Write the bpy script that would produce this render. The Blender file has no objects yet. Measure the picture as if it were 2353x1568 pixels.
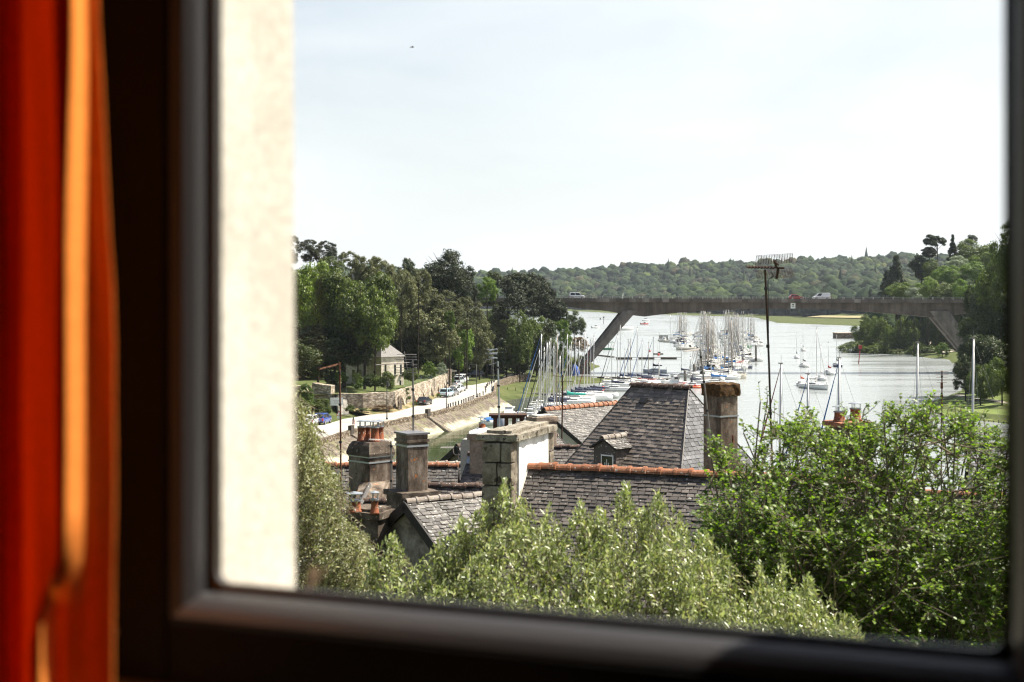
import bpy, bmesh, math, random
import numpy as np
from mathutils import Vector, Matrix, noise as mnoise
R = math.radians
rnd = random.Random(7)
C = bpy.context.scene.collection
SC = bpy.context.scene
WZ = .7                         # the tide: level of the water sheet
F = 3268.0; EYE = 22.0          # focal length in photo pixels, eye height over the water
def P(px, py, d):               # a sight line of the photograph followed for d metres
    return Vector(((px-1176.5)/F*d, d, EYE-(py-680.0)/F*d))
def G(px, py, z=0.0):           # where that sight line meets the level z
    return P(px, py, (EYE-z)*F/(py-680.0))
K = 0.83086
def conv(ox, oy, s): return lambda x, y: ((ox+x/s)*K, (oy+y/s)*K)
Z1 = conv(800,600,3.1357); Z2 = conv(1400,650,3.1357); Z3 = conv(2100,600,2.851); Z4 = conv(800,1000,3.1354)
Z5 = conv(1250,1050,2.941); Z6 = conv(1950,1000,1.960); R1 = conv(1420,900,6.272); R2 = conv(1780,820,5.809)
R3 = conv(820,940,4.902); R4 = conv(1180,940,6.534); R5 = conv(2130,880,6.271)

# ------------------------------------------------------------------ mesh building
class MB:
    def __init__(s): s.v=[]; s.f=[]; s.m=[]
    def add(s, verts, faces, mi=0):
        b=len(s.v); s.v += [tuple(p) for p in verts]
        s.f += [tuple(i+b for i in f) for f in faces]; s.m += [mi]*len(faces)
    def box(s, c, size, yaw=0, mi=0, taper=1.0):
        hx,hy,hz=[k/2 for k in size]; ca,sa=math.cos(yaw),math.sin(yaw); vs=[]
        for z in (-1,1):
            t = taper if z>0 else 1
            for x,y in ((-1,-1),(1,-1),(1,1),(-1,1)):
                X,Y=x*hx*t,y*hy*t
                vs.append((c[0]+X*ca-Y*sa, c[1]+X*sa+Y*ca, c[2]+z*hz))
        s.add(vs,[(3,2,1,0),(4,5,6,7),(0,1,5,4),(1,2,6,5),(2,3,7,6),(3,0,4,7)],mi)
    def obox(s, o, ex, ey, ez, mi=0):   # corner + three edge vectors
        o,ex,ey,ez=map(Vector,(o,ex,ey,ez)); vs=[]
        for k in (0,1):
            for a,b in ((0,0),(1,0),(1,1),(0,1)): vs.append(o+ex*a+ey*b+ez*k)
        fs=[(3,2,1,0),(4,5,6,7),(0,1,5,4),(1,2,6,5),(2,3,7,6),(3,0,4,7)]
        if ex.cross(ey).dot(ez)<0: fs=[f[::-1] for f in fs]
        s.add(vs,fs,mi)
    def tube(s, pts, r, n=6, mi=0, cap=True):
        pts=[Vector(p) for p in pts]; rs=r if isinstance(r,(list,tuple)) else [r]*len(pts)
        rings=[]; up=None
        for i,p in enumerate(pts):
            t=(pts[min(i+1,len(pts)-1)]-pts[max(i-1,0)]).normalized()
            if up is None: up = Vector((0,0,1)) if abs(t.z)<.9 else Vector((1,0,0))
            a=(up-t*up.dot(t)).normalized(); b=t.cross(a); up=a
            rings.append([p+(a*math.cos(2*math.pi*k/n)+b*math.sin(2*math.pi*k/n))*rs[i] for k in range(n)])
        vs=[q for g in rings for q in g]; fs=[]
        for i in range(len(pts)-1):
            for k in range(n):
                fs.append((i*n+k, i*n+(k+1)%n, (i+1)*n+(k+1)%n, (i+1)*n+k))
        if cap: fs += [tuple(range(n))[::-1], tuple((len(pts)-1)*n+k for k in range(n))]
        s.add(vs,fs,mi)
    def lathe(s, c, prof, n=12, mi=0):   # prof = [(r,z)...]
        vs=[]; fs=[]
        for r,z in prof:
            for k in range(n):
                a=2*math.pi*k/n; vs.append((c[0]+r*math.cos(a), c[1]+r*math.sin(a), c[2]+z))
        for i in range(len(prof)-1):
            for k in range(n): fs.append((i*n+k,i*n+(k+1)%n,(i+1)*n+(k+1)%n,(i+1)*n+k))
        fs += [tuple(range(n))[::-1], tuple((len(prof)-1)*n+k for k in range(n))]
        s.add(vs,fs,mi)
    def prism(s, poly, off, mi=0):       # planar polygon pushed along off
        poly=[Vector(p) for p in poly]; off=Vector(off); n=len(poly)
        nr=sum(((poly[i]-poly[0]).cross(poly[i+1]-poly[0]) for i in range(1,n-1)),Vector())
        if nr.dot(off)>0: poly=poly[::-1]
        vs=poly+[p+off for p in poly]
        fs=[tuple(range(n)),tuple(range(n,2*n))[::-1]]+[(i,i+n,(i+1)%n+n,(i+1)%n) for i in range(n)]
        s.add(vs,fs,mi)
    def loft(s, secs, mi=0, cap=True):
        n=len(secs[0]); vs=[q for g in secs for q in g]; fs=[]
        for i in range(len(secs)-1):
            for k in range(n): fs.append((i*n+k,i*n+(k+1)%n,(i+1)*n+(k+1)%n,(i+1)*n+k))
        if cap: fs += [tuple(range(n))[::-1], tuple((len(secs)-1)*n+k for k in range(n))]
        s.add(vs,fs,mi)
    def build(s, name, mat, parent=None, smooth=False, loc=None):
        me=bpy.data.meshes.new(name); me.from_pydata([tuple(p) for p in s.v],[],s.f)
        mats = mat if isinstance(mat,(list,tuple)) else [mat]
        for m in mats: me.materials.append(m)
        if len(mats)>1: me.polygons.foreach_set('material_index', s.m)
        if smooth: me.polygons.foreach_set('use_smooth',[True]*len(me.polygons))
        me.update()
        return link(name, me, parent, loc)
def link(name, me, parent=None, loc=None):
    o=bpy.data.objects.new(name, me); C.objects.link(o)
    if loc is not None: o.location=loc
    if parent is not None: o.parent=parent
    return o
def fixn(o):
    bm=bmesh.new(); bm.from_mesh(o.data); bmesh.ops.recalc_face_normals(bm, faces=bm.faces); bm.to_mesh(o.data); bm.free(); return o
def bev(o, w=.01, seg=2):
    m=o.modifiers.new('bevel','BEVEL'); m.width=w; m.segments=seg; m.limit_method='ANGLE'; return o
def tag(o, label=None, cat=None, group=None, kind=None):
    if label: o['label']=label
    if cat: o['category']=cat
    if group: o['group']=group
    if kind: o['kind']=kind
    return o
def thing(name, label, cat, loc=(0,0,0), rz=0, group=None):
    o=bpy.data.objects.new(name,None); C.objects.link(o); o.location=loc; o.rotation_euler=(0,0,rz); o.empty_display_size=.2
    return tag(o,label,cat,group)
KIDS={}
def copy_tree(o, parent=None):
    c=o.copy(); C.objects.link(c)
    if parent is not None: c.parent=parent
    for ch in list(o.children): copy_tree(ch,c)
    return c
def np_mesh(name, verts, faces, mat, parent=None, smooth=False):
    me=mesh_np(name,verts,faces,mat,smooth); return link(name,me,parent)
def mesh_np(name, verts, faces, mat, smooth=False):
    verts=np.asarray(verts,np.float32); faces=np.asarray(faces,np.int32); k=faces.shape[1]
    me=bpy.data.meshes.new(name); me.vertices.add(len(verts)); me.vertices.foreach_set('co',verts.ravel())
    me.loops.add(faces.size); me.loops.foreach_set('vertex_index',faces.ravel())
    me.polygons.add(len(faces)); me.polygons.foreach_set('loop_start',np.arange(len(faces),dtype=np.int32)*k)
    me.polygons.foreach_set('loop_total',np.full(len(faces),k,np.int32))
    if smooth: me.polygons.foreach_set('use_smooth',np.ones(len(faces),bool))
    me.update(calc_edges=True); me.validate()
    if mat: me.materials.append(mat)
    return me

# ------------------------------------------------------------------ materials
class NT:
    def __init__(s,name):
        s.m=bpy.data.materials.new(name); s.m.use_nodes=True; s.t=s.m.node_tree; s.t.nodes.clear()
        s.out=s.n('ShaderNodeOutputMaterial')
    def n(s,ty,**kw):
        nd=s.t.nodes.new(ty)
        for k,v in kw.items(): setattr(nd,k,v)
        return nd
    def l(s,a,b): s.t.links.new(a,b)
    def coord(s,obj=False):
        if obj:
            return s.n('ShaderNodeTexCoord').outputs['Object']
        return s.n('ShaderNodeNewGeometry').outputs['Position']
    def noise(s,scale,detail=4,rough=.6,vec=None,stretch=None):
        v=vec or s.coord()
        if stretch:
            mp=s.n('ShaderNodeMapping'); s.l(v,mp.inputs[0]); mp.inputs['Scale'].default_value=stretch; v=mp.outputs[0]
        nd=s.n('ShaderNodeTexNoise'); nd.inputs['Scale'].default_value=scale; nd.inputs['Detail'].default_value=detail; nd.inputs['Roughness'].default_value=rough
        s.l(v,nd.inputs['Vector']); return nd.outputs['Fac']
    def ramp(s,fac,stops,interp='LINEAR'):
        nd=s.n('ShaderNodeValToRGB'); s.l(fac,nd.inputs[0]); cr=nd.color_ramp; cr.interpolation=interp
        while len(cr.elements)<len(stops): cr.elements.new(.5)
        for e,(p,c) in zip(cr.elements,stops):
            e.position=p; e.color=(c,c,c,1) if isinstance(c,(int,float)) else (*c,1)
        return nd.outputs[0]
    def mix(s,a,b,fac,mode='MIX'):
        nd=s.n('ShaderNodeMix',data_type='RGBA',blend_type=mode)
        for sock,val in ((nd.inputs[0],fac),(nd.inputs[6],a),(nd.inputs[7],b)):
            if isinstance(val,(int,float)): sock.default_value=val if sock.type=='VALUE' else (val,val,val,1)
            elif isinstance(val,tuple): sock.default_value=(*val,1)
            else: s.l(val,sock)
        return nd.outputs[2]
    def island(s): return s.n('ShaderNodeNewGeometry').outputs['Random Per Island']
    def bump(s,h,strength=.4,dist=.02):
        nd=s.n('ShaderNodeBump'); nd.inputs['Strength'].default_value=strength; nd.inputs['Distance'].default_value=dist; s.l(h,nd.inputs['Height']); return nd.outputs[0]
    def pbsdf(s,col,rough=.8,metal=0,spec=.5,normal=None,**kw):
        b=s.n('ShaderNodeBsdfPrincipled')
        for sock,val in ((b.inputs['Base Color'],col),(b.inputs['Roughness'],rough)):
            if isinstance(val,tuple): sock.default_value=(*val,1)
            elif isinstance(val,(int,float)): sock.default_value=val
            else: s.l(val,sock)
        b.inputs['Metallic'].default_value=metal; b.inputs['Specular IOR Level'].default_value=spec
        if normal is not None: s.l(normal,b.inputs['Normal'])
        for k,v in kw.items(): b.inputs[k].default_value=v
        return b.outputs[0]
    def done(s,sh): s.l(sh,s.out.inputs['Surface']); return s.m
def plain(name,col,rough=.6,metal=0,spec=.5,var=.12,scale=3,bump=0,coat=0):
    t=NT(name); n=t.noise(scale,5)
    k=t.ramp(n,[(.25,1-var*1.6),(.75,1+var)])
    c=t.mix(col,k,1.0,'MULTIPLY')
    nm=t.bump(t.noise(scale*6,4),.4,bump) if bump else None
    return t.done(t.pbsdf(c,rough,metal,spec,nm,**({'Coat Weight':coat} if coat else {})))
def patchy(name,stops,scale=1.5,rough=.9,bump=.01,fine=14,spec=.2,stretch=None,lichen=None):
    t=NT(name); n=t.noise(scale,7,.68,stretch=stretch); c=t.ramp(n,stops)
    f=t.noise(fine,5,.7); c=t.mix(c,t.ramp(f,[(.25,.7),(.75,1.25)]),1.0,'MULTIPLY')
    if lichen:
        ln=t.noise(lichen[1],3,.6); c=t.mix(c,lichen[0],t.ramp(ln,[(lichen[2],0),(lichen[2]+.05,1)]))
    return t.done(t.pbsdf(c,rough,0,spec,t.bump(f,.7,bump)))
M={}
def slate(name,dark,light,spot=.66,rough=.55,moss=None):
    t=NT(name); i=t.island()
    c=t.ramp(i,[(0,dark),(.5,tuple((a+b)/2 for a,b in zip(dark,light))),(.85,light),(1,tuple(min(1,k*1.35) for k in light))])
    c=t.mix(c,t.ramp(t.noise(2.2,5),[(.3,.72),(.7,1.25)]),1.0,'MULTIPLY')
    c=t.mix(c,(.42,.42,.38),t.ramp(t.noise(11,3,.55),[(spot,0),(spot+.04,.85)]))
    if moss: c=t.mix(c,moss,t.ramp(t.noise(1.1,5,.7),[(.55,0),(.68,.55)]))
    return t.done(t.pbsdf(c,rough,0,.5,t.bump(t.noise(30,4),.4,.004)))
M['slate']=slate('slate_brown',(.050,.042,.037),(.105,.087,.076))
M['slate_tall_lifted']=slate('slate_tall_lifted',(.095,.078,.064),(.185,.152,.126),.68)  # lightened and warmed to make up for the little sun on this face
M['slate_lichen']=slate('slate_lichened',(.055,.049,.045),(.145,.130,.118),.61,.65)
M['slate_dark']=slate('slate_dark',(.032,.028,.027),(.085,.073,.066),.64,.6,(.06,.045,.02))
M['slate_smooth']=slate('slate_smooth',(.07,.068,.07),(.15,.145,.15),.68,.42)
def tile_mat(name,a,b,dirt):
    t=NT(name); c=t.ramp(t.island(),[(0,a),(1,b)])
    c=t.mix(c,dirt,t.ramp(t.noise(5,6,.7),[(.45,0),(.66,.75)]))
    c=t.mix(c,(.5,.5,.45),t.ramp(t.noise(14,3,.6),[(.62,0),(.66,.8)]))
    return t.done(t.pbsdf(c,.75,0,.3,t.bump(t.noise(25,4),.4,.006)))
M['tile_orange']=tile_mat('terracotta_orange',(.23,.085,.040),(.36,.155,.08),(.075,.038,.025))
M['tile_brown']=tile_mat('ridge_tile_brown',(.065,.04,.031),(.12,.075,.056),(.06,.04,.03))
M['tile_grey']=tile_mat('ridge_tile_grey',(.20,.16,.13),(.32,.28,.24),(.10,.08,.07))
M['pot']=tile_mat('chimney_pot_clay',(.21,.06,.024),(.28,.09,.038),(.08,.03,.017))
M['granite']=patchy('granite',[(.30,(.06,.047,.035)),(.47,(.17,.14,.105)),(.62,(.28,.24,.185)),(.8,(.40,.36,.29))],2.4,.9,.02,22,.2,None,((.07,.055,.04),3.2,.60))
M['granite_cap']=patchy('granite_cap',[(.3,(.07,.056,.04)),(.5,(.24,.21,.165)),(.7,(.45,.42,.35))],5,.9,.03,18,.2,None,((.06,.05,.035),5,.58))
M['mortar']=patchy('mortar',[(.3,(.10,.08,.06)),(.7,(.22,.18,.14))],3)
M['limewash']=patchy('limewash',[(.30,(.40,.36,.30)),(.40,(.68,.66,.62)),(.55,(.82,.81,.79)),(.7,(.86,.86,.85))],2.6,.9,.012,20,.2,(1,1,.4))
M['stucco']=patchy('stained_stucco',[(.32,(.035,.026,.02)),(.46,(.10,.075,.057)),(.58,(.20,.16,.125)),(.75,(.36,.30,.25))],2.4,.95,.012,18,.15,(1,1,.45),((.38,.13,.03),6.5,.655))
M['stucco_dark']=patchy('blackened_stucco',[(.30,(.03,.025,.02)),(.5,(.085,.065,.05)),(.7,(.19,.155,.125))],2.8,.95,.02,16,.15,None,((.33,.30,.24),8,.66))
M['stucco_grey']=patchy('grey_stucco',[(.36,(.11,.092,.075)),(.5,(.24,.21,.175)),(.68,(.38,.35,.30))],1.5,.95,.01,14,.15,(1,1,1.6))
M['stucco_pale']=patchy('pale_render',[(.3,(.42,.39,.34)),(.6,(.55,.51,.45))],1.1,.95,.006,14)
M['moss']=patchy('dry_moss',[(.35,(.03,.018,.009)),(.55,(.085,.045,.018)),(.7,(.17,.10,.035))],9,1,.05,30)
M['brick']=patchy('rough_brick',[(.3,(.17,.12,.09)),(.6,(.33,.26,.2)),(.75,(.42,.36,.29))],3,.95,.02,14)
M['zinc']=plain('zinc',(.36,.38,.40),.42,.6,.5,.1,6)
M['steel_dark']=plain('weathered_steel',(.22,.2,.19),.5,.5)
M['rust']=patchy('rusty_iron',[(.35,(.06,.025,.015)),(.6,(.16,.07,.04))],9,.85,.004,30)
M['rust_dark']=patchy('dark_rusty_iron',[(.35,(.03,.02,.015)),(.6,(.085,.045,.03))],9,.85,.004,30)
M['black']=plain('black_paint',(.018,.017,.016),.55,0,.4)
M['verge']=plain('verge_board_black',(.03,.026,.024),.7,0,.3,.3,8,.004)
M['glass_dark']=plain('dark_glass',(.02,.023,.026),.06,0,.6,.05)
M['white_paint']=plain('white_paint',(.78,.78,.76),.45,0,.4,.05)
M['curtain_lace']=plain('lace',(.6,.6,.58),.9)
M['wood_grey']=patchy('weathered_wood',[(.3,(.10,.09,.08)),(.7,(.24,.22,.20))],3,.9,.004,22,.2,(1,1,6))
M['wood_dark']=patchy('dark_wood',[(.3,(.035,.03,.025)),(.7,(.10,.085,.07))],3,.9,.004,22)
M['concrete']=patchy('pale_concrete',[(.3,(.34,.32,.28)),(.6,(.48,.45,.40))],.8,.95,.01,9)
# writing-free plates and paints
for nm,c in dict(red=(.45,.03,.025),blue=(.02,.06,.28),white=(.74,.74,.73),silver=(.42,.45,.48),black=(.02,.02,.023),ltblue=(.42,.56,.64),grey=(.16,.17,.19),dkred=(.36,.02,.02)).items():
    M['car_'+nm]=plain('car_paint_'+nm,c,.28,.0,.5,.03,2,0,.6)
M['tyre']=plain('tyre_rubber',(.02,.02,.02),.85); M['rim']=plain('rim_alloy',(.45,.45,.46),.35,.8)
M['lamp_red']=plain('tail_lamp_red',(.45,.02,.015),.2); M['lamp_clear']=plain('lamp_clear',(.7,.7,.68),.15)
M['plate']=plain('number_plate',(.75,.75,.7),.5)
M['gel_white']=plain('gelcoat_white',(.76,.76,.74),.3,0,.5,.05,1.2); M['gel_navy']=plain('gelcoat_navy',(.02,.03,.07),.3); M['gel_cream']=plain('gelcoat_cream',(.62,.57,.47),.4)
M['gel_green']=plain('hull_green',(.06,.2,.09),.5); M['gel_red']=plain('hull_red',(.42,.04,.03),.4); M['gel_grey']=plain('hull_grey',(.32,.31,.29),.5)
M['alu_dull']=plain('mast_alloy_dull',(.26,.245,.23),.5)
M['alu']=plain('mast_alloy',(.50,.49,.48),.42,.35,.5,.05); M['alu_warm']=plain('mast_varnish',(.30,.24,.19),.5)
M['cov_blue']=plain('cover_blue',(.02,.12,.34),.85); M['cov_navy']=plain('cover_navy',(.015,.02,.05),.85); M['cov_teal']=plain('cover_teal',(.02,.32,.26),.85)
M['cov_white']=plain('cover_white',(.66,.64,.6),.85); M['cov_black']=plain('cover_black',(.015,.015,.016),.85); M['cov_red']=plain('cover_red',(.36,.03,.03),.85); M['orange']=plain('inflatable_orange',(.65,.13,.05),.5)
M['deck']=plain('deck_grey',(.55,.53,.49),.7,0,.3,.1,4)
M['wire']=plain('rigging_wire',(.35,.35,.36),.5,.5); M['rope_blue']=plain('furled_blue',(.02,.10,.30),.8); M['rope_white']=plain('furled_white',(.62,.61,.58),.8); M['rope_black']=plain('furled_black',(.02,.02,.025),.8); M['rope_red']=plain('furled_red',(.18,.025,.02),.8)
M['sign_blue']=plain('sign_blue',(.03,.12,.42),.5); M['sign_red']=plain('sign_red',(.5,.04,.03),.5)
M['post_red']=plain('marker_red',(.30,.03,.03),.7)
M['skin']=plain('skin',(.46,.27,.19),.6); M['hair']=plain('hair_dark',(.018,.012,.01),.6); M['dress']=plain('dress_pale',(.40,.28,.26),.9,0,.2,.2,14)
def leafmat(name,cols,trans=.30,rough=.5,objvar=.25,tint=None,spec=.35):
    t=NT(name); i=t.island(); n=len(cols)
    c=t.ramp(i,[(k/(n-1),cc) for k,cc in enumerate(cols)])
    ob=t.n('ShaderNodeObjectInfo').outputs['Random']
    c=t.mix(c,t.ramp(ob,[(0,1-objvar),(1,1+objvar)]),1.0,'MULTIPLY')
    p=t.pbsdf(c,rough,0,spec); tr=t.n('ShaderNodeBsdfTranslucent')
    t.l(t.mix(c,tint or (1.25,1.5,.55),1.0,'MULTIPLY'),tr.inputs['Color'])
    ms=t.n('ShaderNodeMixShader'); ms.inputs[0].default_value=trans; t.l(p,ms.inputs[1]); t.l(tr.outputs[0],ms.inputs[2])
    return t.done(ms.outputs[0])
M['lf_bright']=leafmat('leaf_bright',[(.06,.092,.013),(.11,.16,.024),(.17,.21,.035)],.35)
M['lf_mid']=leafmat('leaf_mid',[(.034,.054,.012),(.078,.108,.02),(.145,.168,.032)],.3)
M['lf_olive']=leafmat('leaf_olive',[(.05,.056,.023),(.10,.108,.044),(.17,.172,.074)],.25,.6,.2,(1.1,1.15,.7))
M['lf_pine']=leafmat('needle_dark',[(.014,.024,.010),(.03,.042,.016),(.055,.062,.026)],.15,.6,.2,(1.1,1.2,.7))
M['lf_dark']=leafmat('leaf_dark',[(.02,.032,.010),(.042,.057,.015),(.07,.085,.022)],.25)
M['lf_vivid']=leafmat('leaf_vivid',[(.05,.085,.013),(.085,.135,.02),(.13,.18,.032)],.4)
M['lf_silver']=leafmat('leaf_silver',[(.12,.15,.11),(.22,.25,.19),(.3,.33,.26)],.25)
M['lf_rust']=leafmat('leaf_rust',[(.10,.06,.035),(.16,.10,.06),(.2,.14,.09)],.25)
M['bark']=patchy('bark',[(.3,(.02,.016,.012)),(.7,(.06,.048,.036))],4,.95,.02,16,.1,(1,1,.3))
M['twig']=patchy('twig_bark',[(.3,(.07,.05,.035)),(.7,(.20,.16,.12))],20,.9,.002,60)
# ------------------------------------------------------------------ camera, sky, sun
cam=bpy.data.cameras.new('camera'); co=bpy.data.objects.new('camera',cam); C.objects.link(co); SC.camera=co
co.location=(0,0,EYE); co.rotation_euler=(R(90),0,0)
cam.lens=50; cam.sensor_width=36; cam.sensor_fit='HORIZONTAL'; cam.shift_y=-104/2353
cam.clip_start=.05; cam.clip_end=20000
cam.dof.use_dof=True; cam.dof.focus_distance=55; cam.dof.aperture_fstop=2.6; cam.dof.aperture_blades=9
SUN_EL, SUN_AZ = R(57), R(76)      # azimuth measured to the right of the view direction
SC.view_settings.view_transform='Standard'; SC.view_settings.look='None'; SC.view_settings.exposure=1.15; SC.view_settings.gamma=1
SC.view_settings.use_curve_mapping=False
w=bpy.data.worlds.new('World'); SC.world=w; w.use_nodes=True; nt=w.node_tree; nt.nodes.clear()
N=nt.nodes.new; L=nt.links.new
sky=N('ShaderNodeTexSky'); sky.sky_type='NISHITA'; sky.sun_disc=False; sky.sun_elevation=SUN_EL; sky.sun_rotation=SUN_AZ
sky.air_density=1.0; sky.dust_density=3.0; sky.ozone_density=1.2; sky.altitude=20
tc=N('ShaderNodeTexCoord'); mp=N('ShaderNodeMapping'); mp.inputs['Scale'].default_value=(1.2,1.2,4.0); L(tc.outputs['Generated'],mp.inputs[0])
nz=N('ShaderNodeTexNoise'); nz.inputs['Scale'].default_value=2.2; nz.inputs['Detail'].default_value=7; nz.inputs['Roughness'].default_value=.55; nz.inputs['Distortion'].default_value=.4; L(mp.outputs[0],nz.inputs['Vector'])
# a bright veil of thin cloud, densest low on the sun side, thinner left, cleared overhead to cut fill light
def mth(op,a,b=None,c=None):
    nd=N('ShaderNodeMath'); nd.operation=op
    for i,x in enumerate((a,b,c)):
        if x is None: continue
        if isinstance(x,(int,float)): nd.inputs[i].default_value=x
        else: L(x,nd.inputs[i])
    return nd.outputs[0]
vd=N('ShaderNodeVectorMath'); vd.operation='DOT_PRODUCT'; L(tc.outputs['Generated'],vd.inputs[0]); vd.inputs[1].default_value=(math.sin(SUN_AZ)*.95,math.cos(SUN_AZ)*.95,.31)
sx=N('ShaderNodeSeparateXYZ'); L(tc.outputs['Generated'],sx.inputs[0])
hz=mth('MAXIMUM',mth('SUBTRACT',.50,mth('MULTIPLY',sx.outputs[2],3.2)),0.0)
hi=mth('MULTIPLY',mth('MAXIMUM',mth('SUBTRACT',sx.outputs[2],.24),0.0),-3.2)
fac=mth('ADD',mth('ADD',mth('MULTIPLY',vd.outputs['Value'],.62),mth('MULTIPLY',nz.outputs['Fac'],1.05)),mth('ADD',mth('ADD',hz,hi),-.05))
fac=mth('MINIMUM',mth('MAXIMUM',fac,.05),.97)
mx=N('ShaderNodeMix'); mx.data_type='RGBA'; L(fac,mx.inputs[0]); L(sky.outputs[0],mx.inputs[6]); mx.inputs[7].default_value=(6.75,6.9,7.05,1)
bg=N('ShaderNodeBackground'); bg.inputs['Strength'].default_value=.066; L(mx.outputs[2],bg.inputs['Color'])
ow=N('ShaderNodeOutputWorld'); L(bg.outputs[0],ow.inputs['Surface'])
sl=bpy.data.lights.new('sun','SUN'); sl.energy=5.0; sl.angle=R(.5); sl.color=(1,.93,.83)
so=bpy.data.objects.new('sun',sl); C.objects.link(so)
SDIR=Vector((math.cos(SUN_EL)*math.sin(SUN_AZ), math.cos(SUN_EL)*math.cos(SUN_AZ), math.sin(SUN_EL)))
so.rotation_euler=SDIR.to_track_quat('Z','Y').to_euler(); so.location=(0,0,200)
SC.cycles.max_bounces=7; SC.cycles.diffuse_bounces=3; SC.cycles.glossy_bounces=3; SC.cycles.transmission_bounces=4; SC.cycles.transparent_max_bounces=8
SC.cycles.caustics_reflective=False; SC.cycles.caustics_refractive=False; SC.cycles.sample_clamp_indirect=6
SC.cycles.use_denoising=True
SC.render.film_transparent=False; SC.cycles.film_exposure=1.15; SC.cycles.filter_width=1.2
# ------------------------------------------------------------------ the room and its window
WW=Vector((.930,-.367,0)).normalized(); WN=Vector((.367,.930,0)).normalized(); W0=Vector((-.468,2.23,0))
def W(s,t,z): v=W0+WW*s+WN*t; return Vector((v.x,v.y,z))
GB=21.548; GT=24.1; GW=1.172     # bottom, top and width of the pane
def wbox(mb,s0,s1,t0,t1,z0,z1,mi=0): mb.obox(W(s0,t0,z0),WW*(s1-s0),WN*(t1-t0),(0,0,z1-z0),mi)
m_out=patchy('cream_render',[(.28,(.47,.43,.375)),(.5,(.53,.495,.44)),(.7,(.60,.57,.515))],4,.95,.005,60)
m_in=plain('room_plaster',(.07,.06,.05),.9); m_floor=plain('room_floor',(.05,.035,.025),.6); m_ceil=plain('room_ceiling',(.10,.09,.08),.9)
hw=thing('house_wall','cream rendered outer wall beside the dark window frame','wall',W(0,.15,20.6))
def hadd(name,mb,mat): 
    o=mb.build(name,mat); o.parent=hw; o.matrix_parent_inverse=Matrix.Translation(-hw.location); return o
mb=MB()
q=[W(-.004,.03,20.2),W(-.004,.03,23.6),W(-3,.03,23.6),W(-3,.03,20.2)]
p=[W(-.004,.03,20.2),W(.010,.245,20.2),W(-3,.245,20.2),W(-3,.03,20.2)]; p2=[W(-.004,.03,25),W(-.012,.245,25),W(-3,.245,25),W(-3,.03,25)]
mb.add(p+p2,[(3,2,1,0),(4,5,6,7),(0,1,5,4),(1,2,6,5),(2,3,7,6),(3,0,4,7)])
hadd('reveal',mb,m_out)
mb=MB(); wbox(mb,GW+.03,GW+3,.03,.245,20.2,25); wbox(mb,-.004,GW+.03,.03,.245,GT+.02,25); wbox(mb,.012,GW+.03,.03,.26,20.2,GB-.06); hadd('outer_wall',mb,m_out)
mb=MB(); wbox(mb,-3,-.175,-.06,.028,20.5,24.6); wbox(mb,GW+.175,GW+3,-.06,.028,20.5,24.6); wbox(mb,-.174,GW+.174,-.06,.028,20.5,GB-.15); wbox(mb,-.174,GW+.174,-.06,.028,GT+.17,24.6); hadd('inner_plaster',mb,m_in)
mb=MB(); wbox(mb,-3,-2.9,-4.5,-.062,20.5,24.6); wbox(mb,GW+2.9,GW+3,-4.5,-.062,20.5,24.6); wbox(mb,-3,GW+3,-4.6,-4.502,20.5,24.6); tag(mb.build('room_walls',m_in),kind='structure')
mb=MB(); wbox(mb,-3,GW+3,-4.6,-.062,20.4,20.498); tag(mb.build('floor',m_floor),kind='structure')
mb=MB(); wbox(mb,-3,GW+3,-4.6,.02,24.602,24.7); tag(mb.build('ceiling',m_ceil),kind='structure')
# window: stiles, rails, glazing beads, pane, handle
t=NT('dark_frame_paint'); c=t.mix((.004,.0034,.003),t.ramp(t.noise(5,4),[(.3,.8),(.7,1.2)]),1.0,'MULTIPLY'); m_fr=t.done(t.pbsdf(c,.6,0,.07))
t=NT('bead_paint_highlight'); m_bd=t.done(t.pbsdf((.036,.034,.036),.4,0,.5))  # base raised above the frame's to paint in the highlight along the bead
t=NT('window_glass'); gl=t.n('ShaderNodeBsdfGlossy'); gl.inputs['Roughness'].default_value=.02
trn=t.n('ShaderNodeBsdfTransparent'); trn.inputs[0].default_value=(.97,.98,.97,1); ms=t.n('ShaderNodeMixShader'); ms.inputs[0].default_value=.005; t.l(trn.outputs[0],ms.inputs[1]); t.l(gl.outputs[0],ms.inputs[2]); m_gl=t.done(ms.outputs[0])
win=thing('window','dark brown window frame with rounded beads around a wide pane','window',W(GW/2,0,GB-.14))
def wadd(name,mb,mat,parent=None,b=0,smooth=False):
    o=mb.build(name,mat,smooth=smooth); pr=parent or win; o.parent=pr
    if parent is None: o.matrix_parent_inverse=Matrix.Translation(-win.location)
    if b: bev(o,b,3)
    return o
mb=MB(); wbox(mb,-.174,-.052,-.052,.026,GB-.149,GT+.169); wadd('stile',mb,m_fr,b=.006)
mb=MB(); wbox(mb,GW+.052,GW+.174,-.052,.026,GB-.149,GT+.169); wadd('stile',mb,m_fr,b=.006)
mb=MB(); wbox(mb,-.051,GW+.051,-.052,.026,GB-.149,GB-.050); wadd('rail',mb,m_fr,b=.006)
mb=MB(); wbox(mb,-.051,GW+.051,-.052,.026,GT+.050,GT+.169); wadd('rail',mb,m_fr,b=.006)
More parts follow.
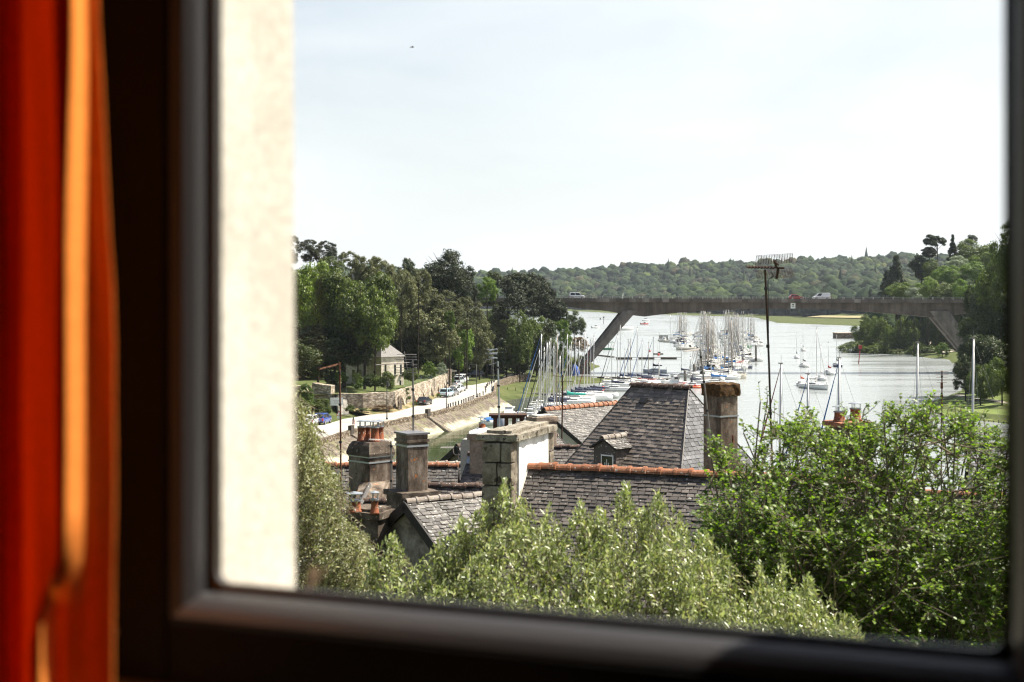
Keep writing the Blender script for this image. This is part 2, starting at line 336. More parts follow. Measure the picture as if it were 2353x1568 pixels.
# beads: a sloped moulding running round the pane with mitred corners
def ring(ins,tt): return [W(-ins,tt,GB-ins),W(GW+ins,tt,GB-ins),W(GW+ins,tt,GT+ins),W(-ins,tt,GT+ins)]
prof=[(.050,-.044),(.044,-.046),(.030,-.038),(.018,-.024),(.012,-.010),(.0125,.004)]
mb=MB(); rings=[ring(a,b) for a,b in prof]
for i in range(len(rings)-1):
    for k in range(4):
        a,b,c_,d_=rings[i][k],rings[i][(k+1)%4],rings[i+1][(k+1)%4],rings[i+1][k]; mb.add([a,b,c_,d_],[(3,2,1,0)])
wadd('glazing_bead',mb,m_bd)
mb=MB()
def rr(ins,tt,rad):
    pts=[]
    for cx,cz,a0 in ((-ins+rad,GB-ins+rad,180),(GW+ins-rad,GB-ins+rad,270),(GW+ins-rad,GT+ins-rad,0),(-ins+rad,GT+ins-rad,90)):
        for k in range(7):
            a=R(a0+15*k); pts.append(W(cx+rad*math.cos(a),tt,cz+rad*math.sin(a)))
    return pts
r1=rr(.0124,.003,.004); r2=rr(0,.004,.022); r3=rr(0,.020,.022); n=len(r1)
for A_,B_ in ((r1,r2),(r2,r3)):
    for k in range(n): mb.add([A_[k],A_[(k+1)%n],B_[(k+1)%n],B_[k]],[(3,2,1,0)])
wadd('gasket',mb,plain('rubber_gasket',(.018,.014,.012),.5))
mb=MB(); wbox(mb,-.012,GW+.012,.005,.009,GB-.012,GT+.012); wadd('pane',mb,m_gl)
mb=MB(); c0=W(-.150,-.056,21.475); pts=[]
for k in range(2): pts.append(c0+WN*(.004 if k==0 else -.004))
mb.tube(pts,.011,16); wadd('screw_cap',mb,plain('screw_cap_tan',(.10,.075,.055),.4),b=.002)
mb=MB(); wbox(mb,GW+.082,GW+.110,-.062,-.053,21.95,22.13); hnd=wadd('handle',mb,m_fr,b=.003)
mb=MB(); a_=W(GW+.096,-.062,22.08); b_=W(GW+.096,-.100,22.08); c_=W(GW+.092,-.105,21.95); mb.tube([a_,b_],.009,10); mb.tube([b_+Vector((0,0,.008)),b_,c_],[.010,.011,.008],10); wadd('lever',mb,m_fr,hnd,smooth=True)
mb=MB(); wbox(mb,-.3,GW+.3,-.26,-.064,GB-.185,GB-.155); tag(bev(mb.build('window_sill',plain('sill_oak',(.20,.14,.09),.5,0,.4,.2,6)),.006),'pale wooden inner sill below the dark window frame','sill')
# curtain with hanging folds
NS,NZ=240,46
def s_at(px,t):      # place along the wall seen at a photo column, t metres in front of the sash plane
    k=(px-1176.5)/F; o=W0+WN*t; return (k*o.y-o.x)/(WW.x-k*WW.y)
cur_v=[];cur_f=[]
for j in range(NZ+1):
    z=20.9+j*(24.3-20.9)/NZ; yy=680-(z-22)/1.95*F; lo=min(1,max(0,(yy-700)/900)); lo=lo*lo*(3-2*lo); up=min(1,max(0,(700-yy)/700))
    lo2=min(1,max(0,(yy-1270)/160)); lo2=lo2*lo2*(3-2*lo2)
    Z1_=s_at(-30,-.335); Z0=s_at(20,-.318); Y0=s_at(52,-.300); F0=s_at(92-2*lo2,-.318-.028*lo2); F1=s_at(126+8*lo2,-.322+.022*lo2); ta=-.345+.043*lo2; tb=-.300+.012*lo2; A=s_at(150-6*lo+14*up,ta); B=s_at(203-8*lo-2*up,tb); tc=tb
    while (lambda o,s_:1176.5+F*(o.x)/(o.y))(W0+WN*tc+WW*(B+(tc-tb)/.48),0)<264-38*up and tc<-.2: tc+=.0005
    Cc=B+(tc-tb)/.48
    ctl=[(Z1_-.36,-.33),(Z1_-.30,-.28),(Z1_-.23,-.335),(Z1_-.16,-.275),(Z1_-.10,-.335),(Z1_-.05,-.315),(Z1_,-.335),(Z0,-.318),(Y0,-.300),(F0,-.318-.028*lo2),(F1,-.322+.022*lo2),(A,ta),(B,tb),(B*.5+Cc*.5,(tb+tc)/2),(Cc,tc)]
    # arc-length resample with smoothing
    P_=np.array(ctl); tt=np.concatenate([[0],np.cumsum(np.hypot(*np.diff(P_,axis=0).T))]); u=np.linspace(0,tt[-1],NS+1); S_=np.interp(u,tt,P_[:,0]); T_=np.interp(u,tt,P_[:,1])
    ker=np.hanning(9); ker/=ker.sum(); S2=np.convolve(np.pad(S_,4,'edge'),ker,'valid'); T2=np.convolve(np.pad(T_,4,'edge'),ker,'valid')
    for i in range(NS+1): cur_v.append(W(S2[i],T2[i]+.003*math.sin(i*.21+z*7)*math.sin(z*3+i*.05),z))
for j in range(NZ):
    for i in range(NS):
        a=j*(NS+1)+i; cur_f.append((a,a+1,a+NS+2,a+NS+1))
t=NT('curtain_cloth'); wv=t.noise(90,2); c=t.mix((.95,.34,.07),t.ramp(wv,[(.3,.85),(.7,1.1)]),1.0,'MULTIPLY')
df=t.n('ShaderNodeBsdfDiffuse'); t.l(c,df.inputs[0]); tl=t.n('ShaderNodeBsdfTranslucent'); tl.inputs[0].default_value=(.95,.20,.015,1)
sh=t.n('ShaderNodeBsdfSheen') if hasattr(bpy.types,'ShaderNodeBsdfSheen') else None
ms=t.n('ShaderNodeMixShader'); ms.inputs[0].default_value=.34; t.l(df.outputs[0],ms.inputs[1]); t.l(tl.outputs[0],ms.inputs[2])
cur=np_mesh('curtain',[tuple(v) for v in cur_v],cur_f,t.done(ms.outputs[0]),smooth=True)
sm=cur.modifiers.new('thick','SOLIDIFY'); sm.thickness=.0015
tag(cur,'orange cloth curtain hanging in folds beside the dark window frame','curtain')
# ------------------------------------------------------------------ water, terrain, road
def W2(pts,z=WZ): return [tuple(G(x,y,z).xy) for x,y in pts]
left_shore=[(-70,112),(-46,128),(-36,150),(-27,172)]+W2([Z4(560,795),Z4(740,725),Z4(900,662),Z4(1080,602),Z4(1200,563),Z4(1340,543),Z4(1490,473),Z4(1640,423),Z4(1780,352)])+[(2.5,296),(6.5,303),(12,322),(15,341),(27,352),(28,359),(17,368),(16,384),(19,398),(23,405),(27,430),(24,470),(10,520),(-10,600),(-70,900),(-160,1300),(-320,1850)]
far_shore=[(-420,2150),(60,2050),(88,1960),(128,1712),(165,1620),(239,1410),(207,1110),(243,1000),(196,800),(152,620),(135,530),(144,516),(141,497),(146,478),(133,423),(108,340),(100,318),(91,300)]
right_shore=[(80.6,279),(77,262),(76,250),(83,235),(112,205),(135,160),(140,96)]
RIVER=left_shore+far_shore+right_shore+[(60,92),(0,97)]
RP=np.array(RIVER)
def river_sd(x,y):      # >0 on land
    x=np.asarray(x,float); y=np.asarray(y,float); d=np.full(x.shape,1e9); ins=np.zeros(x.shape,bool); n=len(RP)
    for i in range(n):
        ax,ay=RP[i]; bx,by=RP[(i+1)%n]; ex,ey=bx-ax,by-ay
        t=np.clip(((x-ax)*ex+(y-ay)*ey)/(ex*ex+ey*ey),0,1)
        d=np.minimum(d,np.hypot(x-ax-t*ex,y-ay-t*ey))
        cnd=((ay>y)!=(by>y))
        with np.errstate(divide='ignore',invalid='ignore'): xi=ax+(y-ay)/(by-ay if by!=ay else 1e-9)*ex
        ins^= cnd&(x<xi)
    return np.where(ins,-d,d)
def lerp(a,b,t): return a+(b-a)*t
def sst(a,b,x): t=np.clip((x-a)/(b-a),0,1); return t*t*(3-2*t)
def hills(x,y):
    return 6*np.sin(x*.006+1.3)*np.sin(y*.004+.5)+4*np.sin(x*.013+y*.009)+2*np.sin(x*.031-y*.02)
def terrain_h(x,y):
    x=np.asarray(x,float); y=np.asarray(y,float); s=river_sd(x,y)
    under=np.maximum(s*.25,-2.5)-.05
    near=np.clip(s*.6,0,2.4)+np.clip((96-y)/96,0,1)*10.5
    lq=np.clip(s/5,0,1)*2.2+np.clip(s-26,0,90)*.27+np.clip(s-26,0,60)*.03*np.sin(x*.11+y*.07)
    spit=np.clip(s*.16,0,1.0)
    lq=np.where((x>-1)&(y>296)&(y<440),np.minimum(lq,lerp(spit,lq,sst(10,22,s))),lq)
    rb=np.clip(s*.5,0,1.5)+np.clip(s-16,0,75)*.36
    far=np.clip(s*.1,0,.7)+np.clip(s-45,0,640)*.104+np.clip(hills(x,y),-9,9)*sst(80,350,s)
    h=np.where(x<60,lq,rb)
    wf=sst(720,1000,y); h=lerp(h,far,wf)
    wn=1-sst(100,126,y); h=lerp(h,near,wn)
    return np.where(s<=0,under+WZ,np.maximum(h,np.minimum(WZ+s*.12,h+WZ)))
def TH(x,y): return float(terrain_h(np.array([x]),np.array([y]))[0])
ang=np.concatenate([np.linspace(-180,-32,30)[:-1],np.linspace(-32,32,230),np.linspace(32,180,30)[1:]])
rad=np.concatenate([np.arange(3,150,3.),np.arange(150,460,2.2),np.arange(460,1000,7.),np.arange(1000,3000,22.),np.geomspace(3000,15000,18)])
A_,R_=np.meshgrid(np.radians(ang),rad); X=np.sin(A_)*R_; Y=np.cos(A_)*R_
H=terrain_h(X,Y); H=np.where((R_<11),np.minimum(H,12.9),H)
nv=X.size; na=len(ang); idx=np.arange(nv).reshape(len(rad),na)
fc=np.stack([idx[:-1,:-1].ravel(),idx[:-1,1:].ravel(),idx[1:,1:].ravel(),idx[1:,:-1].ravel()],1)[:,::-1]
t=NT('ground_cover'); z=t.n('ShaderNodeSeparateXYZ'); t.l(t.coord(),z.inputs[0])
veg=t.ramp(t.noise(.35,6,.7),[(.3,(.035,.045,.015)),(.5,(.07,.085,.028)),(.7,(.12,.115,.05))])
mud=t.ramp(t.noise(.5,6,.7),[(.3,(.13,.11,.08)),(.7,(.30,.27,.21))])
mr=t.n('ShaderNodeMath',operation='ADD'); t.l(z.outputs[2],mr.inputs[0]); nn=t.n('ShaderNodeMath',operation='MULTIPLY'); t.l(t.noise(.4,4),nn.inputs[0]); nn.inputs[1].default_value=.9; t.l(nn.outputs[0],mr.inputs[1])
mp2=t.n('ShaderNodeMapRange'); t.l(mr.outputs[0],mp2.inputs[0]); mp2.inputs[1].default_value=.35; mp2.inputs[2].default_value=.75
c=t.mix(mud,veg,mp2.outputs[0]); m_gr=t.done(t.pbsdf(c,.95,0,.1,t.bump(t.noise(1.5,5),.6,.15)))
me=mesh_np('ground',np.stack([X,Y,H],-1).reshape(-1,3),fc,m_gr,True); tag(link('ground',me),kind='structure')
# water
t=NT('river_water'); v=t.coord()
def wn(sc,st,det=3): return t.noise(sc,det,.55,v,st)
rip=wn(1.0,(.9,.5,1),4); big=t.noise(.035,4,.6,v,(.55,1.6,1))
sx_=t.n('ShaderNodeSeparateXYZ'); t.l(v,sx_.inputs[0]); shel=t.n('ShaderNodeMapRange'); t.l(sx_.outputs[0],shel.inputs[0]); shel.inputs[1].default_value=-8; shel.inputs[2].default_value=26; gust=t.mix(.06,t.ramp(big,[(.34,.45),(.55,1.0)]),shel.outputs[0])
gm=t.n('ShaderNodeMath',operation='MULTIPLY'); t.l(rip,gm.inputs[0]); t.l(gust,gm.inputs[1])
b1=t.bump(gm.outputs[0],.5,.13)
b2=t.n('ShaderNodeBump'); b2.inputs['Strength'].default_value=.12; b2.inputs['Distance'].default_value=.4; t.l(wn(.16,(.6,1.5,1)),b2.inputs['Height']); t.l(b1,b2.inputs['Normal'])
col=t.mix(t.ramp(t.noise(.05,4),[(.35,(.036,.052,.020)),(.65,(.055,.07,.032))]),(.25,.265,.26),shel.outputs[0])  # open water paled to stand in for glitter, sheltered side left dark
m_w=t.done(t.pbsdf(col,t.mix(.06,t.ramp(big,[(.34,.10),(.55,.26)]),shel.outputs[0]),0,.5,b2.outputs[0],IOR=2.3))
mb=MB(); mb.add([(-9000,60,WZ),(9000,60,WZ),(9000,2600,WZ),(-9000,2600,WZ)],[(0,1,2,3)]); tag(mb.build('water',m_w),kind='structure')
# road along the left quay
ROADZ=2.62
rt=[(-52,130),(-40,160)]+W2([Z4(190,692),Z4(340,652),Z4(500,602),Z4(740,548),Z4(1000,487),Z4(1250,437),Z4(1500,372),Z4(1780,262)],3.40)
QUAY=list(rt)
rq=W2([R4(1250,905),R4(1238,850),R4(1240,790),R4(1310,738),R4(1480,680),R4(1600,650),R4(1720,632),R4(1850,616)],3.40)
QUAYALL=QUAY+rq[1:]
lf=[(-66,140),(-52,172)]+W2([Z4(60,560),Z4(340,535),Z4(470,495),Z4(700,458),Z4(900,440),Z4(1050,398),Z4(1205,352),Z4(1295,298),Z4(1385,232),Z4(1440,170),Z4(1530,150),Z4(1640,126),Z4(1800,112),Z4(2030,92)],2.7)
t=NT('road_surface'); c=t.ramp(t.noise(.22,6,.65),[(.3,(.29,.265,.235)),(.6,(.39,.365,.325)),(.75,(.45,.42,.38))])
c=t.mix(c,(.26,.22,.17),t.ramp(t.noise(.55,5,.7,stretch=(.5,1.6,1)),[(.58,0),(.72,.8)]))
m_road=t.done(t.pbsdf(c,.9,0,.2,t.bump(t.noise(9,4),.4,.01)))
def poly_obj(name,pts,z,mat):
    bm=bmesh.new(); vs=[bm.verts.new((x,y,z)) for x,y in pts]; bm.faces.new(vs); bmesh.ops.triangulate(bm,faces=bm.faces[:]); 
    me=bpy.data.meshes.new(name); bm.to_mesh(me); bm.free(); me.materials.append(mat); o=link(name,me); return fixn(o)
road=poly_obj('road',QUAYALL+lf[::-1],ROADZ,m_road); tag(road,kind='structure')
# dirt verge and lawn strip between road and garden wall
def strip(pts_a,pts_b,n=1): 
    mb=MB()
    for i in range(len(pts_a)-1): mb.add([pts_a[i],pts_a[i+1],pts_b[i+1],pts_b[i]],[(0,1,2,3)])
    return mb
m_dirt=patchy('dry_verge',[(.30,(.06,.075,.02)),(.46,(.13,.12,.05)),(.58,(.26,.19,.11))],.6,.95,.03,6)
# quay wall: low parapet on the road edge and a sloped stone revetment to the water
t=NT('rubble_parapet'); vo=t.n('ShaderNodeTexVoronoi'); vo.inputs['Scale'].default_value=2.6; mpp=t.n('ShaderNodeMapping'); mpp.inputs['Scale'].default_value=(1,1,1.7); t.l(t.coord(),mpp.inputs[0]); t.l(mpp.outputs[0],vo.inputs['Vector'])
c=t.ramp(vo.outputs['Color'],[(.15,(.10,.072,.048)),(.5,(.20,.155,.11)),(.85,(.32,.265,.205))]); ed=t.ramp(vo.outputs['Distance'],[(.35,1),(.62,.42)]); c=t.mix(c,ed,1.0,'MULTIPLY'); c=t.mix(c,t.ramp(t.noise(.6,5,.7),[(.3,.7),(.7,1.3)]),1.0,'MULTIPLY')
M['rubble']=t.done(t.pbsdf(c,.95,0,.15,t.bump(vo.outputs['Distance'],-.8,.08)))
t=NT('revetment_stone'); z=t.n('ShaderNodeSeparateXYZ'); t.l(t.coord(),z.inputs[0])
vv=t.n('ShaderNodeTexVoronoi'); vv.inputs['Scale'].default_value=1.5; t.l(t.coord(),vv.inputs['Vector']); c=t.ramp(t.noise(.8,7,.75),[(.3,(.075,.06,.046)),(.5,(.155,.127,.10)),(.68,(.25,.213,.172))]); c=t.mix(c,t.ramp(vv.outputs['Distance'],[(.3,1.1),(.6,.68)]),1.0,'MULTIPLY'); c=t.mix(c,(.13,.14,.05),t.ramp(t.noise(.4,5,.7),[(.52,0),(.66,.7)]))
pale=t.ramp(t.noise(1.4,5,.65),[(.3,(.20,.18,.125)),(.6,(.40,.37,.285))])
zz=t.n('ShaderNodeMath',operation='ADD'); t.l(z.outputs[2],zz.inputs[0]); nn=t.n('ShaderNodeMath',operation='MULTIPLY'); t.l(t.noise(.5,5),nn.inputs[0]); nn.inputs[1].default_value=-1.6; t.l(nn.outputs[0],zz.inputs[1])
mr=t.n('ShaderNodeMapRange'); t.l(zz.outputs[0],mr.inputs[0]); mr.inputs[1].default_value=.45; mr.inputs[2].default_value=.85
c=t.mix(pale,c,mr.outputs[0]); m_rev=t.done(t.pbsdf(c,.95,0,.15,t.bump(t.noise(2.2,6,.7),.9,.12)))
M['rubble_stair']=patchy('worn_step',[(.3,(.16,.13,.10)),(.7,(.30,.26,.21))],2)
qw=thing('quay_wall','low rubble stone quay wall with sloped revetment along the pale road','wall',(*QUAY[4],ROADZ))
def sub(o,root): o.parent=root; o.matrix_parent_inverse=Matrix.Translation(-root.location); return o
def resample(pts,step):
    pts=[Vector((*p,0)) for p in pts]; out=[]
    for a,b in zip(pts,pts[1:]):
        n=max(1,int((b-a).length/step)); out+=[a.lerp(b,k/n) for k in range(n)]
    return out+[pts[-1]]
def normals2(ps):
    ns=[]
    for i in range(len(ps)):
        d=(ps[min(i+1,len(ps)-1)]-ps[max(i-1,0)]).normalized(); ns.append(Vector((d.y,-d.x,0)))
    return ns
qa=resample(QUAYALL,1.6); qn=normals2(qa)
mb=MB(); secs=[]
for i,(p,n) in enumerate(zip(qa,qn)):
    h=.80+.05*math.sin(i*1.7)+.03*math.sin(i*4.1)
    secs.append([p+n*.28+Vector((0,0,1.9)),p+n*.25+Vector((0,0,ROADZ+h)),p-n*.22+Vector((0,0,ROADZ+h+.02)),p-n*.25+Vector((0,0,2.4))])
mb.loft(secs); sub(fixn(mb.build('parapet',M['rubble'])),qw)
qb=resample(QUAY,1.2); qbn=normals2(qb); vs=[];nr=14
for i,(p,n) in enumerate(zip(qb,qbn)):
    wd=4.3 if p.y>200 else 5.4
    for k in range(nr+1):
        f=k/nr; q=p+n*(.2+f*wd); z=lerp(2.70,.05,f**1.1)
        j=.10*mnoise.noise(Vector((q.x*.6,q.y*.6,0)))+.22*max(0,math.sin(i*.55+.7*math.sin(i*.13)))**3*math.sin(f*math.pi)*(1 if f>.35 else 0)
        vs.append((q.x,q.y,z+j))
fs=[(i*(nr+1)+k,i*(nr+1)+k+1,(i+1)*(nr+1)+k+1,(i+1)*(nr+1)+k) for i in range(len(qb)-1) for k in range(nr)]
sub(fixn(np_mesh('revetment',vs,fs,m_rev,smooth=True)),qw)
for (zx,zy) in (Z4(520,605),Z4(1265,450)):       # stairs down the slope with a timber gate box at the head
    p=G(zx,zy+8,2.8); i=min(range(len(qb)),key=lambda k:(qb[k]-Vector((p.x,p.y,0))).length); p=qb[i]; n=qbn[i]; tg=Vector((-n.y,n.x,0))
    mb=MB()
    for k in range(14):
        f=k/14; c_=p+n*(.5+f*4.4)-tg*(f*1.3); mb.box((c_.x,c_.y,lerp(2.65,.3,f)+.04),(1.2,.42,.3),math.atan2(n.y,n.x)+1.5708)
    sub(mb.build('staircase',M['rubble_stair']),qw)
    mb=MB(); mb.box((p.x+n.x*.1,p.y+n.y*.1,ROADZ+.75),(1.1,.5,1.35),math.atan2(tg.y,tg.x)); sub(mb.build('gate',M['wood_dark']),qw)
# town quay in front (behind the roofs)
mb=MB(); tq=resample([(-70,112),(0,97),(60,92),(140,96)],6); tn=normals2(tq)
mb.loft([[p+Vector((0,.4,-1)),p+Vector((0,.4,2.6)),p+Vector((0,-1.2,2.6)),p+Vector((0,-1.2,-1))] for p in tq]); tag(fixn(mb.build('harbour_wall',M['rubble'])),'stone harbour wall below the slate roofs','wall')
# bollards along the quay edge
bl=[R4(392,1222),R4(430,1208),R4(478,1195),R4(525,1180),R4(575,1165),R4(632,1150),R4(672,1130),R4(710,1112),R4(752,1098),R4(785,1082),R4(820,1070),R4(852,1055),R4(925,1030),R4(962,1015),R4(1020,985),R4(1068,940),R4(1060,890),R4(1080,850),R4(1103,822),R4(1130,798),R4(1165,778),R4(1222,757)]
proto=None
for x,y in bl:
    q=G(x,y+2.0,ROADZ)
    if proto is None:
        proto=thing('bollard','short dark bollard on the road edge by the quay wall','bollard',q,0,'bollards along the quay edge'); mb=MB(); mb.lathe((0,0,0),[(.11,0),(.10,.5),(.13,.55),(.14,.68),(.09,.78),(.02,.8)],10); mb.build('post',M['black'],proto,True); mb=MB(); mb.lathe((0,0,.58),[(.135,0),(.15,.03),(.135,.06)],10); mb.build('band',M['steel_dark'],proto)
    else: copy_tree(proto).location=q
# garden walls
gw_label=['stone garden wall with an arched niche beside the road','long buttressed stone garden wall running to the parked cars','tall grey rubble wall corner left of the wall steps','sunlit end of the rubble wall above the ferns']
def rubble_wall(label,base,top_z,th=.55,nb=0):
    ps=resample(base,1.5); ns=normals2(ps); root=thing('stone_wall',label,'wall',(ps[0].x,ps[0].y,ROADZ)); mb=MB(); secs=[]
    for i,(p,n) in enumerate(zip(ps,ns)):
        f=i/(len(ps)-1); tz=lerp(top_z[0],top_z[1],f)+.16*mnoise.noise(Vector((p.x*.5,p.y*.5,3)))
        b=.12*mnoise.noise(Vector((p.x*.7,p.y*.7,9)))
        secs.append([p+n*(.25+b)+Vector((0,0,1.8)),p+n*(.05+b*.5)+Vector((0,0,tz)),p-n*th+Vector((0,0,tz+.03)),p-n*th+Vector((0,0,1.8))])
    mb.loft(secs); sub(fixn(mb.build('masonry',M['rubble_pale'])),root)
    for k in range(nb):
        i=int((k+.6)/nb*(len(ps)-1)); p=ps[i]; n=ns[i]; mb=MB(); tg=Vector((-n.y,n.x,0)); tz=lerp(top_z[0],top_z[1],i/(len(ps)-1))-.9-.5*rnd.random()
        mb.prism([p+n*.05-tg*.35+Vector((0,0,1.9)),p+n*(1.0)-tg*.35+Vector((0,0,1.9)),p+n*.05-tg*.35+Vector((0,0,tz))],tg*.7); sub(fixn(mb.build('buttress',M['rubble_pale'])),root)
    return root,ps,ns
t=NT('pale_rubble'); vo=t.n('ShaderNodeTexVoronoi'); vo.inputs['Scale'].default_value=2.1; mpp=t.n('ShaderNodeMapping'); mpp.inputs['Scale'].default_value=(1,1,1.8); t.l(t.coord(),mpp.inputs[0]); t.l(mpp.outputs[0],vo.inputs['Vector'])
c=t.ramp(vo.outputs['Color'],[(.1,(.24,.185,.14)),(.5,(.42,.35,.27)),(.85,(.54,.47,.38))]); c=t.mix(c,t.ramp(vo.outputs['Distance'],[(.35,1),(.62,.55)]),1.0,'MULTIPLY'); c=t.mix(c,t.ramp(t.noise(.45,6,.75),[(.3,.55),(.6,1.2)]),1.0,'MULTIPLY')
M['rubble_pale']=t.done(t.pbsdf(c,.95,0,.15,t.bump(vo.outputs['Distance'],-.8,.08)))
w1=W2([R3(560,965),R3(900,968),R3(1330,952)],2.6); w2=W2([R3(1330,952),R3(1560,880),R3(1780,800),R3(2050,690)],2.6)
wr,ps,ns=rubble_wall(gw_label[0],w1,(5.5,5.6)); wl2,ps2,ns2=rubble_wall(gw_label[1],w2,(5.7,6.1),.55,6)
p=G(*R3(1365,955),2.6); mb=MB(); n=ns2[0]; tg=Vector((-n.y,n.x,0))   # arched niche: dark panel as painted shade, with a stone surround standing proud
def arch(wd,h,r): return [(-wd,0),(-wd,h)]+[(-wd*math.cos(R(a)),h+r*math.sin(R(a))) for a in range(20,180,20)]+[(wd,h),(wd,0)]
pts=[p+n*.34+tg*a+Vector((0,0,b-.2)) for a,b in arch(1.15,2.0,.75)]; mb.prism(pts,n*.25); sub(fixn(mb.build('arch_surround',M['rubble'])),wl2)
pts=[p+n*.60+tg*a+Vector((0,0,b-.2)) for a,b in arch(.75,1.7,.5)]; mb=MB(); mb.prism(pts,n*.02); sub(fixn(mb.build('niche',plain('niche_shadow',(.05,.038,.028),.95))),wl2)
w3=W2([R3(215,955),R3(470,965)],2.6); rubble_wall(gw_label[2],w3,(7.2,6.8),1.2)
a=Vector((*w3[0],0)); rubble_wall(gw_label[3],[(a.x-7,a.y+3.5),(a.x-.3,a.y+.6)],(6.6,6.6),.9)
# pier at the road end of the long wall
e=ps2[-1]; mb=MB(); mb.box((e.x+.3,e.y-.2,4.7),(.9,.9,4.2),.4); mb.box((e.x+.3,e.y-.2,6.9),(1.1,1.1,.2),.4); sub(mb.build('pier',M['rubble_pale']),wl2)
# garden terrace, lawn, slope
m_lawn=patchy('garden_lawn',[(.35,(.045,.065,.018)),(.55,(.085,.105,.03)),(.7,(.17,.13,.065))],.5,.95,.04,5)
gd=[tuple(v.xy) for v in ps[::3]]+[tuple(v.xy) for v in ps2[1::3]]+[tuple(ps2[-1].xy)]
gd=gd+[(gd[-1][0]-6,gd[-1][1]+10),(-40,292),(-62,262),(-60,236)]
tag(poly_obj('lawn',gd,5.42,m_lawn),kind='structure')
vb=[Vector((x,y,ROADZ+.012)) for x,y in lf[5:11]]; 
va=[Vector((*q,2.62+.55)) for q in [w1[0],w1[1],w1[2],w2[1],w2[2],w2[3]]]
tag(fixn(strip(va,vb).build('verge',m_dirt)),kind='structure')
# steps up between the two walls, with an iron rail and a white board
st=thing('stone_steps','stone steps climbing between the rubble walls to the garden','steps',G(*R3(600,990),2.62))
p=G(*R3(640,1000),2.62); q=G(*R3(545,760),4.9); mb=MB()
for k in range(16):
    f=k/15; c_=p.lerp(Vector((q.x+1,p.y+7,5.3)),f); mb.box((c_.x,c_.y,c_.z-.25),(1.7,.6,.55),.5)
sub(mb.build('flight',M['concrete']),st)
mb=MB(); hr=[]
for k in range(5):
    f=k/4; c_=p.lerp(Vector((q.x+1,p.y+7,5.3)),f)+Vector((.9,-.3,0)); mb.tube([c_,c_+Vector((0,0,1))],.03,6); hr.append(c_+Vector((0,0,1)))
mb.tube(hr,.03,6); sub(mb.build('handrail',M['black']),st)
def board(name,label,cat,px,py,d,w,h,yaw,mats,th=.05,post=None,extra=None):
    c_=P(px,py,d); root=thing(name,label,cat,(c_.x,c_.y,c_.z),yaw); mb=MB(); mb.box((0,0,0),(w,th,h)); bev(mb.build('panel',mats[0],root),.008)
    if post: mb=MB(); mb.tube([(0,.05,post[0]-c_.z),(0,.05,h/2)],post[1],8); mb.build('post',mats[1],root)
    return root
bd=board('notice_board','white notice board on the wall beside the stone steps','board',*R3(545,840),236,2.1,1.3,.2,[M['white_paint'],M['black']],.05,(2.6,.05))
mb=MB()
for k in range(3): mb.box((0,-.03,.15-.2*k),(1.2-.3*k,.01,.05))
tri=None
tag(mb.build('lettering',M['steel_dark'],bd))
ws=board('warning_sign','triangular warning sign with a small plate on the roadside','road sign',*R3(575,1052),224,.62,.36,.25,[M['white_paint'],M['steel_dark']],.02,(2.6,.035))
mb=MB(); mb.prism([(-.45,0,.25),(.45,0,.25),(0,0,1.05)],(0,-.02,0)); mb.build('triangle',M['sign_red'],ws); mb=MB(); mb.prism([(-.32,-.024,.32),(.32,-.024,.32),(0,-.024,.9)],(0,-.006,0)); mb.build('triangle_face',M['white_paint'],ws); mb=MB(); mb.box((0,-.034,.6),(.05,.006,.28)); mb.box((0,-.034,.42),(.05,.006,.05)); mb.build('mark',M['black'],ws)
board('direction_sign','pale wooden direction sign on a post above the parked vans','road sign',*R3(2138,425),306,1.05,.36,.1,[M['stucco_pale'],M['steel_dark']],.05,(2.6,.05))
# street lamps on the quay
def lamp(label,px,ybot,ytop,arm,z=ROADZ):
    b=G(px,ybot,z); s=F/b.y; h=(ybot-ytop)/s; root=thing('street_lamp',label,'street lamp',b,0,'street lamps along the quay road')
    mb=MB(); mb.lathe((0,0,0),[(.16,0),(.16,.25),(.09,.3),(.075,1.4),(.06,h)],10); mb.build('post',M['black'],root,True)
    mb=MB(); L_=arm; pts=[(0,0,h-.08),(-L_*.25,0,h),(-L_,0,h)]; mb.tube(pts,.035,6); mb.build('arm',M['black'],root)
    mb=MB(); mb.lathe((-L_,0,h-.75),[(.22,0),(.24,.06),(.16,.28),(.06,.42),(.03,.75)],12); lt=mb.build('lantern',M['black'],root,True)
    mb=MB(); mb.lathe((-L_,0,h-.80),[(.10,0),(.17,.03),(.19,.06)],10); mb.build('diffuser',M['lamp_clear'],lt,True)
    return root
lamp('dark street lamp at the quay edge before the niche wall',*[R3(1226,1080)[0],R3(1226,1080)[1],R3(1232,560)[1]],-.25)
lamp('dark street lamp in front of the light blue car',*[R3(2036,930)[0],R3(2036,930)[1],R3(2040,540)[1]],-.25)
lamp('dark street lamp with a long arm beside the row of bollards',*[R4(900,1040)[0],R4(900,1040)[1],R4(890,447)[1]],1.35)
lamp('dark street lamp on the bend where the bollards curve',*[R4(1178,920)[0],R4(1178,920)[1],R4(1165,340)[1]],1.5)
fl=lamp('dark street lamp with blue and red signs on its post',*[R4(1585,640)[0],R4(1585,640)[1],R4(1578,177)[1]],1.35)
mb=MB(); mb.box((0,-.12,3.05),(.62,.03,.75)); mb.build('blue_sign',M['sign_blue'],fl); mb=MB(); mb.box((0,-.12,2.45),(.62,.03,.42)); mb.build('red_sign',M['sign_red'],fl); mb=MB(); mb.box((0,-.14,3.05),(.08,.01,.45)); mb.box((0,-.14,3.32),(.08,.01,.07)); mb.build('mark',M['white_paint'],fl)
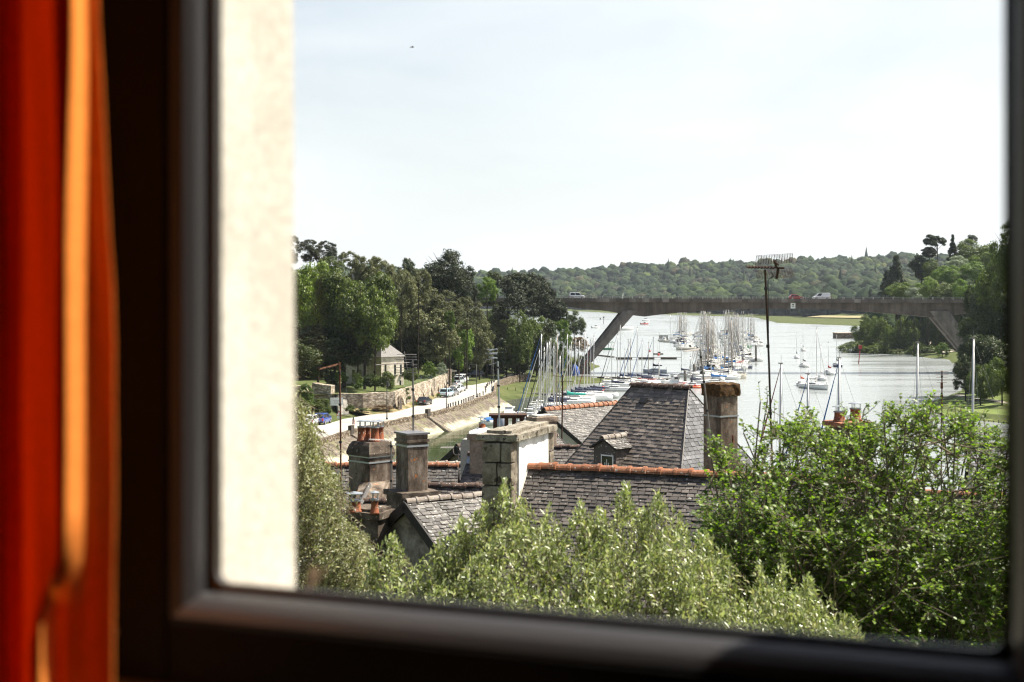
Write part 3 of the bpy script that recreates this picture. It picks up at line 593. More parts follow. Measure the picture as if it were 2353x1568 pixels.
b=G(*R4(1202,770),ROADZ); pp=thing('pole','plain slim dark pole behind the lamp on the bend','pole',b); mb=MB(); mb.lathe((0,0,0),[(.12,0),(.12,.3),(.06,.35),(.045,6.1)],8); mb.build('shaft',M['black'],pp,True); mb=MB(); mb.lathe((0,0,6.1),[(.08,0),(.08,.12),(.02,.2)],8); mb.build('finial',M['black'],pp)
# right bank: park path and landing stage
m_path=patchy('park_path',[(.35,(.36,.31,.24)),(.65,(.50,.45,.37))],.8,.95,.02,6)
def path(pts,w,z):
    ps=resample(pts,2.5); ns=normals2(ps); mb=MB()
    for i in range(len(ps)-1): mb.add([Vector((*(ps[i]+ns[i]*w)[:2],TH(ps[i].x,ps[i].y)+z)),Vector((*(ps[i+1]+ns[i+1]*w)[:2],TH(ps[i+1].x,ps[i+1].y)+z)),Vector((*(ps[i+1]-ns[i+1]*w)[:2],TH(ps[i+1].x,ps[i+1].y)+z)),Vector((*(ps[i]-ns[i]*w)[:2],TH(ps[i].x,ps[i].y)+z))],[(0,1,2,3)])
    return fixn(mb.build('path',m_path))
tag(path([(92,296),(91,272),(92,255),(96,236)],1.1,.06),kind='structure')
tag(path([(150,498),(158,505),(157,530),(166,560)],2.2,.35),kind='structure')
m_park=patchy('park_grass',[(.35,(.09,.12,.03)),(.55,(.14,.175,.045)),(.7,(.20,.21,.07))],.25,.95,.05,4)
pv=[(80.9,278.5),(77.6,262),(76.8,251),(83.5,236.5),(92,228),(108,232),(112,270),(100,310),(91.5,299)]
bm=bmesh.new(); n_=24; vs=[]
c_=np.array(pv).mean(0)
for ring_ in (1,.75,.5,.25):
    vs.append([bm.verts.new((c_[0]+(x-c_[0])*ring_,c_[1]+(y-c_[1])*ring_,max(TH(c_[0]+(x-c_[0])*ring_,c_[1]+(y-c_[1])*ring_),.25)+.04)) for x,y in pv])
cv=bm.verts.new((*c_,TH(*c_)+.04)); n_=len(pv)
for a_,b_ in zip(vs,vs[1:]):
    for k in range(n_): bm.faces.new((a_[k],a_[(k+1)%n_],b_[(k+1)%n_],b_[k]))
for k in range(n_): bm.faces.new((vs[-1][k],vs[-1][(k+1)%n_],cv))
me=bpy.data.meshes.new('park'); bm.to_mesh(me); bm.free(); me.materials.append(m_park); tag(fixn(link('grass_bank',me)),kind='structure')
# stakes and boards that edge the park
mb=MB(); ew=resample([(77.2,262),(76.3,250),(83,235.3),(100,216)],1.1)
ed=thing('timber_edging','dark timber edging of stakes and boards below the park lawn','edging',(ew[0].x,ew[0].y,0))
for q in ew: mb=MB(); mb.tube([(q.x,q.y-.1,-.6),(q.x,q.y-.1,.95+.2*rnd.random())],.09,6); sub(mb.build('stake',M['wood_dark']),ed)
mb=MB()
for a,b in zip(ew,ew[1:]): mb.obox(a+Vector((0,0,.0)),b-a,Vector((0,.06,0)),Vector((0,0,.62)))
sub(mb.build('boards',M['wood_dark']),ed)
mb=MB(); c_=G(*R5(1370,372),.3); jt=thing('stone_jetty','square dark stone jetty below the wooded bank','jetty',c_); mb.box((2,6,1.3),(15,11,3.4)); mb.build('masonry',M['rubble'],jt); mb=MB(); mb.box((2,6,3.1),(15.4,11.4,.25)); mb.build('coping',M['rubble_pale'],jt)
# dry field between the far woods
fm=patchy('dry_field',[(.3,(.22,.19,.09)),(.7,(.31,.27,.15))],.05,.95,.05,2)
FIELD=(275,1180)
mb=MB(); fv=[]
for j in range(9):
    for i in range(13):
        x=FIELD[0]+1+i*1.25; y=FIELD[1]-70+j*28; fv.append((x,y,TH(x,y)+.7))
fs=[(j*13+i,j*13+i+1,(j+1)*13+i+1,(j+1)*13+i) for j in range(8) for i in range(12)]
tag(fixn(np_mesh('field',fv,fs,fm,smooth=True)),kind='structure')
# ------------------------------------------------------------------ cars
SHAPES={ # length,width,height, sill, belt, bonnet z, then x of: bonnet start, windscreen base, roof front, roof rear, tail base (from the front, 0..L)
 'hatch':(4.0,1.72,1.48,.30,.92,.86,.12,1.05,1.75,3.35,3.88,.98),
 'sedan':(4.5,1.78,1.45,.30,.92,.86,.12,1.25,2.0,3.35,3.95,1.00),
 'suv':(4.4,1.84,1.66,.36,1.05,1.0,.12,1.15,1.8,3.8,4.25,1.10),
 'mpv':(4.3,1.80,1.66,.32,1.0,.94,.12,.85,1.6,3.75,4.18,1.05),
 'minivan':(4.4,1.80,1.82,.32,1.05,1.0,.12,.95,1.6,4.2,4.34,1.10),
 'van':(4.9,1.95,2.0,.36,1.12,1.08,.12,.80,1.55,4.78,4.86,1.95)}
def make_car(name,label,cat,paint,shape,loc,heading,group=None,panel_van=False,bars=False,plate=True):
    L,Wd,Hh,sill,belt,bon,xb,xw,xf,xr,xt,dk=SHAPES[shape]; hw_=Wd/2
    root=thing(name,label,cat,loc,heading,group)     # +x is forward, origin at mid-length on the road
    X0=L/2
    def sec(x,zt,zb,wt,wb,wm):   # closed section across the car at x
        return [(X0-x,-wb,zb),(X0-x,-wm,zb+.25),(X0-x,-wt,zt-.05),(X0-x,-wt*.86,zt),(X0-x,wt*.86,zt),(X0-x,wt,zt-.05),(X0-x,wm,zb+.25),(X0-x,wb,zb)]
    mb=MB(); st=[(0,.62,.34,.80),(.06,.72,.28,.88),(.25,bon-.07,sill-.04,.95),(xw*.6,bon-.01,sill-.05,.98),(xw,belt,sill-.05,.99),((xw+xt)/2,belt+.02,sill-.05,1),(xt-.25,belt+.02 if dk<1.3 else belt+.05,sill-.05,.99),(min(xt+.05,L-.12),dk-.02 if dk<1.3 else belt+.05,sill-.02,.96),(L-.04,(dk if dk<1.3 else belt)-.10,sill+.02,.90),(L,.62,sill+.06,.84)]
    mb.loft([sec(x,zt,zb,hw_*k*.97,hw_*k*.93,hw_*k) for x,zt,zb,k in st]); body=bev(fixn(mb.build('body',paint,root,True)),.02)
    # cabin: glazed block with a painted roof and pillars
    wt=hw_*.80; wb_=hw_*.95; zb=belt-.02
    def cab(xa,xb_,za,zb2,wa,wb2): pass
    A=[(xw-.05,zb),(xf,Hh-.05),(xr,Hh-.05),(xt+.02,zb)]
    mb=MB(); base=[(X0-A[0][0],-wb_,zb),(X0-A[3][0],-wb_,zb),(X0-A[3][0],wb_,zb),(X0-A[0][0],wb_,zb)]
    top=[(X0-xf,-wt,Hh-.05),(X0-xr,-wt,Hh-.05),(X0-xr,wt,Hh-.05),(X0-xf,wt,Hh-.05)]
    mb.add(base+top,[(3,2,1,0),(4,5,6,7),(0,1,5,4),(1,2,6,5),(2,3,7,6),(3,0,4,7)]); cabin=fixn(mb.build('cabin',paint,root))
    def on(a,b,c_,d_,name,ins=.06,off=.006,mat=None,u0=0,u1=1,v0=.08,v1=.90):
        a,b,c_,d_=map(Vector,(a,b,c_,d_)); nrm=(b-a).cross(d_-a).normalized()
        def q(u,v): return a.lerp(b,u).lerp(d_.lerp(c_,u),v)
        cen=(a+b+c_+d_)/4
        if nrm.dot(cen-Vector((0,0,cen.z)))<0: nrm=-nrm
        mb=MB(); mb.prism([q(u0,v0)+nrm*off,q(u1,v0)+nrm*off,q(u1,v1)+nrm*off,q(u0,v1)+nrm*off],-nrm*.02); return mb.build(name,mat or M['glass_dark'],cabin)
    on(base[0],base[3],top[3],top[0],'windscreen',u0=.07,u1=.93)
    if not panel_van: on(base[1],base[2],top[2],top[1],'rear_window',u0=.10,u1=.90,v0=.15)
    for s in (0,1):
        a,b,c_,d_=(base[0],base[1],top[1],top[0]) if s==0 else (base[3],base[2],top[2],top[3])
        on(a,b,c_,d_,'side_window',u0=.05,u1=.34 if panel_van else .47)
        if not panel_van: on(a,b,c_,d_,'side_window',u0=.51,u1=.92)
    mb=MB(); mb.loft([[(X0-x,-wt*k,Hh-.055),(X0-x,-wt*k*.9,Hh-.055+h),(X0-x,wt*k*.9,Hh-.055+h),(X0-x,wt*k,Hh-.055)] for x,k,h in ((xf-.03,.96,.02),(xf+.3,1.02,.05),(xr-.3,1.02,.055),(xr+.04,.97,.02))]); fixn(mb.build('roof',paint,root,True))
    if bars:
        for s in (-1,1): mb=MB(); mb.tube([(X0-xf-.2,s*wt*.9,Hh),(X0-xf-.3,s*wt*.9,Hh+.05),(X0-xr+.3,s*wt*.9,Hh+.05),(X0-xr+.2,s*wt*.9,Hh)],.02,6); mb.build('roof_rail',M['steel_dark'],root)
    rw=.32 if shape not in('van','suv') else .35
    for x in (L*.19,L*.80):
        for s in (-1,1):
            mb=MB(); mb.tube([(X0-x,s*(hw_-.20),rw),(X0-x,s*(hw_+.005),rw)],rw,16); wl=mb.build('wheel',M['tyre'],root); mb=MB(); mb.tube([(X0-x,s*(hw_-.02),rw),(X0-x,s*(hw_+.015),rw)],rw*.62,12); mb.build('rim',M['rim'],wl)
    zl=.80 if dk<1.3 else 1.0
    for s in (-1,1):
        mb=MB(); mb.box((-X0+.05,s*(hw_-.17),zl),(.14,.24,.24 if shape in('hatch','sedan') else .42)); bev(mb.build('tail_light',M['lamp_red'],root),.02)
        mb=MB(); mb.box((X0-.16,s*(hw_-.24),.66),(.2,.32,.15)); bev(mb.build('headlight',M['lamp_clear'],root),.02)
        mb=MB(); mb.box((X0-xw-.15,s*(hw_+.09),belt+.06),(.12,.18,.14)); bev(mb.build('mirror',paint,root),.02)
    mb=MB(); mb.box((-X0+.02,0,.42),(.14,Wd*.86,.16)); bev(mb.build('bumper',M['black'],root),.03)
    mb=MB(); mb.box((X0-.02,0,.40),(.12,Wd*.84,.18)); bev(mb.build('bumper',M['black'],root),.03)
    if plate: mb=MB(); mb.box((-X0-.005,0,.62),(.03,.52,.11)); mb.build('number_plate',M['plate'],root)
    return root
def road_dir(p):
    q=min(range(len(qb)-1),key=lambda k:(qb[k].xy-Vector(p).xy).length); d=qb[min(q+3,len(qb)-1)]-qb[max(q-3,0)]; return math.atan2(d.y,d.x)
def park(label,zx,zy,paint,shape,cat='car',name='parked_car',dh=0,rev=False,**kw):
    x,y=zx,zy; p=G(x,y,ROADZ+.02); h=road_dir(p)+dh
    return make_car(name,label,cat,M['car_'+paint],shape,p,h+(math.pi if rev else 0),'cars parked along the quay road',**kw)
park('white car with black rear window beside the blue car',*R3(205,1160),'white','suv',dh=.12)
park('blue hatchback parked under the ferny bank',*R3(350,1140),'blue','mpv',dh=.10)
park('white car mostly hidden behind the olive foliage',*R3(95,1200),'white','hatch',dh=.1)
park('black saloon parked alone beside the long garden wall',*R3(1735,880),'black','sedan',dh=-.10)
park('light blue people carrier at the near end of the parked row',*R3(2035,775),'ltblue','mpv',dh=-.15)
park('dark hatchback parked just ahead of the light blue people carrier',*R3(2115,752),'grey','hatch',dh=-.1)
park('white car parked between the dark hatchback and the silver car',*R3(2150,722),'white','hatch',dh=-.1)
park('silver grey saloon with dark rear window on the road side of the row',*R3(2205,700),'silver','sedan',dh=-.1)
park('grey car half hidden behind the silver saloon',*R3(2160,640),'silver','hatch',dh=-.1)
park('black windowed minivan parked behind the white van',*R3(2205,605),'silver','minivan','van','parked_van',dh=-.1)
park('white van at the far end of the parked row',*R3(2242,585),'white','van','van','parked_van',dh=-.1)
park('dark car parked broadside in the shade of the trees',*R4(870,682),'black','suv',dh=-1.2,rev=True)
park('dark green car parked at the road bend under the trees',*R4(1300,634),'black','mpv',dh=-1.2)
# ------------------------------------------------------------------ people
def skin_body(name,chains,mat,parent,root_r,sub=2):
    """one connected skeleton: chains=[(points,radii)], first point of each chain is merged with an existing joint"""
    me=bpy.data.meshes.new(name); vs=[];es=[];rs=[]
    def idx(p):
        for i,q in enumerate(vs):
            if (Vector(q)-Vector(p)).length<1e-4: return i
        vs.append(tuple(p)); rs.append(.03); return len(vs)-1
    for pts,rr_ in chains:
        last=None
        for p,r in zip(pts,rr_):
            i=idx(p); rs[i]=r
            if last is not None and last!=i: es.append((last,i))
            last=i
    me.from_pydata(vs,es,[]); o=link(name,me,parent); me.materials.append(mat)
    sk=o.modifiers.new('skin','SKIN'); sk.use_smooth_shade=True
    for i,r in enumerate(rs): me.skin_vertices[0].data[i].radius=(r,r*.9)
    me.skin_vertices[0].data[0].use_root=True
    ss=o.modifiers.new('sub','SUBSURF'); ss.levels=sub; ss.render_levels=sub
    dg=bpy.context.evaluated_depsgraph_get(); ev=o.evaluated_get(dg); nm=bpy.data.meshes.new_from_object(ev); o.modifiers.clear(); o.data=nm
    if not nm.materials: nm.materials.append(mat)
    return o
def hand(wrist,d,side):   # palm, four fingers and a thumb as branches of the arm
    w_=Vector(wrist); d=Vector(d).normalized(); s=Vector((side,0,0)); s=(s-d*s.dot(d)).normalized(); f=d.cross(s)
    palm=w_+d*.07; out=[([w_,palm],[.024,.032])]
    for k,(off,ln) in enumerate(((-.027,.062),(-.009,.072),(.010,.068),(.027,.052))):
        a=palm+f*off+d*.02; out.append(([palm,a,a+d*ln*.5+s*(-.006),a+d*ln*.95+s*(-.022)],[.030,.009,.0085,.007]))
    out.append(([palm,w_+d*.045-f*.045,w_+d*.085-f*.058-s*.01],[.030,.011,.009])); return out
def walking_girl(loc,heading,scale=1.0):
    root=thing('person','person with long dark hair in a pale dress walking on the road','person',loc,heading); root.scale=(scale,)*3
    pel=(0,0,.88); ch=[([pel,(0,.0,1.02),(0,.02,1.22),(0,.02,1.38),(0,.03,1.45),(0,.045,1.52),(0,.05,1.60),(0,.04,1.66)],[.13,.115,.12,.085,.05,.075,.088,.05]),
        ([pel,(.085,.0,.82),(.09,.10,.47),(.09,.02,.10),(.09,.06,.04),(.09,.17,.025)],[.13,.088,.055,.034,.036,.024]),
        ([pel,(-.085,.0,.82),(-.09,-.02,.46),(-.09,-.20,.13),(-.09,-.20,.06),(-.09,-.09,.03)],[.13,.088,.055,.034,.036,.024]),
        ([(0,.02,1.38),(.16,.02,1.36),(.20,-.06,1.10),(.21,.03,.87)],[.085,.05,.036,.025]),
        ([(0,.02,1.38),(-.16,.02,1.36),(-.20,.06,1.10),(-.21,.18,.90)],[.085,.05,.036,.025])]
    ch+=hand((.21,.03,.87),(.0,.25,-1),-1)+hand((-.21,.18,.90),(0,.45,-1),1)
    ch+=[([(0,.05,1.60),(0,.135,1.575)],[.088,.014])]
    skin_body('body',ch,M['skin'],root,.1)
    mb=MB(); secs=[]
    for z,rx,ry,dy in ((.62,.25,.24,.0),(.75,.225,.20,.0),(.95,.175,.15,.0),(1.08,.145,.125,.0),(1.25,.165,.135,.02),(1.37,.16,.11,.02),(1.42,.10,.08,.03)):
        secs.append([(rx*math.cos(2*math.pi*k/18)*(1+.05*math.sin(k*4+z*3)),dy+ry*math.sin(2*math.pi*k/18),z) for k in range(18)])
    mb.loft(secs,cap=False); fixn(mb.build('dress',M['dress'],root,True)).modifiers.new('t','SOLIDIFY').thickness=.008
    mb=MB(); secs=[]
    for z,r,dy in ((1.74,.03,.02),(1.71,.085,.015),(1.64,.112,-.005),(1.55,.115,-.035),(1.42,.11,-.07),(1.28,.10,-.085),(1.18,.06,-.08)):
        secs.append([(r*1.02*math.cos(2*math.pi*k/14),dy+r*.85*math.sin(2*math.pi*k/14)*(1 if z>1.6 else .6),z) for k in range(14)])
    mb.loft(secs); fixn(mb.build('hair',M['hair'],root,True))
    for s in (-1,1):
        mb=MB(); mb.lathe((s*.032,.128,1.605),[(.001,-.008),(.010,0),(.001,.008)],8); mb.build('eye',M['black'],root)
    return root
g=G(*R3(772,1192),ROADZ+.01); walking_girl(g,road_dir(g)-1.5708,.90)
def seated_person(loc,heading,label):
    root=thing('person',label,'person',loc,heading)
    pel=(0,0,.12); ch=[([pel,(0,.03,.30),(0,.05,.48),(0,.06,.60),(0,.07,.66),(0,.09,.74),(0,.10,.82),(0,.09,.87)],[.13,.13,.135,.09,.05,.075,.09,.05]),
        ([pel,(.10,.06,.12),(.13,.45,.16),(.13,.50,-.20),(.13,.62,-.24)],[.13,.085,.06,.042,.03]),([pel,(-.10,.06,.12),(-.13,.45,.16),(-.13,.48,-.20),(-.13,.60,-.24)],[.13,.085,.06,.042,.03]),
        ([(0,.06,.60),(.18,.06,.58),(.24,.12,.34),(.14,.36,.26)],[.09,.055,.04,.027]),([(0,.06,.60),(-.18,.06,.58),(-.24,.12,.34),(-.14,.36,.26)],[.09,.055,.04,.027])]
    ch+=hand((.14,.36,.26),(-.2,1,-.2),-1)+hand((-.14,.36,.26),(.2,1,-.2),1)+[([(0,.10,.82),(0,.185,.795)],[.09,.014])]
    skin_body('body',ch,M['skin'],root,.1)
    mb=MB(); secs=[]
    for z,rx,ry,dy in ((.06,.19,.17,.0),(.2,.175,.155,.015),(.38,.19,.16,.04),(.52,.205,.15,.055),(.62,.15,.11,.06),(.66,.08,.08,.07)):
        secs.append([(rx*math.cos(2*math.pi*k/16),dy+ry*math.sin(2*math.pi*k/16),z) for k in range(16)])
    mb.loft(secs,cap=False); mb.tube([(.16,.06,.58),(.245,.12,.34),(.16,.33,.27)],[.075,.06,.045],10); mb.tube([(-.16,.06,.58),(-.245,.12,.34),(-.16,.33,.27)],[.075,.06,.045],10); fixn(mb.build('jacket',M['sign_red'],root,True))
    mb=MB(); mb.lathe((0,.075,.76),[(.098,0),(.106,.06),(.09,.12),(.03,.16)],14); mb.build('hair',M['hair'],root,True)
    return root
# ------------------------------------------------------------------ the bridge
t=NT('bridge_concrete'); c=t.ramp(t.noise(.16,6,.7),[(.3,(.075,.059,.048)),(.55,(.125,.101,.083)),(.75,(.19,.158,.134))])
c=t.mix(c,t.ramp(t.noise(.7,5,.7,stretch=(1,1,.12)),[(.3,.62),(.65,1.15)]),1.0,'MULTIPLY'); m_br=t.done(t.pbsdf(c,.9,0,.2,t.bump(t.noise(3,4),.3,.02)))
t=NT('bridge_panels'); c=t.ramp(t.island(),[(0,(.09,.073,.062)),(.8,(.145,.122,.104)),(1,(.23,.20,.175))]); c=t.mix(c,t.ramp(t.noise(.6,5,.7,stretch=(1,1,.3)),[(.3,.65),(.65,1.15)]),1.0,'MULTIPLY'); m_brp=t.done(t.pbsdf(c,.9,0,.2))
BD=389.0
br=thing('bridge','long brown concrete bridge on slanted legs across the river','bridge',P(1800,680,BD))
def badd(n,mb,mat,par=None):
    o=mb.build(n,mat); o.parent=par or br
    if par is None: o.matrix_parent_inverse=Matrix.Translation(-br.location)
    return o
def bx(px): return (px-1176.5)/F*BD
def bz(py): return EYE-(py-680.0)/F*BD
def rail_y(px): return 681.0+(px-1275)/938*2.6
mb=MB(); xs=[760,1298,1400,1445,1482,1510,1560,1650,1750,1850,1949,2050,2110,2144,2175,2223,2900]; ys=[703,704.5,716,724,728,724.5,719,712.5,709.6,709.8,712.7,721,726,730,727,721.5,716]
tp=[rail_y(x)+12.6 for x in xs]
for y0,y1 in ((1.2,8.8),): 
    secs=[[(bx(x),BD+y0,bz(b)),(bx(x),BD+y1,bz(b)),(bx(x),BD+y1,bz(a)),(bx(x),BD+y0,bz(a))] for x,a,b in zip(xs,tp,ys)]
    mb.loft(secs)
fixn(badd('girder',mb,m_br))
mb=MB(); mb.obox((bx(760),BD+.05,bz(rail_y(760)+12.4)),(bx(2900)-bx(760),0,bz(rail_y(2900)+12.4)-bz(rail_y(760)+12.4)),(0,9.9,0),(0,0,.42)); badd('deck',mb,m_br)
mb=MB(); x=762
while x<2896:
    x2=min(x+15.2,2898); z0=bz(rail_y(x)+13.2); 
    mb.obox((bx(x)+.02,BD-.06,z0),(bx(x2)-bx(x)-.04,0,0),(0,.10,0),(0,0,1.02+.02*rnd.random())); x=x2
badd('fascia',mb,m_brp)
mb=MB()
for yy in (BD+.05,BD+9.8): mb.obox((bx(760),yy,bz(rail_y(760)+5.5)),(bx(2900)-bx(760),0,bz(rail_y(2900))-bz(rail_y(760))),(0,.22,0),(0,0,.14))
badd('parapet',mb,m_br)
mb=MB()
for yy in (BD+.02,BD+9.9): mb.obox((bx(760),yy,bz(rail_y(760)+.9)),(bx(2900)-bx(760),0,bz(rail_y(2900))-bz(rail_y(760))),(0,.1,0),(0,0,.10)); mb.obox((bx(760),yy,bz(rail_y(760)+2.5)),(bx(2900)-bx(760),0,bz(rail_y(2900))-bz(rail_y(760))),(0,.06,0),(0,0,.05))
badd('guard_rail',mb,M['steel_dark'])
mb=MB(); x=764
while x<2896: 
    for yy in (BD-.02,BD+9.94): mb.box((bx(x),yy,bz(rail_y(x)+2.6)),(.12,.14,.75))
    x+=23
badd('rail_posts',mb,M['concrete'])
t=NT('leg_concrete_lit'); c=t.ramp(t.noise(.3,6,.7),[(.3,(.11,.092,.08)),(.6,(.19,.165,.145)),(.75,(.27,.24,.215))]); c=t.mix(c,t.ramp(t.noise(1.2,4,.6,stretch=(1,1,.2)),[(.3,.7),(.65,1.15)]),1.0,'MULTIPLY'); m_leg=t.done(t.pbsdf(c,.9,0,.2))  # lighter than the girder: the lit look of the legs is in the colour
def leg(pts_top,pts_bot,y0,y1,th):
    a,b=[Vector((bx(x),0,bz(y))) for x,y in pts_top]; c_,d_=[Vector((bx(x),0,bz(y))) for x,y in pts_bot]
    mb=MB()
    def row(y,ins): 
        m1=a.lerp(b,ins); m2=a.lerp(b,1-ins); n1=c_.lerp(d_,ins); n2=c_.lerp(d_,1-ins); return [v+Vector((0,y,0)) for v in (m1,m2,n2,n1)]
    f=row(BD+y0+.35,0); g_=row(BD+y0,.28); h=row(BD+y1,0)
    mb.add(f+g_+h,[(4,5,6,7),(0,1,5,4),(1,2,6,5),(2,3,7,6),(3,0,4,7),(0,8,9,1),(1,9,10,2),(2,10,11,3),(3,11,8,0),(8,11,10,9)])
    fixn(badd('leg',mb,m_leg))
leg([(1433,714),(1465,714)],[(1337,834),(1360,834)],.6,3.2,1); leg([(1431,714),(1461,714)],[(1336,834),(1357,834)],6.4,9.0,1)
leg([(2138,715),(2184,715)],[(2232,826),(2262,826)],.6,3.2,1); leg([(2142,715),(2188,715)],[(2236,826),(2266,826)],6.4,9.0,1)
mb=MB()
for px in (1343,2248): mb.box((bx(px),BD+4.8,1.7 if px<2000 else 3.4),(4,11,3.4),0,0,.7)
badd('footing',mb,M['rubble'])
c_=P(1824,703,BD); mb=MB(); mb.box((c_.x,BD+1.10,c_.z),(1.3,.10,1.5)); bs=badd('navigation_sign',mb,M['white_paint']); mb=MB()
mb.prism([(c_.x-.32,BD+1.045,c_.z+.45),(c_.x+.32,BD+1.045,c_.z+.45),(c_.x,BD+1.045,c_.z-.05)],(0,-.01,0)); mb.box((c_.x,BD+1.04,c_.z-.3),(.7,.01,.18)); badd('mark',mb,M['black'],bs)
RZ=bz(692.0)+.45
def bridge_car(label,name,cat,px,paint,shape,dirn,lane=2.6,**kw):
    d=BD+lane; return make_car(name,label,cat,M['car_'+paint],shape,((px-1176.5)/F*d,d,RZ),0 if dirn>0 else math.pi,None,**kw)
RZ=bz(rail_y(1330)+6.6)
bridge_car('white people carrier driving over the left end of the bridge','minivan','van',1326,'white','minivan',1)
RZ=bz(rail_y(1828)+7.0); bridge_car('red car driving over the middle of the bridge','car','car',1829,'red','hatch',1)
RZ=bz(rail_y(1888)+7.4); bridge_car('white panel van driving behind the red car on the bridge','van','van',1887,'white','van',-1,6.6,panel_van=True)
# ------------------------------------------------------------------ boats
def hull_secs(L,B,fb,n=9,stern=.72):
    secs=[]
    for i in range(n):
        u=i/(n-1); x=-L/2+u*L
        w_=B/2*(stern+(1-stern)*math.sin(min(1,u*1.8)*math.pi/2)) if u<.55 else B/2*max(.02,math.cos((u-.55)/.45*math.pi/2)**.75)
        sh=fb*(1+.28*(u-.35)**2*2); rk=.10*L*max(0,u-.9)*2
        secs.append([(x-rk*.2,0,-.25*(1-u**6)),(x,w_*.72,-.05),(x+rk*.5,w_*.97,sh*.5),(x+rk,w_,sh),(x+rk,w_*.94,sh+.05),(x+rk,0,sh+.09),(x+rk,-w_*.94,sh+.05),(x+rk,-w_,sh),(x+rk*.5,-w_*.97,sh*.5),(x,-w_*.72,-.05)])
    return secs
def sailboat(label,L=8.5,mast=11.5,hull='gel_white',cover='cov_navy',jib='rope_white',loc=(0,0,0),heading=0,group=None,mastmat='alu',rig=True,hood=None,mr=.075,name='sailing_boat',detail=True):
    root=thing(name,label,'sailing boat',loc,heading,group); B=L*.33; fb=L*.105
    mb=MB(); mb.loft(hull_secs(L,B,fb)); h=fixn(mb.build('hull',M[hull],root,True))
    mb=MB(); 
    for s in (-1,1): mb.tube([(x,s*abs(yy)*1.0,z) for x,yy,z in [(q[3][0],q[3][1],q[3][2]*.99) for q in hull_secs(L*1.002,B*1.01,fb)]],.03,5)
    mb.build('rubbing_strake',M['cov_navy'] if hull!='gel_navy' else M['gel_white'],h)
    mb=MB(); cz=fb+.05; secs=[]
    for u,wk,hh in ((-.16,.62,.36),(-.02,.66,.42),(.14,.58,.36),(.26,.40,.16),(.31,.28,.03)):
        x=u*L; w_=B/2*wk; secs.append([(x,-w_,cz-.05),(x,-w_*.86,cz+hh),(x,w_*.86,cz+hh),(x,w_,cz-.05)])
    mb.loft(secs); cb=fixn(mb.build('cabin',M['gel_white'],root)); 
    if detail:
        mb=MB()
        for s in (-1,1): mb.obox((-.12*L,s*B*.325,cz+.12),(.28*L,0,0),(0,-s*.05,.0),(0,0,.15))
        mb.build('cabin_window',M['glass_dark'],cb)
    mb=MB(); mb.obox((-.44*L,-B*.2,fb+.10),(.26*L,0,0),(0,B*.4,0),(0,0,.03)); mb.build('cockpit',M['deck'],root)
    mx=.08*L; top=fb+.4+mast
    mb=MB(); mb.tube([(mx,0,fb+.3),(mx-.02,0,fb+.3+mast*.6),(mx-.10,0,top)],[mr,mr,mr*.72],8); m=mb.build('mast',M[mastmat],root,True)
    mb=MB(); zs=fb+.3+mast*.55; mb.tube([(mx-.05,-B*.36,zs+.08),(mx,0,zs),(mx-.05,B*.36,zs+.08)],.022,5); mb.build('spreader',M[mastmat],m)
    mb=MB(); mb.tube([(mx-.10,0,top),(mx-.10,.0,top+.7)],.012,4); mb.box((mx-.05,0,top+.04),(.34,.16,.08)); mb.build('masthead',M['steel_dark'],m)
    bz_=fb+1.15; bl_=.40*L
    mb=MB(); mb.tube([(mx,0,bz_),(mx-bl_,0,bz_+.05)],.05,6); bo=mb.build('boom',M[mastmat],root)
    if cover:
        mb=MB(); mb.loft([[(mx+.08-x*bl_,-w_,bz_-.02),(mx+.08-x*bl_,-w_*.75,bz_+hh*.6),(mx+.08-x*bl_,0,bz_+hh),(mx+.08-x*bl_,w_*.75,bz_+hh*.6),(mx+.08-x*bl_,w_,bz_-.02),(mx+.08-x*bl_,0,bz_-.08)] for x,w_,hh in ((0,.10,1.0),(.08,.15,.62),(.25,.16,.40),(.6,.13,.30),(.98,.07,.18))]); fixn(mb.build('sail_cover',M[cover],bo,True))
    if jib: mb=MB(); mb.tube([(.47*L,0,fb+.35),(mx+.3*(.47*L-mx),0,fb+.3+(top-fb)*.68),(mx-.05,0,top-.25)],[.085,.06,.022],6); mb.build('furled_jib',M[jib],root)
    if rig:
        mb=MB(); 
        for s in (-1,1): mb.tube([(mx-.12,s*B*.46,fb+.1),(mx-.05,s*B*.36,zs+.08),(mx-.10,0,top-.1)],.010,3)
        mb.tube([(-.49*L,0,fb+.2),(mx-.10,0,top)],.010,3); mb.build('rigging',M['wire'],root)
    if detail:
        mb=MB()
        for s in (-1,1):
            mb.tube([(.30*L,s*B*.34,fb+.75),(.47*L,s*.1,fb+.85)],.02,4); mb.tube([(.30*L,s*B*.34,fb+.1),(.30*L,s*B*.34,fb+.75)],.02,4); mb.tube([(-.48*L,s*B*.30,fb+.1),(-.48*L,s*B*.30,fb+.75)],.02,4)
        mb.tube([(.47*L,-.1,fb+.85),(.47*L,.1,fb+.85)],.02,4); mb.tube([(-.48*L,-B*.3,fb+.75),(-.48*L,B*.3,fb+.75)],.02,4); mb.build('pulpit',M['alu'],root)
    if hood:
        mb=MB(); secs=[]
        for x,hh in ((-.13*L,.95),(-.19*L,.92),(-.24*L,.75)): secs.append([(x,B*.34*math.cos(R(a)),cz+.1+hh*math.sin(R(a))) for a in range(0,181,20)])
        mb.loft(secs,cap=False); o=fixn(mb.build('spray_hood',M[hood],root,True)); o.modifiers.new('t','SOLIDIFY').thickness=.02
    return root
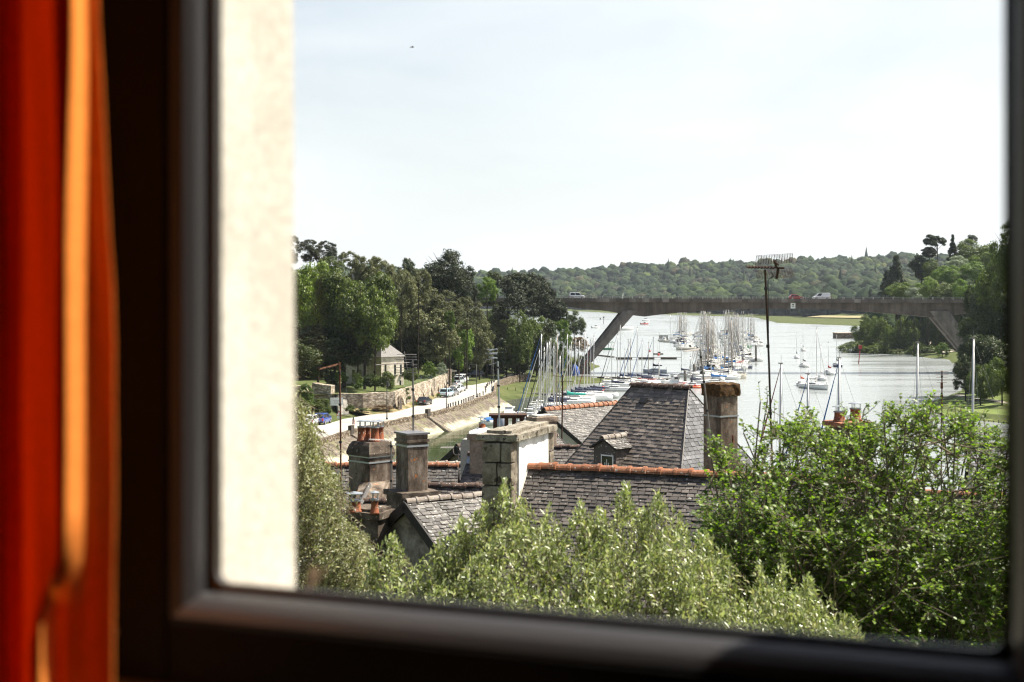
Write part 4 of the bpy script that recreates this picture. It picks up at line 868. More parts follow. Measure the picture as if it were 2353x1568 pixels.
def motorboat(label,L=6,loc=(0,0,0),heading=0,hull='gel_white',group=None,cabin=True,canopy=None,cat='motor boat'):
    root=thing('motor_boat',label,cat,loc,heading,group); B=L*.38; fb=L*.13
    mb=MB(); mb.loft(hull_secs(L,B,fb,9,.9)); fixn(mb.build('hull',M[hull],root,True))
    if cabin:
        mb=MB(); mb.loft([[(x,-B*.34,fb),(x,-B*.30*k,fb+hh),(x,B*.30*k,fb+hh),(x,B*.34,fb)] for x,hh,k in ((-.06*L,1.35,1),(.10*L,1.35,1),(.22*L,.55,.95),(.33*L,.2,.7))]); cb=fixn(mb.build('wheelhouse',M['gel_white'],root))
        mb=MB()
        for s in (-1,1): mb.obox((-.04*L,s*B*.33,fb+.65),(.13*L,0,0),(0,-s*.04,.0),(0,0,.5))
        mb.obox((-.062*L,-B*.24,fb+.6),(-.01,0,0),(0,B*.48,0),(0,0,.6)); mb.build('window',M['glass_dark'],cb)
        mb=MB(); mb.loft([[(x,-B*.33,fb+1.36),(x,-B*.2,fb+1.43),(x,B*.2,fb+1.43),(x,B*.33,fb+1.36)] for x in (-.09*L,.13*L)]); fixn(mb.build('roof',M['gel_white'],cb))
    if canopy:
        mb=MB(); mb.box((-.2*L,0,fb+1.75),(.36*L,B*.8,.05)); 
        for sx in (-.36,-.05):
            for s in (-1,1): mb.tube([(sx*L,s*B*.36,fb),(sx*L,s*B*.36,fb+1.75)],.025,5)
        mb.build('canopy',M[canopy],root)
    mb=MB(); mb.box((-.53*L,0,fb+.25),(.35,.32,.7)); mb.tube([(-.53*L,0,fb),(-.54*L,0,-.3)],.06,6); bev(mb.build('outboard',M['black'],root),.05)
    mb=MB(); 
    for s in (-1,1): mb.tube([(.12*L,s*B*.46,fb+.05),(.14*L,s*B*.44,fb+.55),(.45*L,s*.12,fb+.7)],.02,4)
    mb.build('pulpit',M['alu'],root)
    return root
def at_w(x,y): q=G(x,y,WZ); return q
# near pack: each mast top and waterline read from the photograph
RI=random.Random(5)
def by_mast(label,mx,my,d,heading=math.pi*.98,L=None,**kw):
    q=P(mx,my,d); mast=q.z-.9-.5; L=L or max(6.5,mast*.72); 
    # mast stands .08 L ahead of the boat's middle
    c_=Vector((q.x-.08*L*math.cos(heading),q.y-.08*L*math.sin(heading),WZ))
    return sailboat(label,L=L,mast=max(4,q.z-WZ-L*.105-.4),loc=c_,heading=heading,**kw)
near=[((475,145),238,'navy sail cover and thick blue furled foresail at the left of the pack',dict(jib='rope_blue',mr=.10)),
 ((440,410),230,'short mast and white furled foresail, leftmost in the pack',dict(jib='rope_white')),
 ((572,290),228,'black furled foresail next to the tallest left mast',dict(jib='rope_black',mr=.10)),
 ((640,205),262,'pale mast standing behind the black furled foresail',dict(jib='rope_white')),
 ((712,350),240,'cream deck and white foresail left of the bare red ensign',dict(jib='rope_white',hull='gel_cream',mr=.09)),
 ((752,145),240,'tall warm grey mast with white foresail mid pack',dict(jib='rope_white',mastmat='alu_warm',mr=.10)),
 ((797,525),225,'stubby pale mast and white foresail above the orange ridge',dict(jib='rope_white',mr=.09)),
 ((930,150),276,'tall mast, white hull and teal cover beyond the stubby mast',dict(jib='rope_white',cover='cov_teal',mr=.09)),
 ((1000,275),285,'white hull with a blue furled foresail right of the teal cover',dict(jib='rope_blue')),
 ((1075,225),290,'slim mast and navy cover near the white furled bag',dict(cover='cov_navy')),
 ((1230,100),288,'very tall slim mast beside the long navy boom',dict(jib='rope_white',mr=.09)),
 ((1280,215),292,'stout grey mast with crosstrees and long navy boom cover',dict(jib='rope_white',mr=.09)),
 ((1390,190),296,'dark red furled foresail and navy sail cover over the orange ridge',dict(jib='rope_red',mr=.09)),
 ((1705,290),318,'twin black forestays beside the red buoys',dict(jib='rope_black',cover='cov_navy')),
 ((1800,170),330,'bare mast and black boom bag behind the tiled ridge',dict(jib=None,cover='cov_black',mr=.085)),
 ((1850,-10),338,'tallest slim mast crossing the leg of the bridge',dict(jib='rope_white')),
 ((1925,415),332,'short mast in front of the floating boom',dict(jib=None,cover='cov_white')),
 ((1985,250),345,'varnished thin mast right of the short mast',dict(mastmat='alu_warm',jib=None)),
 ((2027,240),345,'varnished mast with blue furled foresail',dict(mastmat='alu_warm',jib='rope_blue')),
 ((2145,35),338,'tall mast and navy furled foresail left of the hipped roof ridge',dict(jib='rope_blue',mr=.085)),
 ((2228,275),336,'medium mast with blue stay above the hipped roof ridge',dict(jib='rope_blue'))]
for (x,y),d,desc,kw in near:
    by_mast('sailing boat, '+desc,*R1(x,y),d,heading=math.pi*(.98+.08*RI.random()) if x<1500 else math.pi*(.95+.1*RI.random()),**kw)
for (x,y),d,desc,kw in (((248,1050),345,'thick cut-off mast behind the hipped roof ridge',dict(jib='rope_black',mr=.15)),((748,965),330,'mast and wind gauge beside the orange inflatable',dict(jib=None,mr=.12)),((605,770),372,'thin mast behind the red stand-up launch',dict(jib=None)),((152,660),395,'thin mast in open water right of the floating boom',dict(jib='rope_blue')),((75,745),352,'dark stained mast and red hull behind the ridge',dict(hull='gel_red',mastmat='alu_warm',jib=None))):
    by_mast('sailing boat, '+desc,*R2(x,y),d,**kw)
ex0=None
for x,y,d in ((520,360,246),(610,260,258),(690,300,266),(850,300,276),(965,330,278),(1130,250,294),(1330,250,296)):
    q=P(*R1(x,y),d); hd=math.pi*(.97+.08*RI.random())
    if ex0 is None: ex0=sailboat('sailing boat squeezed among the leaning masts behind the orange ridge',L=8.5,mast=q.z-WZ-1.4,loc=(q.x+.7,q.y,WZ),heading=hd,group='boats among the leaning masts near the quay',mr=.085,jib=None); ez=q.z-WZ
    else: o=copy_tree(ex0); o.location=(q.x+.7,q.y,WZ); o.rotation_euler=(0,0,hd); k_=(q.z-WZ)/ez; o.scale=(k_,k_,k_)
# launch with a canopy, inflatables
q=at_w(*R2(545,1430)); motorboat('white launch with a wheelhouse and black canopy by the pontoon',6.5,(q.x,q.y,WZ),math.pi*.9,canopy='cov_black')
def inflatable(label,x,y,L,h):
    q=at_w(x,y); root=thing('inflatable_boat',label,'inflatable boat',(q.x,q.y,WZ),h); mb=MB()
    mb.tube([(-L/2,-.7,.25),(L*.2,-.75,.25),(L*.42,-.4,.3),(L*.5,0,.36),(L*.42,.4,.3),(L*.2,.75,.25),(-L/2,.7,.25)],[.2,.24,.24,.24,.24,.24,.2],10); mb.build('tube',M['orange'],root,True)
    mb=MB(); mb.box((-.05*L,0,.16),(L*.8,1.2,.1)); mb.build('floor',M['deck'],root); mb=MB(); mb.box((-.48*L,0,.55),(.25,.3,.6)); bev(mb.build('outboard',M['cov_red'],root),.05); mb=MB(); mb.box((0,0,.5),(.5,.5,.6)); bev(mb.build('console',M['sign_red'],root),.06)
inflatable('orange inflatable boat with a red console beside the last roof ridge',*R2(830,1475),2.8,.1); inflatable('orange inflatable boat behind the mast with the wind gauge',*R2(650,1440),2.6,2.9)
q=at_w(*R4(1510,1440)); mbt=motorboat('small white motor boat with a high wheelhouse near the quay',6.2,(q.x,q.y,WZ),-1.9,cabin=True)
q=at_w(*R4(1180,1530)); mb2=motorboat('white motor boat with a blue cover behind the white cone cap',5.5,(q.x,q.y,WZ),-2.2,cabin=False); mb=MB(); mb.loft([[(x,-.8,.7),(x,-.5,.7+h),(x,.5,.7+h),(x,.8,.7)] for x,h in ((-2.2,.2),(-.5,.55),(1.2,.5),(2.2,.15))]); fixn(mb.build('cover',M['cov_blue'],mb2,True)); mb=MB(); mb.tube([(-1.6,-.8,.7),(-1.6,-.8,2.1),(-1.6,.8,2.1),(-1.6,.8,.7)],.035,6); mb.build('gantry',M['alu'],mb2)
# pontoons, floating boom, piles
def pontoon(label,a,b,w_,posts=None,z=.42,ph=1.1,name='pontoon'):
    a=at_w(*a);b=at_w(*b); root=thing(name,label,'pontoon',a); d=(b-a); nn=Vector((-d.y,d.x,0)).normalized(); mb=MB(); mb.obox(a+nn*(-w_/2)+Vector((0,0,z-.12)),d,nn*w_,(0,0,.12)); sub(mb.build('decking',M['wood_grey'],None),root)
    mb=MB(); n=max(2,int(d.length/6))
    for k in range(n): mb.obox(a+d*((k+.1)/n)-nn*w_*.45+Vector((0,0,-.2)),d*(.7/n),nn*w_*.9,(0,0,z+.07))
    sub(mb.build('floats',M['wood_dark']),root)
    if posts:
        mb=MB()
        for k in range(posts): 
            q=a+d*((k+.5)/posts); mb.tube([q+nn*w_*.5+Vector((0,0,-.5)),q+nn*w_*.5+Vector((0,0,z+ph))],.06,6)
        sub(mb.build('posts',M['wood_dark']),root)
    return root
pontoon('wooden pontoon walkway nearest the quay with pairs of posts',R4(1240,990),R1(920,1215),1.6,9)
pontoon('long wooden pontoon walkway between the mud spit and the boats',R1(560,893),R2(470,1342),1.6,10)
pontoon('narrow gangway pontoon leading out past the bridge leg',R1(1400,520),R1(1745,560),.9)
pontoon('dark floating boom lying across the open water',R1(1745,590),R2(600,1010),1.4,None,.7,1,'floating_boom')
px0=at_w(*R2(1000,1425)); px1=at_w(*R2(1120,690))
rt_=thing('pontoon','long marina pontoon running away beyond the bridge between moored boats','pontoon',px0); mb=MB(); dd=px1-px0; nn=Vector((-dd.y,dd.x,0)).normalized(); mb.obox(px0-nn+Vector((0,0,.3)),dd,nn*2,(0,0,.15)); sub(mb.build('decking',M['wood_grey']),rt_)
pl=None
for x,y0,y1 in ((665,1200,1400),(813,1095,1260),(873,1060,1215),(1000,940,1110),(1075,900,1050),(1105,880,1030),(1805,800,1050),(940,1000,1120)):
    b=at_w(*R2(x,y1)); h=(y1-y0)/5.809*K*b.y/F
    if pl is None: pl=thing('mooring_pile','grey mooring pile standing among the pontoon boats','pile',b,0,'mooring piles'); mb=MB(); mb.lathe((0,0,-1),[(.34,0),(.34,1+h),(.25,1.15+h),(.03,1.3+h)],12); mb.build('shaft',M['wood_grey'],pl,True); mb=MB(); mb.lathe((0,0,.2),[(.37,0),(.37,.5)],12); mb.build('weed_band',M['wood_dark'],pl); h0=h
    else: o=copy_tree(pl); o.location=b; o.scale=(1,1,h/h0)
# the packed rows beyond the bridge
GRP='boats packed along the far pontoon'; LBL='sailing boat packed side by side with others along the far pontoon'
protos=[]
for k,(hl,cv,jb,hd) in enumerate((('gel_white','cov_blue','rope_white',None),('gel_white','cov_white',None,None),('gel_cream','cov_white','rope_white',None),('gel_white','cov_navy','rope_white','cov_white'),('gel_grey','cov_black',None,'cov_black'),('gel_white','cov_white','rope_white','cov_white'))):
    protos.append((hl,cv,jb,hd))
RB=random.Random(11); made={}; spots=[]
def pack(d0,d1,step,xoff,jit=1.6):
    d=d0
    while d<d1:
        xc=float(np.interp(d,[349,372,470,690,800],[51,53,71,99,113])); x=xc+xoff*float(np.interp(d,[349,400,500,700],[.55,.7,1.1,1.5])); spots.append((x+RB.uniform(-jit,jit),d)); d+=step*RB.uniform(.8,1.3)*(1+(d-350)/900)
pack(366,790,3.7,-4.4,1.0); pack(362,800,3.7,4.4,1.0); pack(560,790,7,-11.5,1.5); pack(600,790,7,11,1.5)
for x,d in spots:
    k=RB.randrange(6); h=(0 if RB.random()<.5 else math.pi)+RB.uniform(-.12,.12); big=RB.choice((0,1))
    if (k,big) not in made:
        hl,cv,jb,hd=protos[k]; o=sailboat(LBL,L=6.2+1.8*big,mast=9.0+3.6*big,hull=hl,cover=cv,jib=jb,hood=hd,loc=(x,d,WZ),heading=h,group=GRP,rig=False,detail=False,mr=.085,mastmat=('alu_dull','alu_dull','alu_warm')[k%3]); made[(k,big)]=o
    else: o=copy_tree(made[(k,big)]); o.location=(x,d,WZ); o.rotation_euler=(0,0,h); s=RB.uniform(.85,1.1); o.scale=(s,s,s)
# landmark boats of the pack
def landmark(label,x,y,**kw):
    q=at_w(x,y); return sailboat(label,loc=(q.x,q.y,WZ),**kw)
landmark('long low white yacht with blue sail cover at the near end of the pontoon',*R2(1140,1432),L=9.6,mast=4.5,cover='cov_blue',jib=None,heading=math.pi,hood='cov_white')
landmark('white yacht with dark blue sail cover and orange life ring midway along the pontoon',*R2(1300,1100),L=8.5,mast=10,cover='cov_blue',jib=None,heading=math.pi)
landmark('dark hulled yacht at the right edge of the far pontoon',*R2(1570,1165),L=7,mast=8,hull='gel_navy',cover='cov_red',heading=0.3)
landmark('white yacht with black bottom and grey cover beside the lone pile',*R2(1690,1045),L=9,mast=10.5,hull='gel_white',cover='cov_black',heading=-.25)
landmark('green hulled yacht with teal cover at the far right of the rows',*R2(1560,840),L=9,mast=12,hull='gel_green',cover='cov_teal',heading=.2)
landmark('white yacht with bright blue cover at the far right of the rows',*R2(1490,800),L=9,mast=12,cover='cov_blue',heading=.2)
landmark('white yacht with black furled sail at the far left of the rows',*R2(570,750),L=9,mast=13,cover='cov_black',heading=2.6)
landmark('cream workboat yacht leftmost of the far rows',*R2(450,740),L=8,mast=11.5,hull='gel_cream',cover=None,jib=None,heading=2.8)
q=at_w(*R2(340,730)); motorboat('cream motor boat beside the grey floating cabin',6,(q.x,q.y,WZ),2.7,'gel_cream')
q=at_w(*R2(318,712)); fc_=thing('floating_cabin','grey floating cabin with panelled sides left of the far rows','floating cabin',(q.x,q.y,WZ)); mb=MB(); mb.box((0,0,1.6),(4.2,2.6,2.2)); mb.build('cabin',M['gel_grey'],fc_); mb=MB(); mb.box((0,0,.25),(5,3.2,.5)); mb.build('barge',M['wood_dark'],fc_); mb=MB(); [mb.box((x,-1.32,1.6),(.12,.06,2.2)) for x in (-2.0,-.9,.9,2.0)]; mb.build('panel_frame',M['steel_dark'],fc_)
q=at_w(*R2(237,935)); wr_=thing('work_float','brown work float with red buoys moored in open water','float',(q.x,q.y,WZ)); mb=MB(); mb.box((0,0,.2),(3.4,2.0,.6)); bev(mb.build('hull',M['wood_grey'],wr_),.1); mb=MB(); mb.box((.3,0,.75),(.9,.7,.45)); mb.build('locker',M['wood_dark'],wr_); mb=MB(); mb.tube([(.5,0,.5),(.5,0,8)],.05,6); mb.tube([(-.4,0,.5),(-.4,0,4.5)],.04,6); mb.build('mast',M['alu'],wr_)
bu=None
def buoy(label,x,y,r,mat='sign_red'):
    q=at_w(x,y); root=thing('buoy',label,'buoy',(q.x,q.y,WZ)); mb=MB(); mb.lathe((0,0,-.1),[(r*.3,0),(r*.9,r*.35),(r,r*.8),(r*.75,r*1.5),(r*.3,r*1.9)],12); mb.build('float',M[mat],root,True); mb=MB(); mb.lathe((0,0,r*1.75),[(r*.22,0),(r*.22,r*.35),(.02,r*.5)],8); mb.build('ring',M['black'],root)
buoy('round red buoy floating by the brown work float',*R2(240,950),.45); buoy('small red buoy left of the work float',*R2(100,890),.4)
q=at_w(*R1(1553,1250)); rd=thing('marker_buoy','tall red and white marker buoy beside the black forestays','buoy',(q.x,q.y,WZ)); mb=MB(); mb.lathe((0,0,0),[(.3,0),(.3,.6),(.22,.9)],12); mb.build('base',M['sign_red'],rd,True); mb=MB(); mb.lathe((0,0,.9),[(.2,0),(.2,.5)],12); mb.build('band',M['white_paint'],rd,True); mb=MB(); mb.lathe((0,0,1.4),[(.22,0),(.40,.3),(.38,.7),(.15,.95)],12); mb.build('head',M['sign_red'],rd,True)
# green floating platform behind the bridge leg
q=at_w(*R1(1610,425)); gp=thing('floating_platform','green floating platform with a roofed frame behind the bridge leg','float',(q.x,q.y,WZ)); mb=MB(); mb.box((0,0,.3),(5.8,3.4,.8)); mb.build('barge',M['gel_green'],gp); mb=MB()
for x in (-2.4,-.8,.8,2.4):
    for y in (-1.4,1.4): mb.tube([(x,y,.6),(x,y,2.9)],.06,6)
mb.build('frame',M['steel_dark'],gp); mb=MB(); mb.box((0,0,2.95),(5.6,3.4,.12)); mb.build('roof',M['gel_green'],gp)
# blue bundles on the spit
q=G(*R1(1065,880),1.0); bb=thing('tarpaulin_bundle','blue tarpaulin draped over gear on the grassy spit','tarpaulin',(q.x,q.y,TH(q.x,q.y))); mb=MB(); secs=[]
for z,r in ((0,1.0),(.8,1.15),(1.9,1.0),(2.8,.6),(3.3,.2)): secs.append([(r*math.cos(2*math.pi*k/14)*(1+.18*math.sin(k*2.3+z)),.7*r*math.sin(2*math.pi*k/14)*(1+.15*math.cos(k*3.1)),z) for k in range(14)])
mb.loft(secs); fixn(mb.build('tarpaulin',plain('tarp_blue',(.02,.09,.42),.6),bb,True)); mb=MB(); [mb.tube([(x,0,0),(x*.9,0,3.6)],.07,6) for x in (-.8,.8)]; mb.build('posts',M['wood_dark'],bb)
q=G(*R1(950,880),1.0); tp_=thing('timber_post','old brown timber post beside the blue tarpaulin','post',(q.x,q.y,TH(q.x,q.y))); mb=MB(); mb.lathe((0,0,0),[(.6,0),(.52,1.5),(.5,2.8),(.35,3.5),(.05,3.7)],9); mb.build('trunk',M['wood_dark'],tp_,True); mb=MB(); mb.lathe((0,0,2.2),[(.56,0),(.56,.2)],9); mb.build('band',M['rust'],tp_)
# moored boats on the right
for x,y,L,ms,lab,kw in ((460,700,5.5,7.5,'small white sailing boat leftmost of the moored group',{}),(572,572,6,7,'small white sailing boat farthest up the moored group',{}),(580,850,6.5,6.5,'small white sailing boat with dark sail bundle in the moored group',dict(cover='cov_black')),
   (1020,978,6.5,7.5,'small white sailing boat with a dark red cover right of the group',dict(cover='cov_red')),(885,1072,6.8,7.5,'small white sailing boat with brown gear beside the red jacket',dict(cover='cov_white')),(545,1180,6.2,9,'small white sailing boat with an orange boom left of the big yacht',dict(cover='orange')),(1160,845,7,8.5,'small dark sailing boat behind the thick mast top',dict(hull='gel_navy',cover='cov_black'))):
    q=at_w(*R5(x,y)); sailboat(lab,L=L,mast=ms,loc=(q.x,q.y,WZ),heading=1.42+.3*RI.random(),jib=None,rig=False,mr=.055,cover=kw.get('cover','cov_navy'),hull=kw.get('hull','gel_white'))
q=at_w(*R5(770,1228)); by=sailboat('large white yacht with a person in red on deck',L=9.5,mast=12.5,loc=(q.x,q.y,WZ),heading=-1.12,cover='cov_white',jib='rope_white',hood=None)
seated_person((q.x+.1,q.y-.3,1.55),-1.2,'person in a red jacket sitting on the large white yacht')
for x,y,d,lab,kw in ((1180,700,112,'thick grey mast and dark blue furled foresail rising from the bushes',dict(jib='rope_blue',mr=.13)),(170,792,112,'pale green grey mast and thin red stays left of the bush tops',dict(jib='rope_red',mr=.11)),(640,975,116,'grey mast with a blue striped furled foresail among the bush tops',dict(jib='rope_blue',mr=.10))):
    by_mast('sailing boat with '+lab,*R5(x,y),d,heading=math.pi*1.04,L=9.5,**kw)
by_mast('sailing boat with white mast between the bush and the wooded bank',*Z3(1240,992),110,heading=math.pi*1.05,L=10,jib=None,mr=.10)
by_mast('sailing boat with tall white mast in front of the park trees',*Z3(1680,962),110,heading=math.pi*1.05,L=10.5,jib=None,mr=.11)
# far boats beyond the bridge
for x,y,L,lab in ((38,395,7,'tiny white boat moored beyond the bridge left of the leg'),(640,425,7,'tiny white boat moored beyond the bridge masts')):
    q=at_w(*R2(x,y)); sailboat(lab,L=L,mast=8,loc=(q.x,q.y,WZ),heading=.4,jib=None,rig=False,detail=False)
q=at_w(*R2(12,452)); motorboat('tiny boat with a red hull moored beyond the bridge leg',6,(q.x,q.y,WZ),.2,'gel_red')
q=at_w(*Z2(775,808)); motorboat('tiny white boat off the wooded point',5.5,(q.x,q.y,WZ),.3)
q=P(1428,757,880); sb=sailboat('white sail showing above the bridge railing',L=15,mast=21.5,loc=(q.x,880,WZ),heading=.25,jib=None,rig=False,detail=False,name='sailing_yacht'); mb=MB(); mb.add([(1.0,0,2.6),(-5.2,.4,2.6),(1.0,.02,22.6),(-2.4,.5,10)],[(0,1,3),(0,3,2)]); o=mb.build('sail',M['white_paint'],sb); o.modifiers.new('t','SOLIDIFY').thickness=.02
# channel posts
def cpost(lab,x,yb,x2,yt,mat,top=None,r=.16):
    b=at_w(x,yb); d=b.y; t_=P(x2,yt,d); root=thing('channel_marker',lab,'marker post',b); mb=MB(); v=t_-b; mb.tube([Vector((0,0,-1)),v],[r,r*.8],8); mb.build('post',M[mat],root,True)
    mb=MB(); mb.box((v.x,v.y,v.z),(1.0,.8,1.1)); mb.build('topmark',M[mat],root)
cpost('leaning red channel marker post off the wooded bank',*R5(1528,790),*R5(1562,505),'post_red'); cpost('thin dark channel post in the far water',*Z2(845,770),*Z2(845,715),'wood_dark',r=.2); cpost('short dark channel post left of the thin one',*Z2(816,738),*Z2(816,727),'wood_dark',r=.2)
# ------------------------------------------------------------------ slate roofs of the old town
RS=random.Random(3)
def slates(mb,o,u,v,nrm,vmax,row,wid,ulo,uhi,gap=.014,miss=.0015,lift=.022):
    """courses of separate slates on a slope: o ridge corner, u along the ridge, v down the slope"""
    n=int(vmax/row)+1
    for r in range(n):
        v0=r*row-.02; v1=min((r+1)*row,vmax)+.012
        if v0>=vmax: break
        vm=min((v0+v1)/2,vmax); a,b=ulo(vm),uhi(vm); x=a-RS.random()*wid
        while x<b:
            w=wid*RS.uniform(.75,1.25); x0=max(x,a)+gap/2; x1=min(x+w,b)-gap/2; x+=w
            if x1-x0<.03 or RS.random()<miss: continue
            e=RS.uniform(-.014,.012); l=lift*RS.uniform(.7,1.5); tw=RS.uniform(-.004,.004)
            A=o+u*x0+v*v0+nrm*.004; B=o+u*x1+v*v0+nrm*.004; Cc=o+u*x1+v*(v1+e)+nrm*(l+tw); D=o+u*x0+v*(v1+e+RS.uniform(-.006,.006))+nrm*(l-tw)
            k=nrm*(-l-.004)
            mb.add([A,B,Cc,D,Cc+k,D+k],[(3,2,1,0),(5,4,2,3),(1,2,4),(0,5,3)])
def ridge_tiles(mb,p0,p1,r,ln,collar=1.18,seg=8,drop=.35):
    p0,p1=Vector(p0),Vector(p1); d=p1-p0; n=max(1,round(d.length/ln)); dn=d.normalized(); side=dn.cross(Vector((0,0,1))).normalized(); up=side.cross(dn)
    for k in range(n):
        a=p0+d*(k/n); b=p0+d*((k+1)/n); rr_=r*RS.uniform(.96,1.05); j=up*RS.uniform(-.012,.012)+side*RS.uniform(-.01,.01)
        prof=[(0,rr_*.95),(.78,rr_),(.80,rr_*collar),(1.0,rr_*collar),(1.02,rr_*.98)]
        secs=[]
        for f,q in prof:
            c_=a.lerp(b,f)+j-up*r*drop
            ring_=[c_+side*math.cos(math.pi*i/seg)*q+up*math.sin(math.pi*i/seg)*q*1.05 for i in range(seg+1)]
            ring_+=[c_+side*math.cos(math.pi*i/seg)*q*.8+up*math.sin(math.pi*i/seg)*q*.8 for i in range(seg,-1,-1)]
            secs.append(ring_)
        mb.loft(secs)
def gable_house(label,R0,yaw,length,hw_,pitch,zb,roof_mat,wall_mat,ridge_mat,row=.12,wid=.18,hw_back=None,verge=False,overh=.12,rr_=.11,rl=.34,name='slate_house',one_side=False,vent=None):
    """R0 is the left end of the ridge; the near slope falls towards c"""
    R0=Vector(R0); e=Vector((math.cos(yaw),math.sin(yaw),0)); c=Vector((e.y,-e.x,0)); hb=hw_back or hw_; tp_=math.tan(pitch); R1_=R0+e*length
    root=thing(name,label,'house',(R0.x,R0.y,zb))
    def part(nm,mb,mat,par=None): return sub2(mb.build(nm,mat),root,par)
    ze=lambda h: R0.z-h*tp_
    # walls
    mb=MB(); prof=[R0-c*hb+Vector((0,0,-hb*tp_-.22)),R0+Vector((0,0,-.16)),R0+c*hw_+Vector((0,0,-hw_*tp_-.22)),]
    poly=[Vector((prof[0].x,prof[0].y,zb)),prof[0],prof[1],prof[2],Vector((prof[2].x,prof[2].y,zb))]
    poly=[p+e*.02 for p in poly]; mb.prism(poly,e*(length-.04)); part('wall',mb,wall_mat)
    # roof deck + slates + ridge
    cp,sp=math.cos(pitch),math.sin(pitch); rf=None
    for s,h in ((1,hw_),(-1,hb)):
        cc=c*s; v=cc*cp-Vector((0,0,sp)); nrm=cc*sp+Vector((0,0,cp)); L_=h/cp+overh; o=R0-e*overh; u=e
        mb=MB(); mb.obox(o-nrm*.10,e*(length+2*overh),v*L_,nrm*.095); dk=part('roof',mb,M['slate_under'])
        if s==1 or not one_side:
            mb=MB(); slates(mb,o,u,v,nrm,L_,row,wid,lambda q:0,lambda q:length+2*overh); part('slates',mb,roof_mat,dk)
        if verge:
            for q in (0,1):
                mb=MB(); o2=o+e*((length+2*overh+.03) if q else -.03); mb.obox(o2-nrm*.20-e*.025,e*.05,v*L_,nrm*.235); part('verge_board',mb,M['verge'])
        if s==1: near=dk
    mb=MB(); ridge_tiles(mb,R0-e*overh+Vector((0,0,.03)),R1_+e*overh+Vector((0,0,.03)),rr_,rl); part('ridge_tiles',mb,ridge_mat,near)
    return root,part,dict(R0=R0,e=e,c=c,pitch=pitch)
def sub2(o,root,par=None):
    o.parent=par or root
    if par is None: o.matrix_parent_inverse=Matrix.Translation(-root.location)
    return o
M['slate_under']=plain('roof_underlay',(.02,.018,.017),.9)
YM=math.atan2(-.348,.937)
MR0=Vector((.36,32,18.14))
hM,pM,gM=gable_house('large brown slate house with long orange ridge beyond the pale bush',MR0,YM,8.6,3.7,R(45),8,M['slate'],M['stucco_pale'],M['tile_orange'],.100,.165,overh=.0,rr_=.12,rl=.345)
e,c=gM['e'],gM['c']
def stack(part,name,c0,yaw,a,b,z0,z1,mat,cap=None,bevw=.02):
    """chimney shaft: c0 centre in plan, a along yaw, b across"""
    mb=MB(); mb.box((c0[0],c0[1],(z0+z1)/2),(a,b,z1-z0),yaw); o=part(name,mb,mat); bev(o,bevw); return o
def rough_slab(c0,yaw,a,b,h,seed=1,amp=.02,n=10):
    mb=MB(); vs=[];fs=[]; ca,sa=math.cos(yaw),math.sin(yaw); bm=bmesh.new(); bmesh.ops.create_cube(bm,size=1); bmesh.ops.subdivide_edges(bm,edges=bm.edges[:],cuts=n,use_grid_fill=True)
    for v in bm.verts:
        p=v.co.copy(); r=.5; q=Vector((p.x*a,p.y*b,p.z*h)); 
        k=1
        if abs(p.z)>.49: q.z*= 1-.18*max(abs(p.x)*2,abs(p.y)*2)**6
        q+=Vector((mnoise.noise(q*4+Vector((seed,0,0))),mnoise.noise(q*4+Vector((0,seed,7))),mnoise.noise(q*5+Vector((3,seed,0)))))*amp
        v.co=Vector((c0[0]+q.x*ca-q.y*sa,c0[1]+q.x*sa+q.y*ca,c0[2]+q.z))
    vs=[tuple(v.co) for v in bm.verts]; bm.verts.index_update(); fs=[tuple(x.index for x in f.verts) for f in bm.faces]; bm.free(); mb.add(vs,fs); return mb
def clay_pot(part,par,p,r,h,cowl='plate',mat=None):
    mb=MB(); mb.lathe(p,[(r*1.12,0),(r*1.12,h*.12),(r*1.0,h*.16),(r*.86,h*.55),(r*.84,h*.86),(r*.98,h*.90),(r*.98,h),(r*.7,h),(r*.7,h*.7)],16); o=part('chimney_pot',mb,mat or M['pot'],par); o.data.polygons.foreach_set('use_smooth',[True]*len(o.data.polygons))
    mb=MB(); z=p[2]+h
    if cowl:
        for k in range(3):
            a=2.1*k; mb.tube([(p[0]+r*.8*math.cos(a),p[1]+r*.8*math.sin(a),z-.06),(p[0]+r*.8*math.cos(a),p[1]+r*.8*math.sin(a),z+.14)],.014,5)
        mb.lathe((p[0],p[1],z-.03),[(r*1.0,0),(r*1.0,.03)],14); mb.lathe((p[0],p[1],z+.14),[(r*1.2,0),(r*1.2,.016),(r*.3,.05)],14); part('cowl',mb,M['zinc'],par)
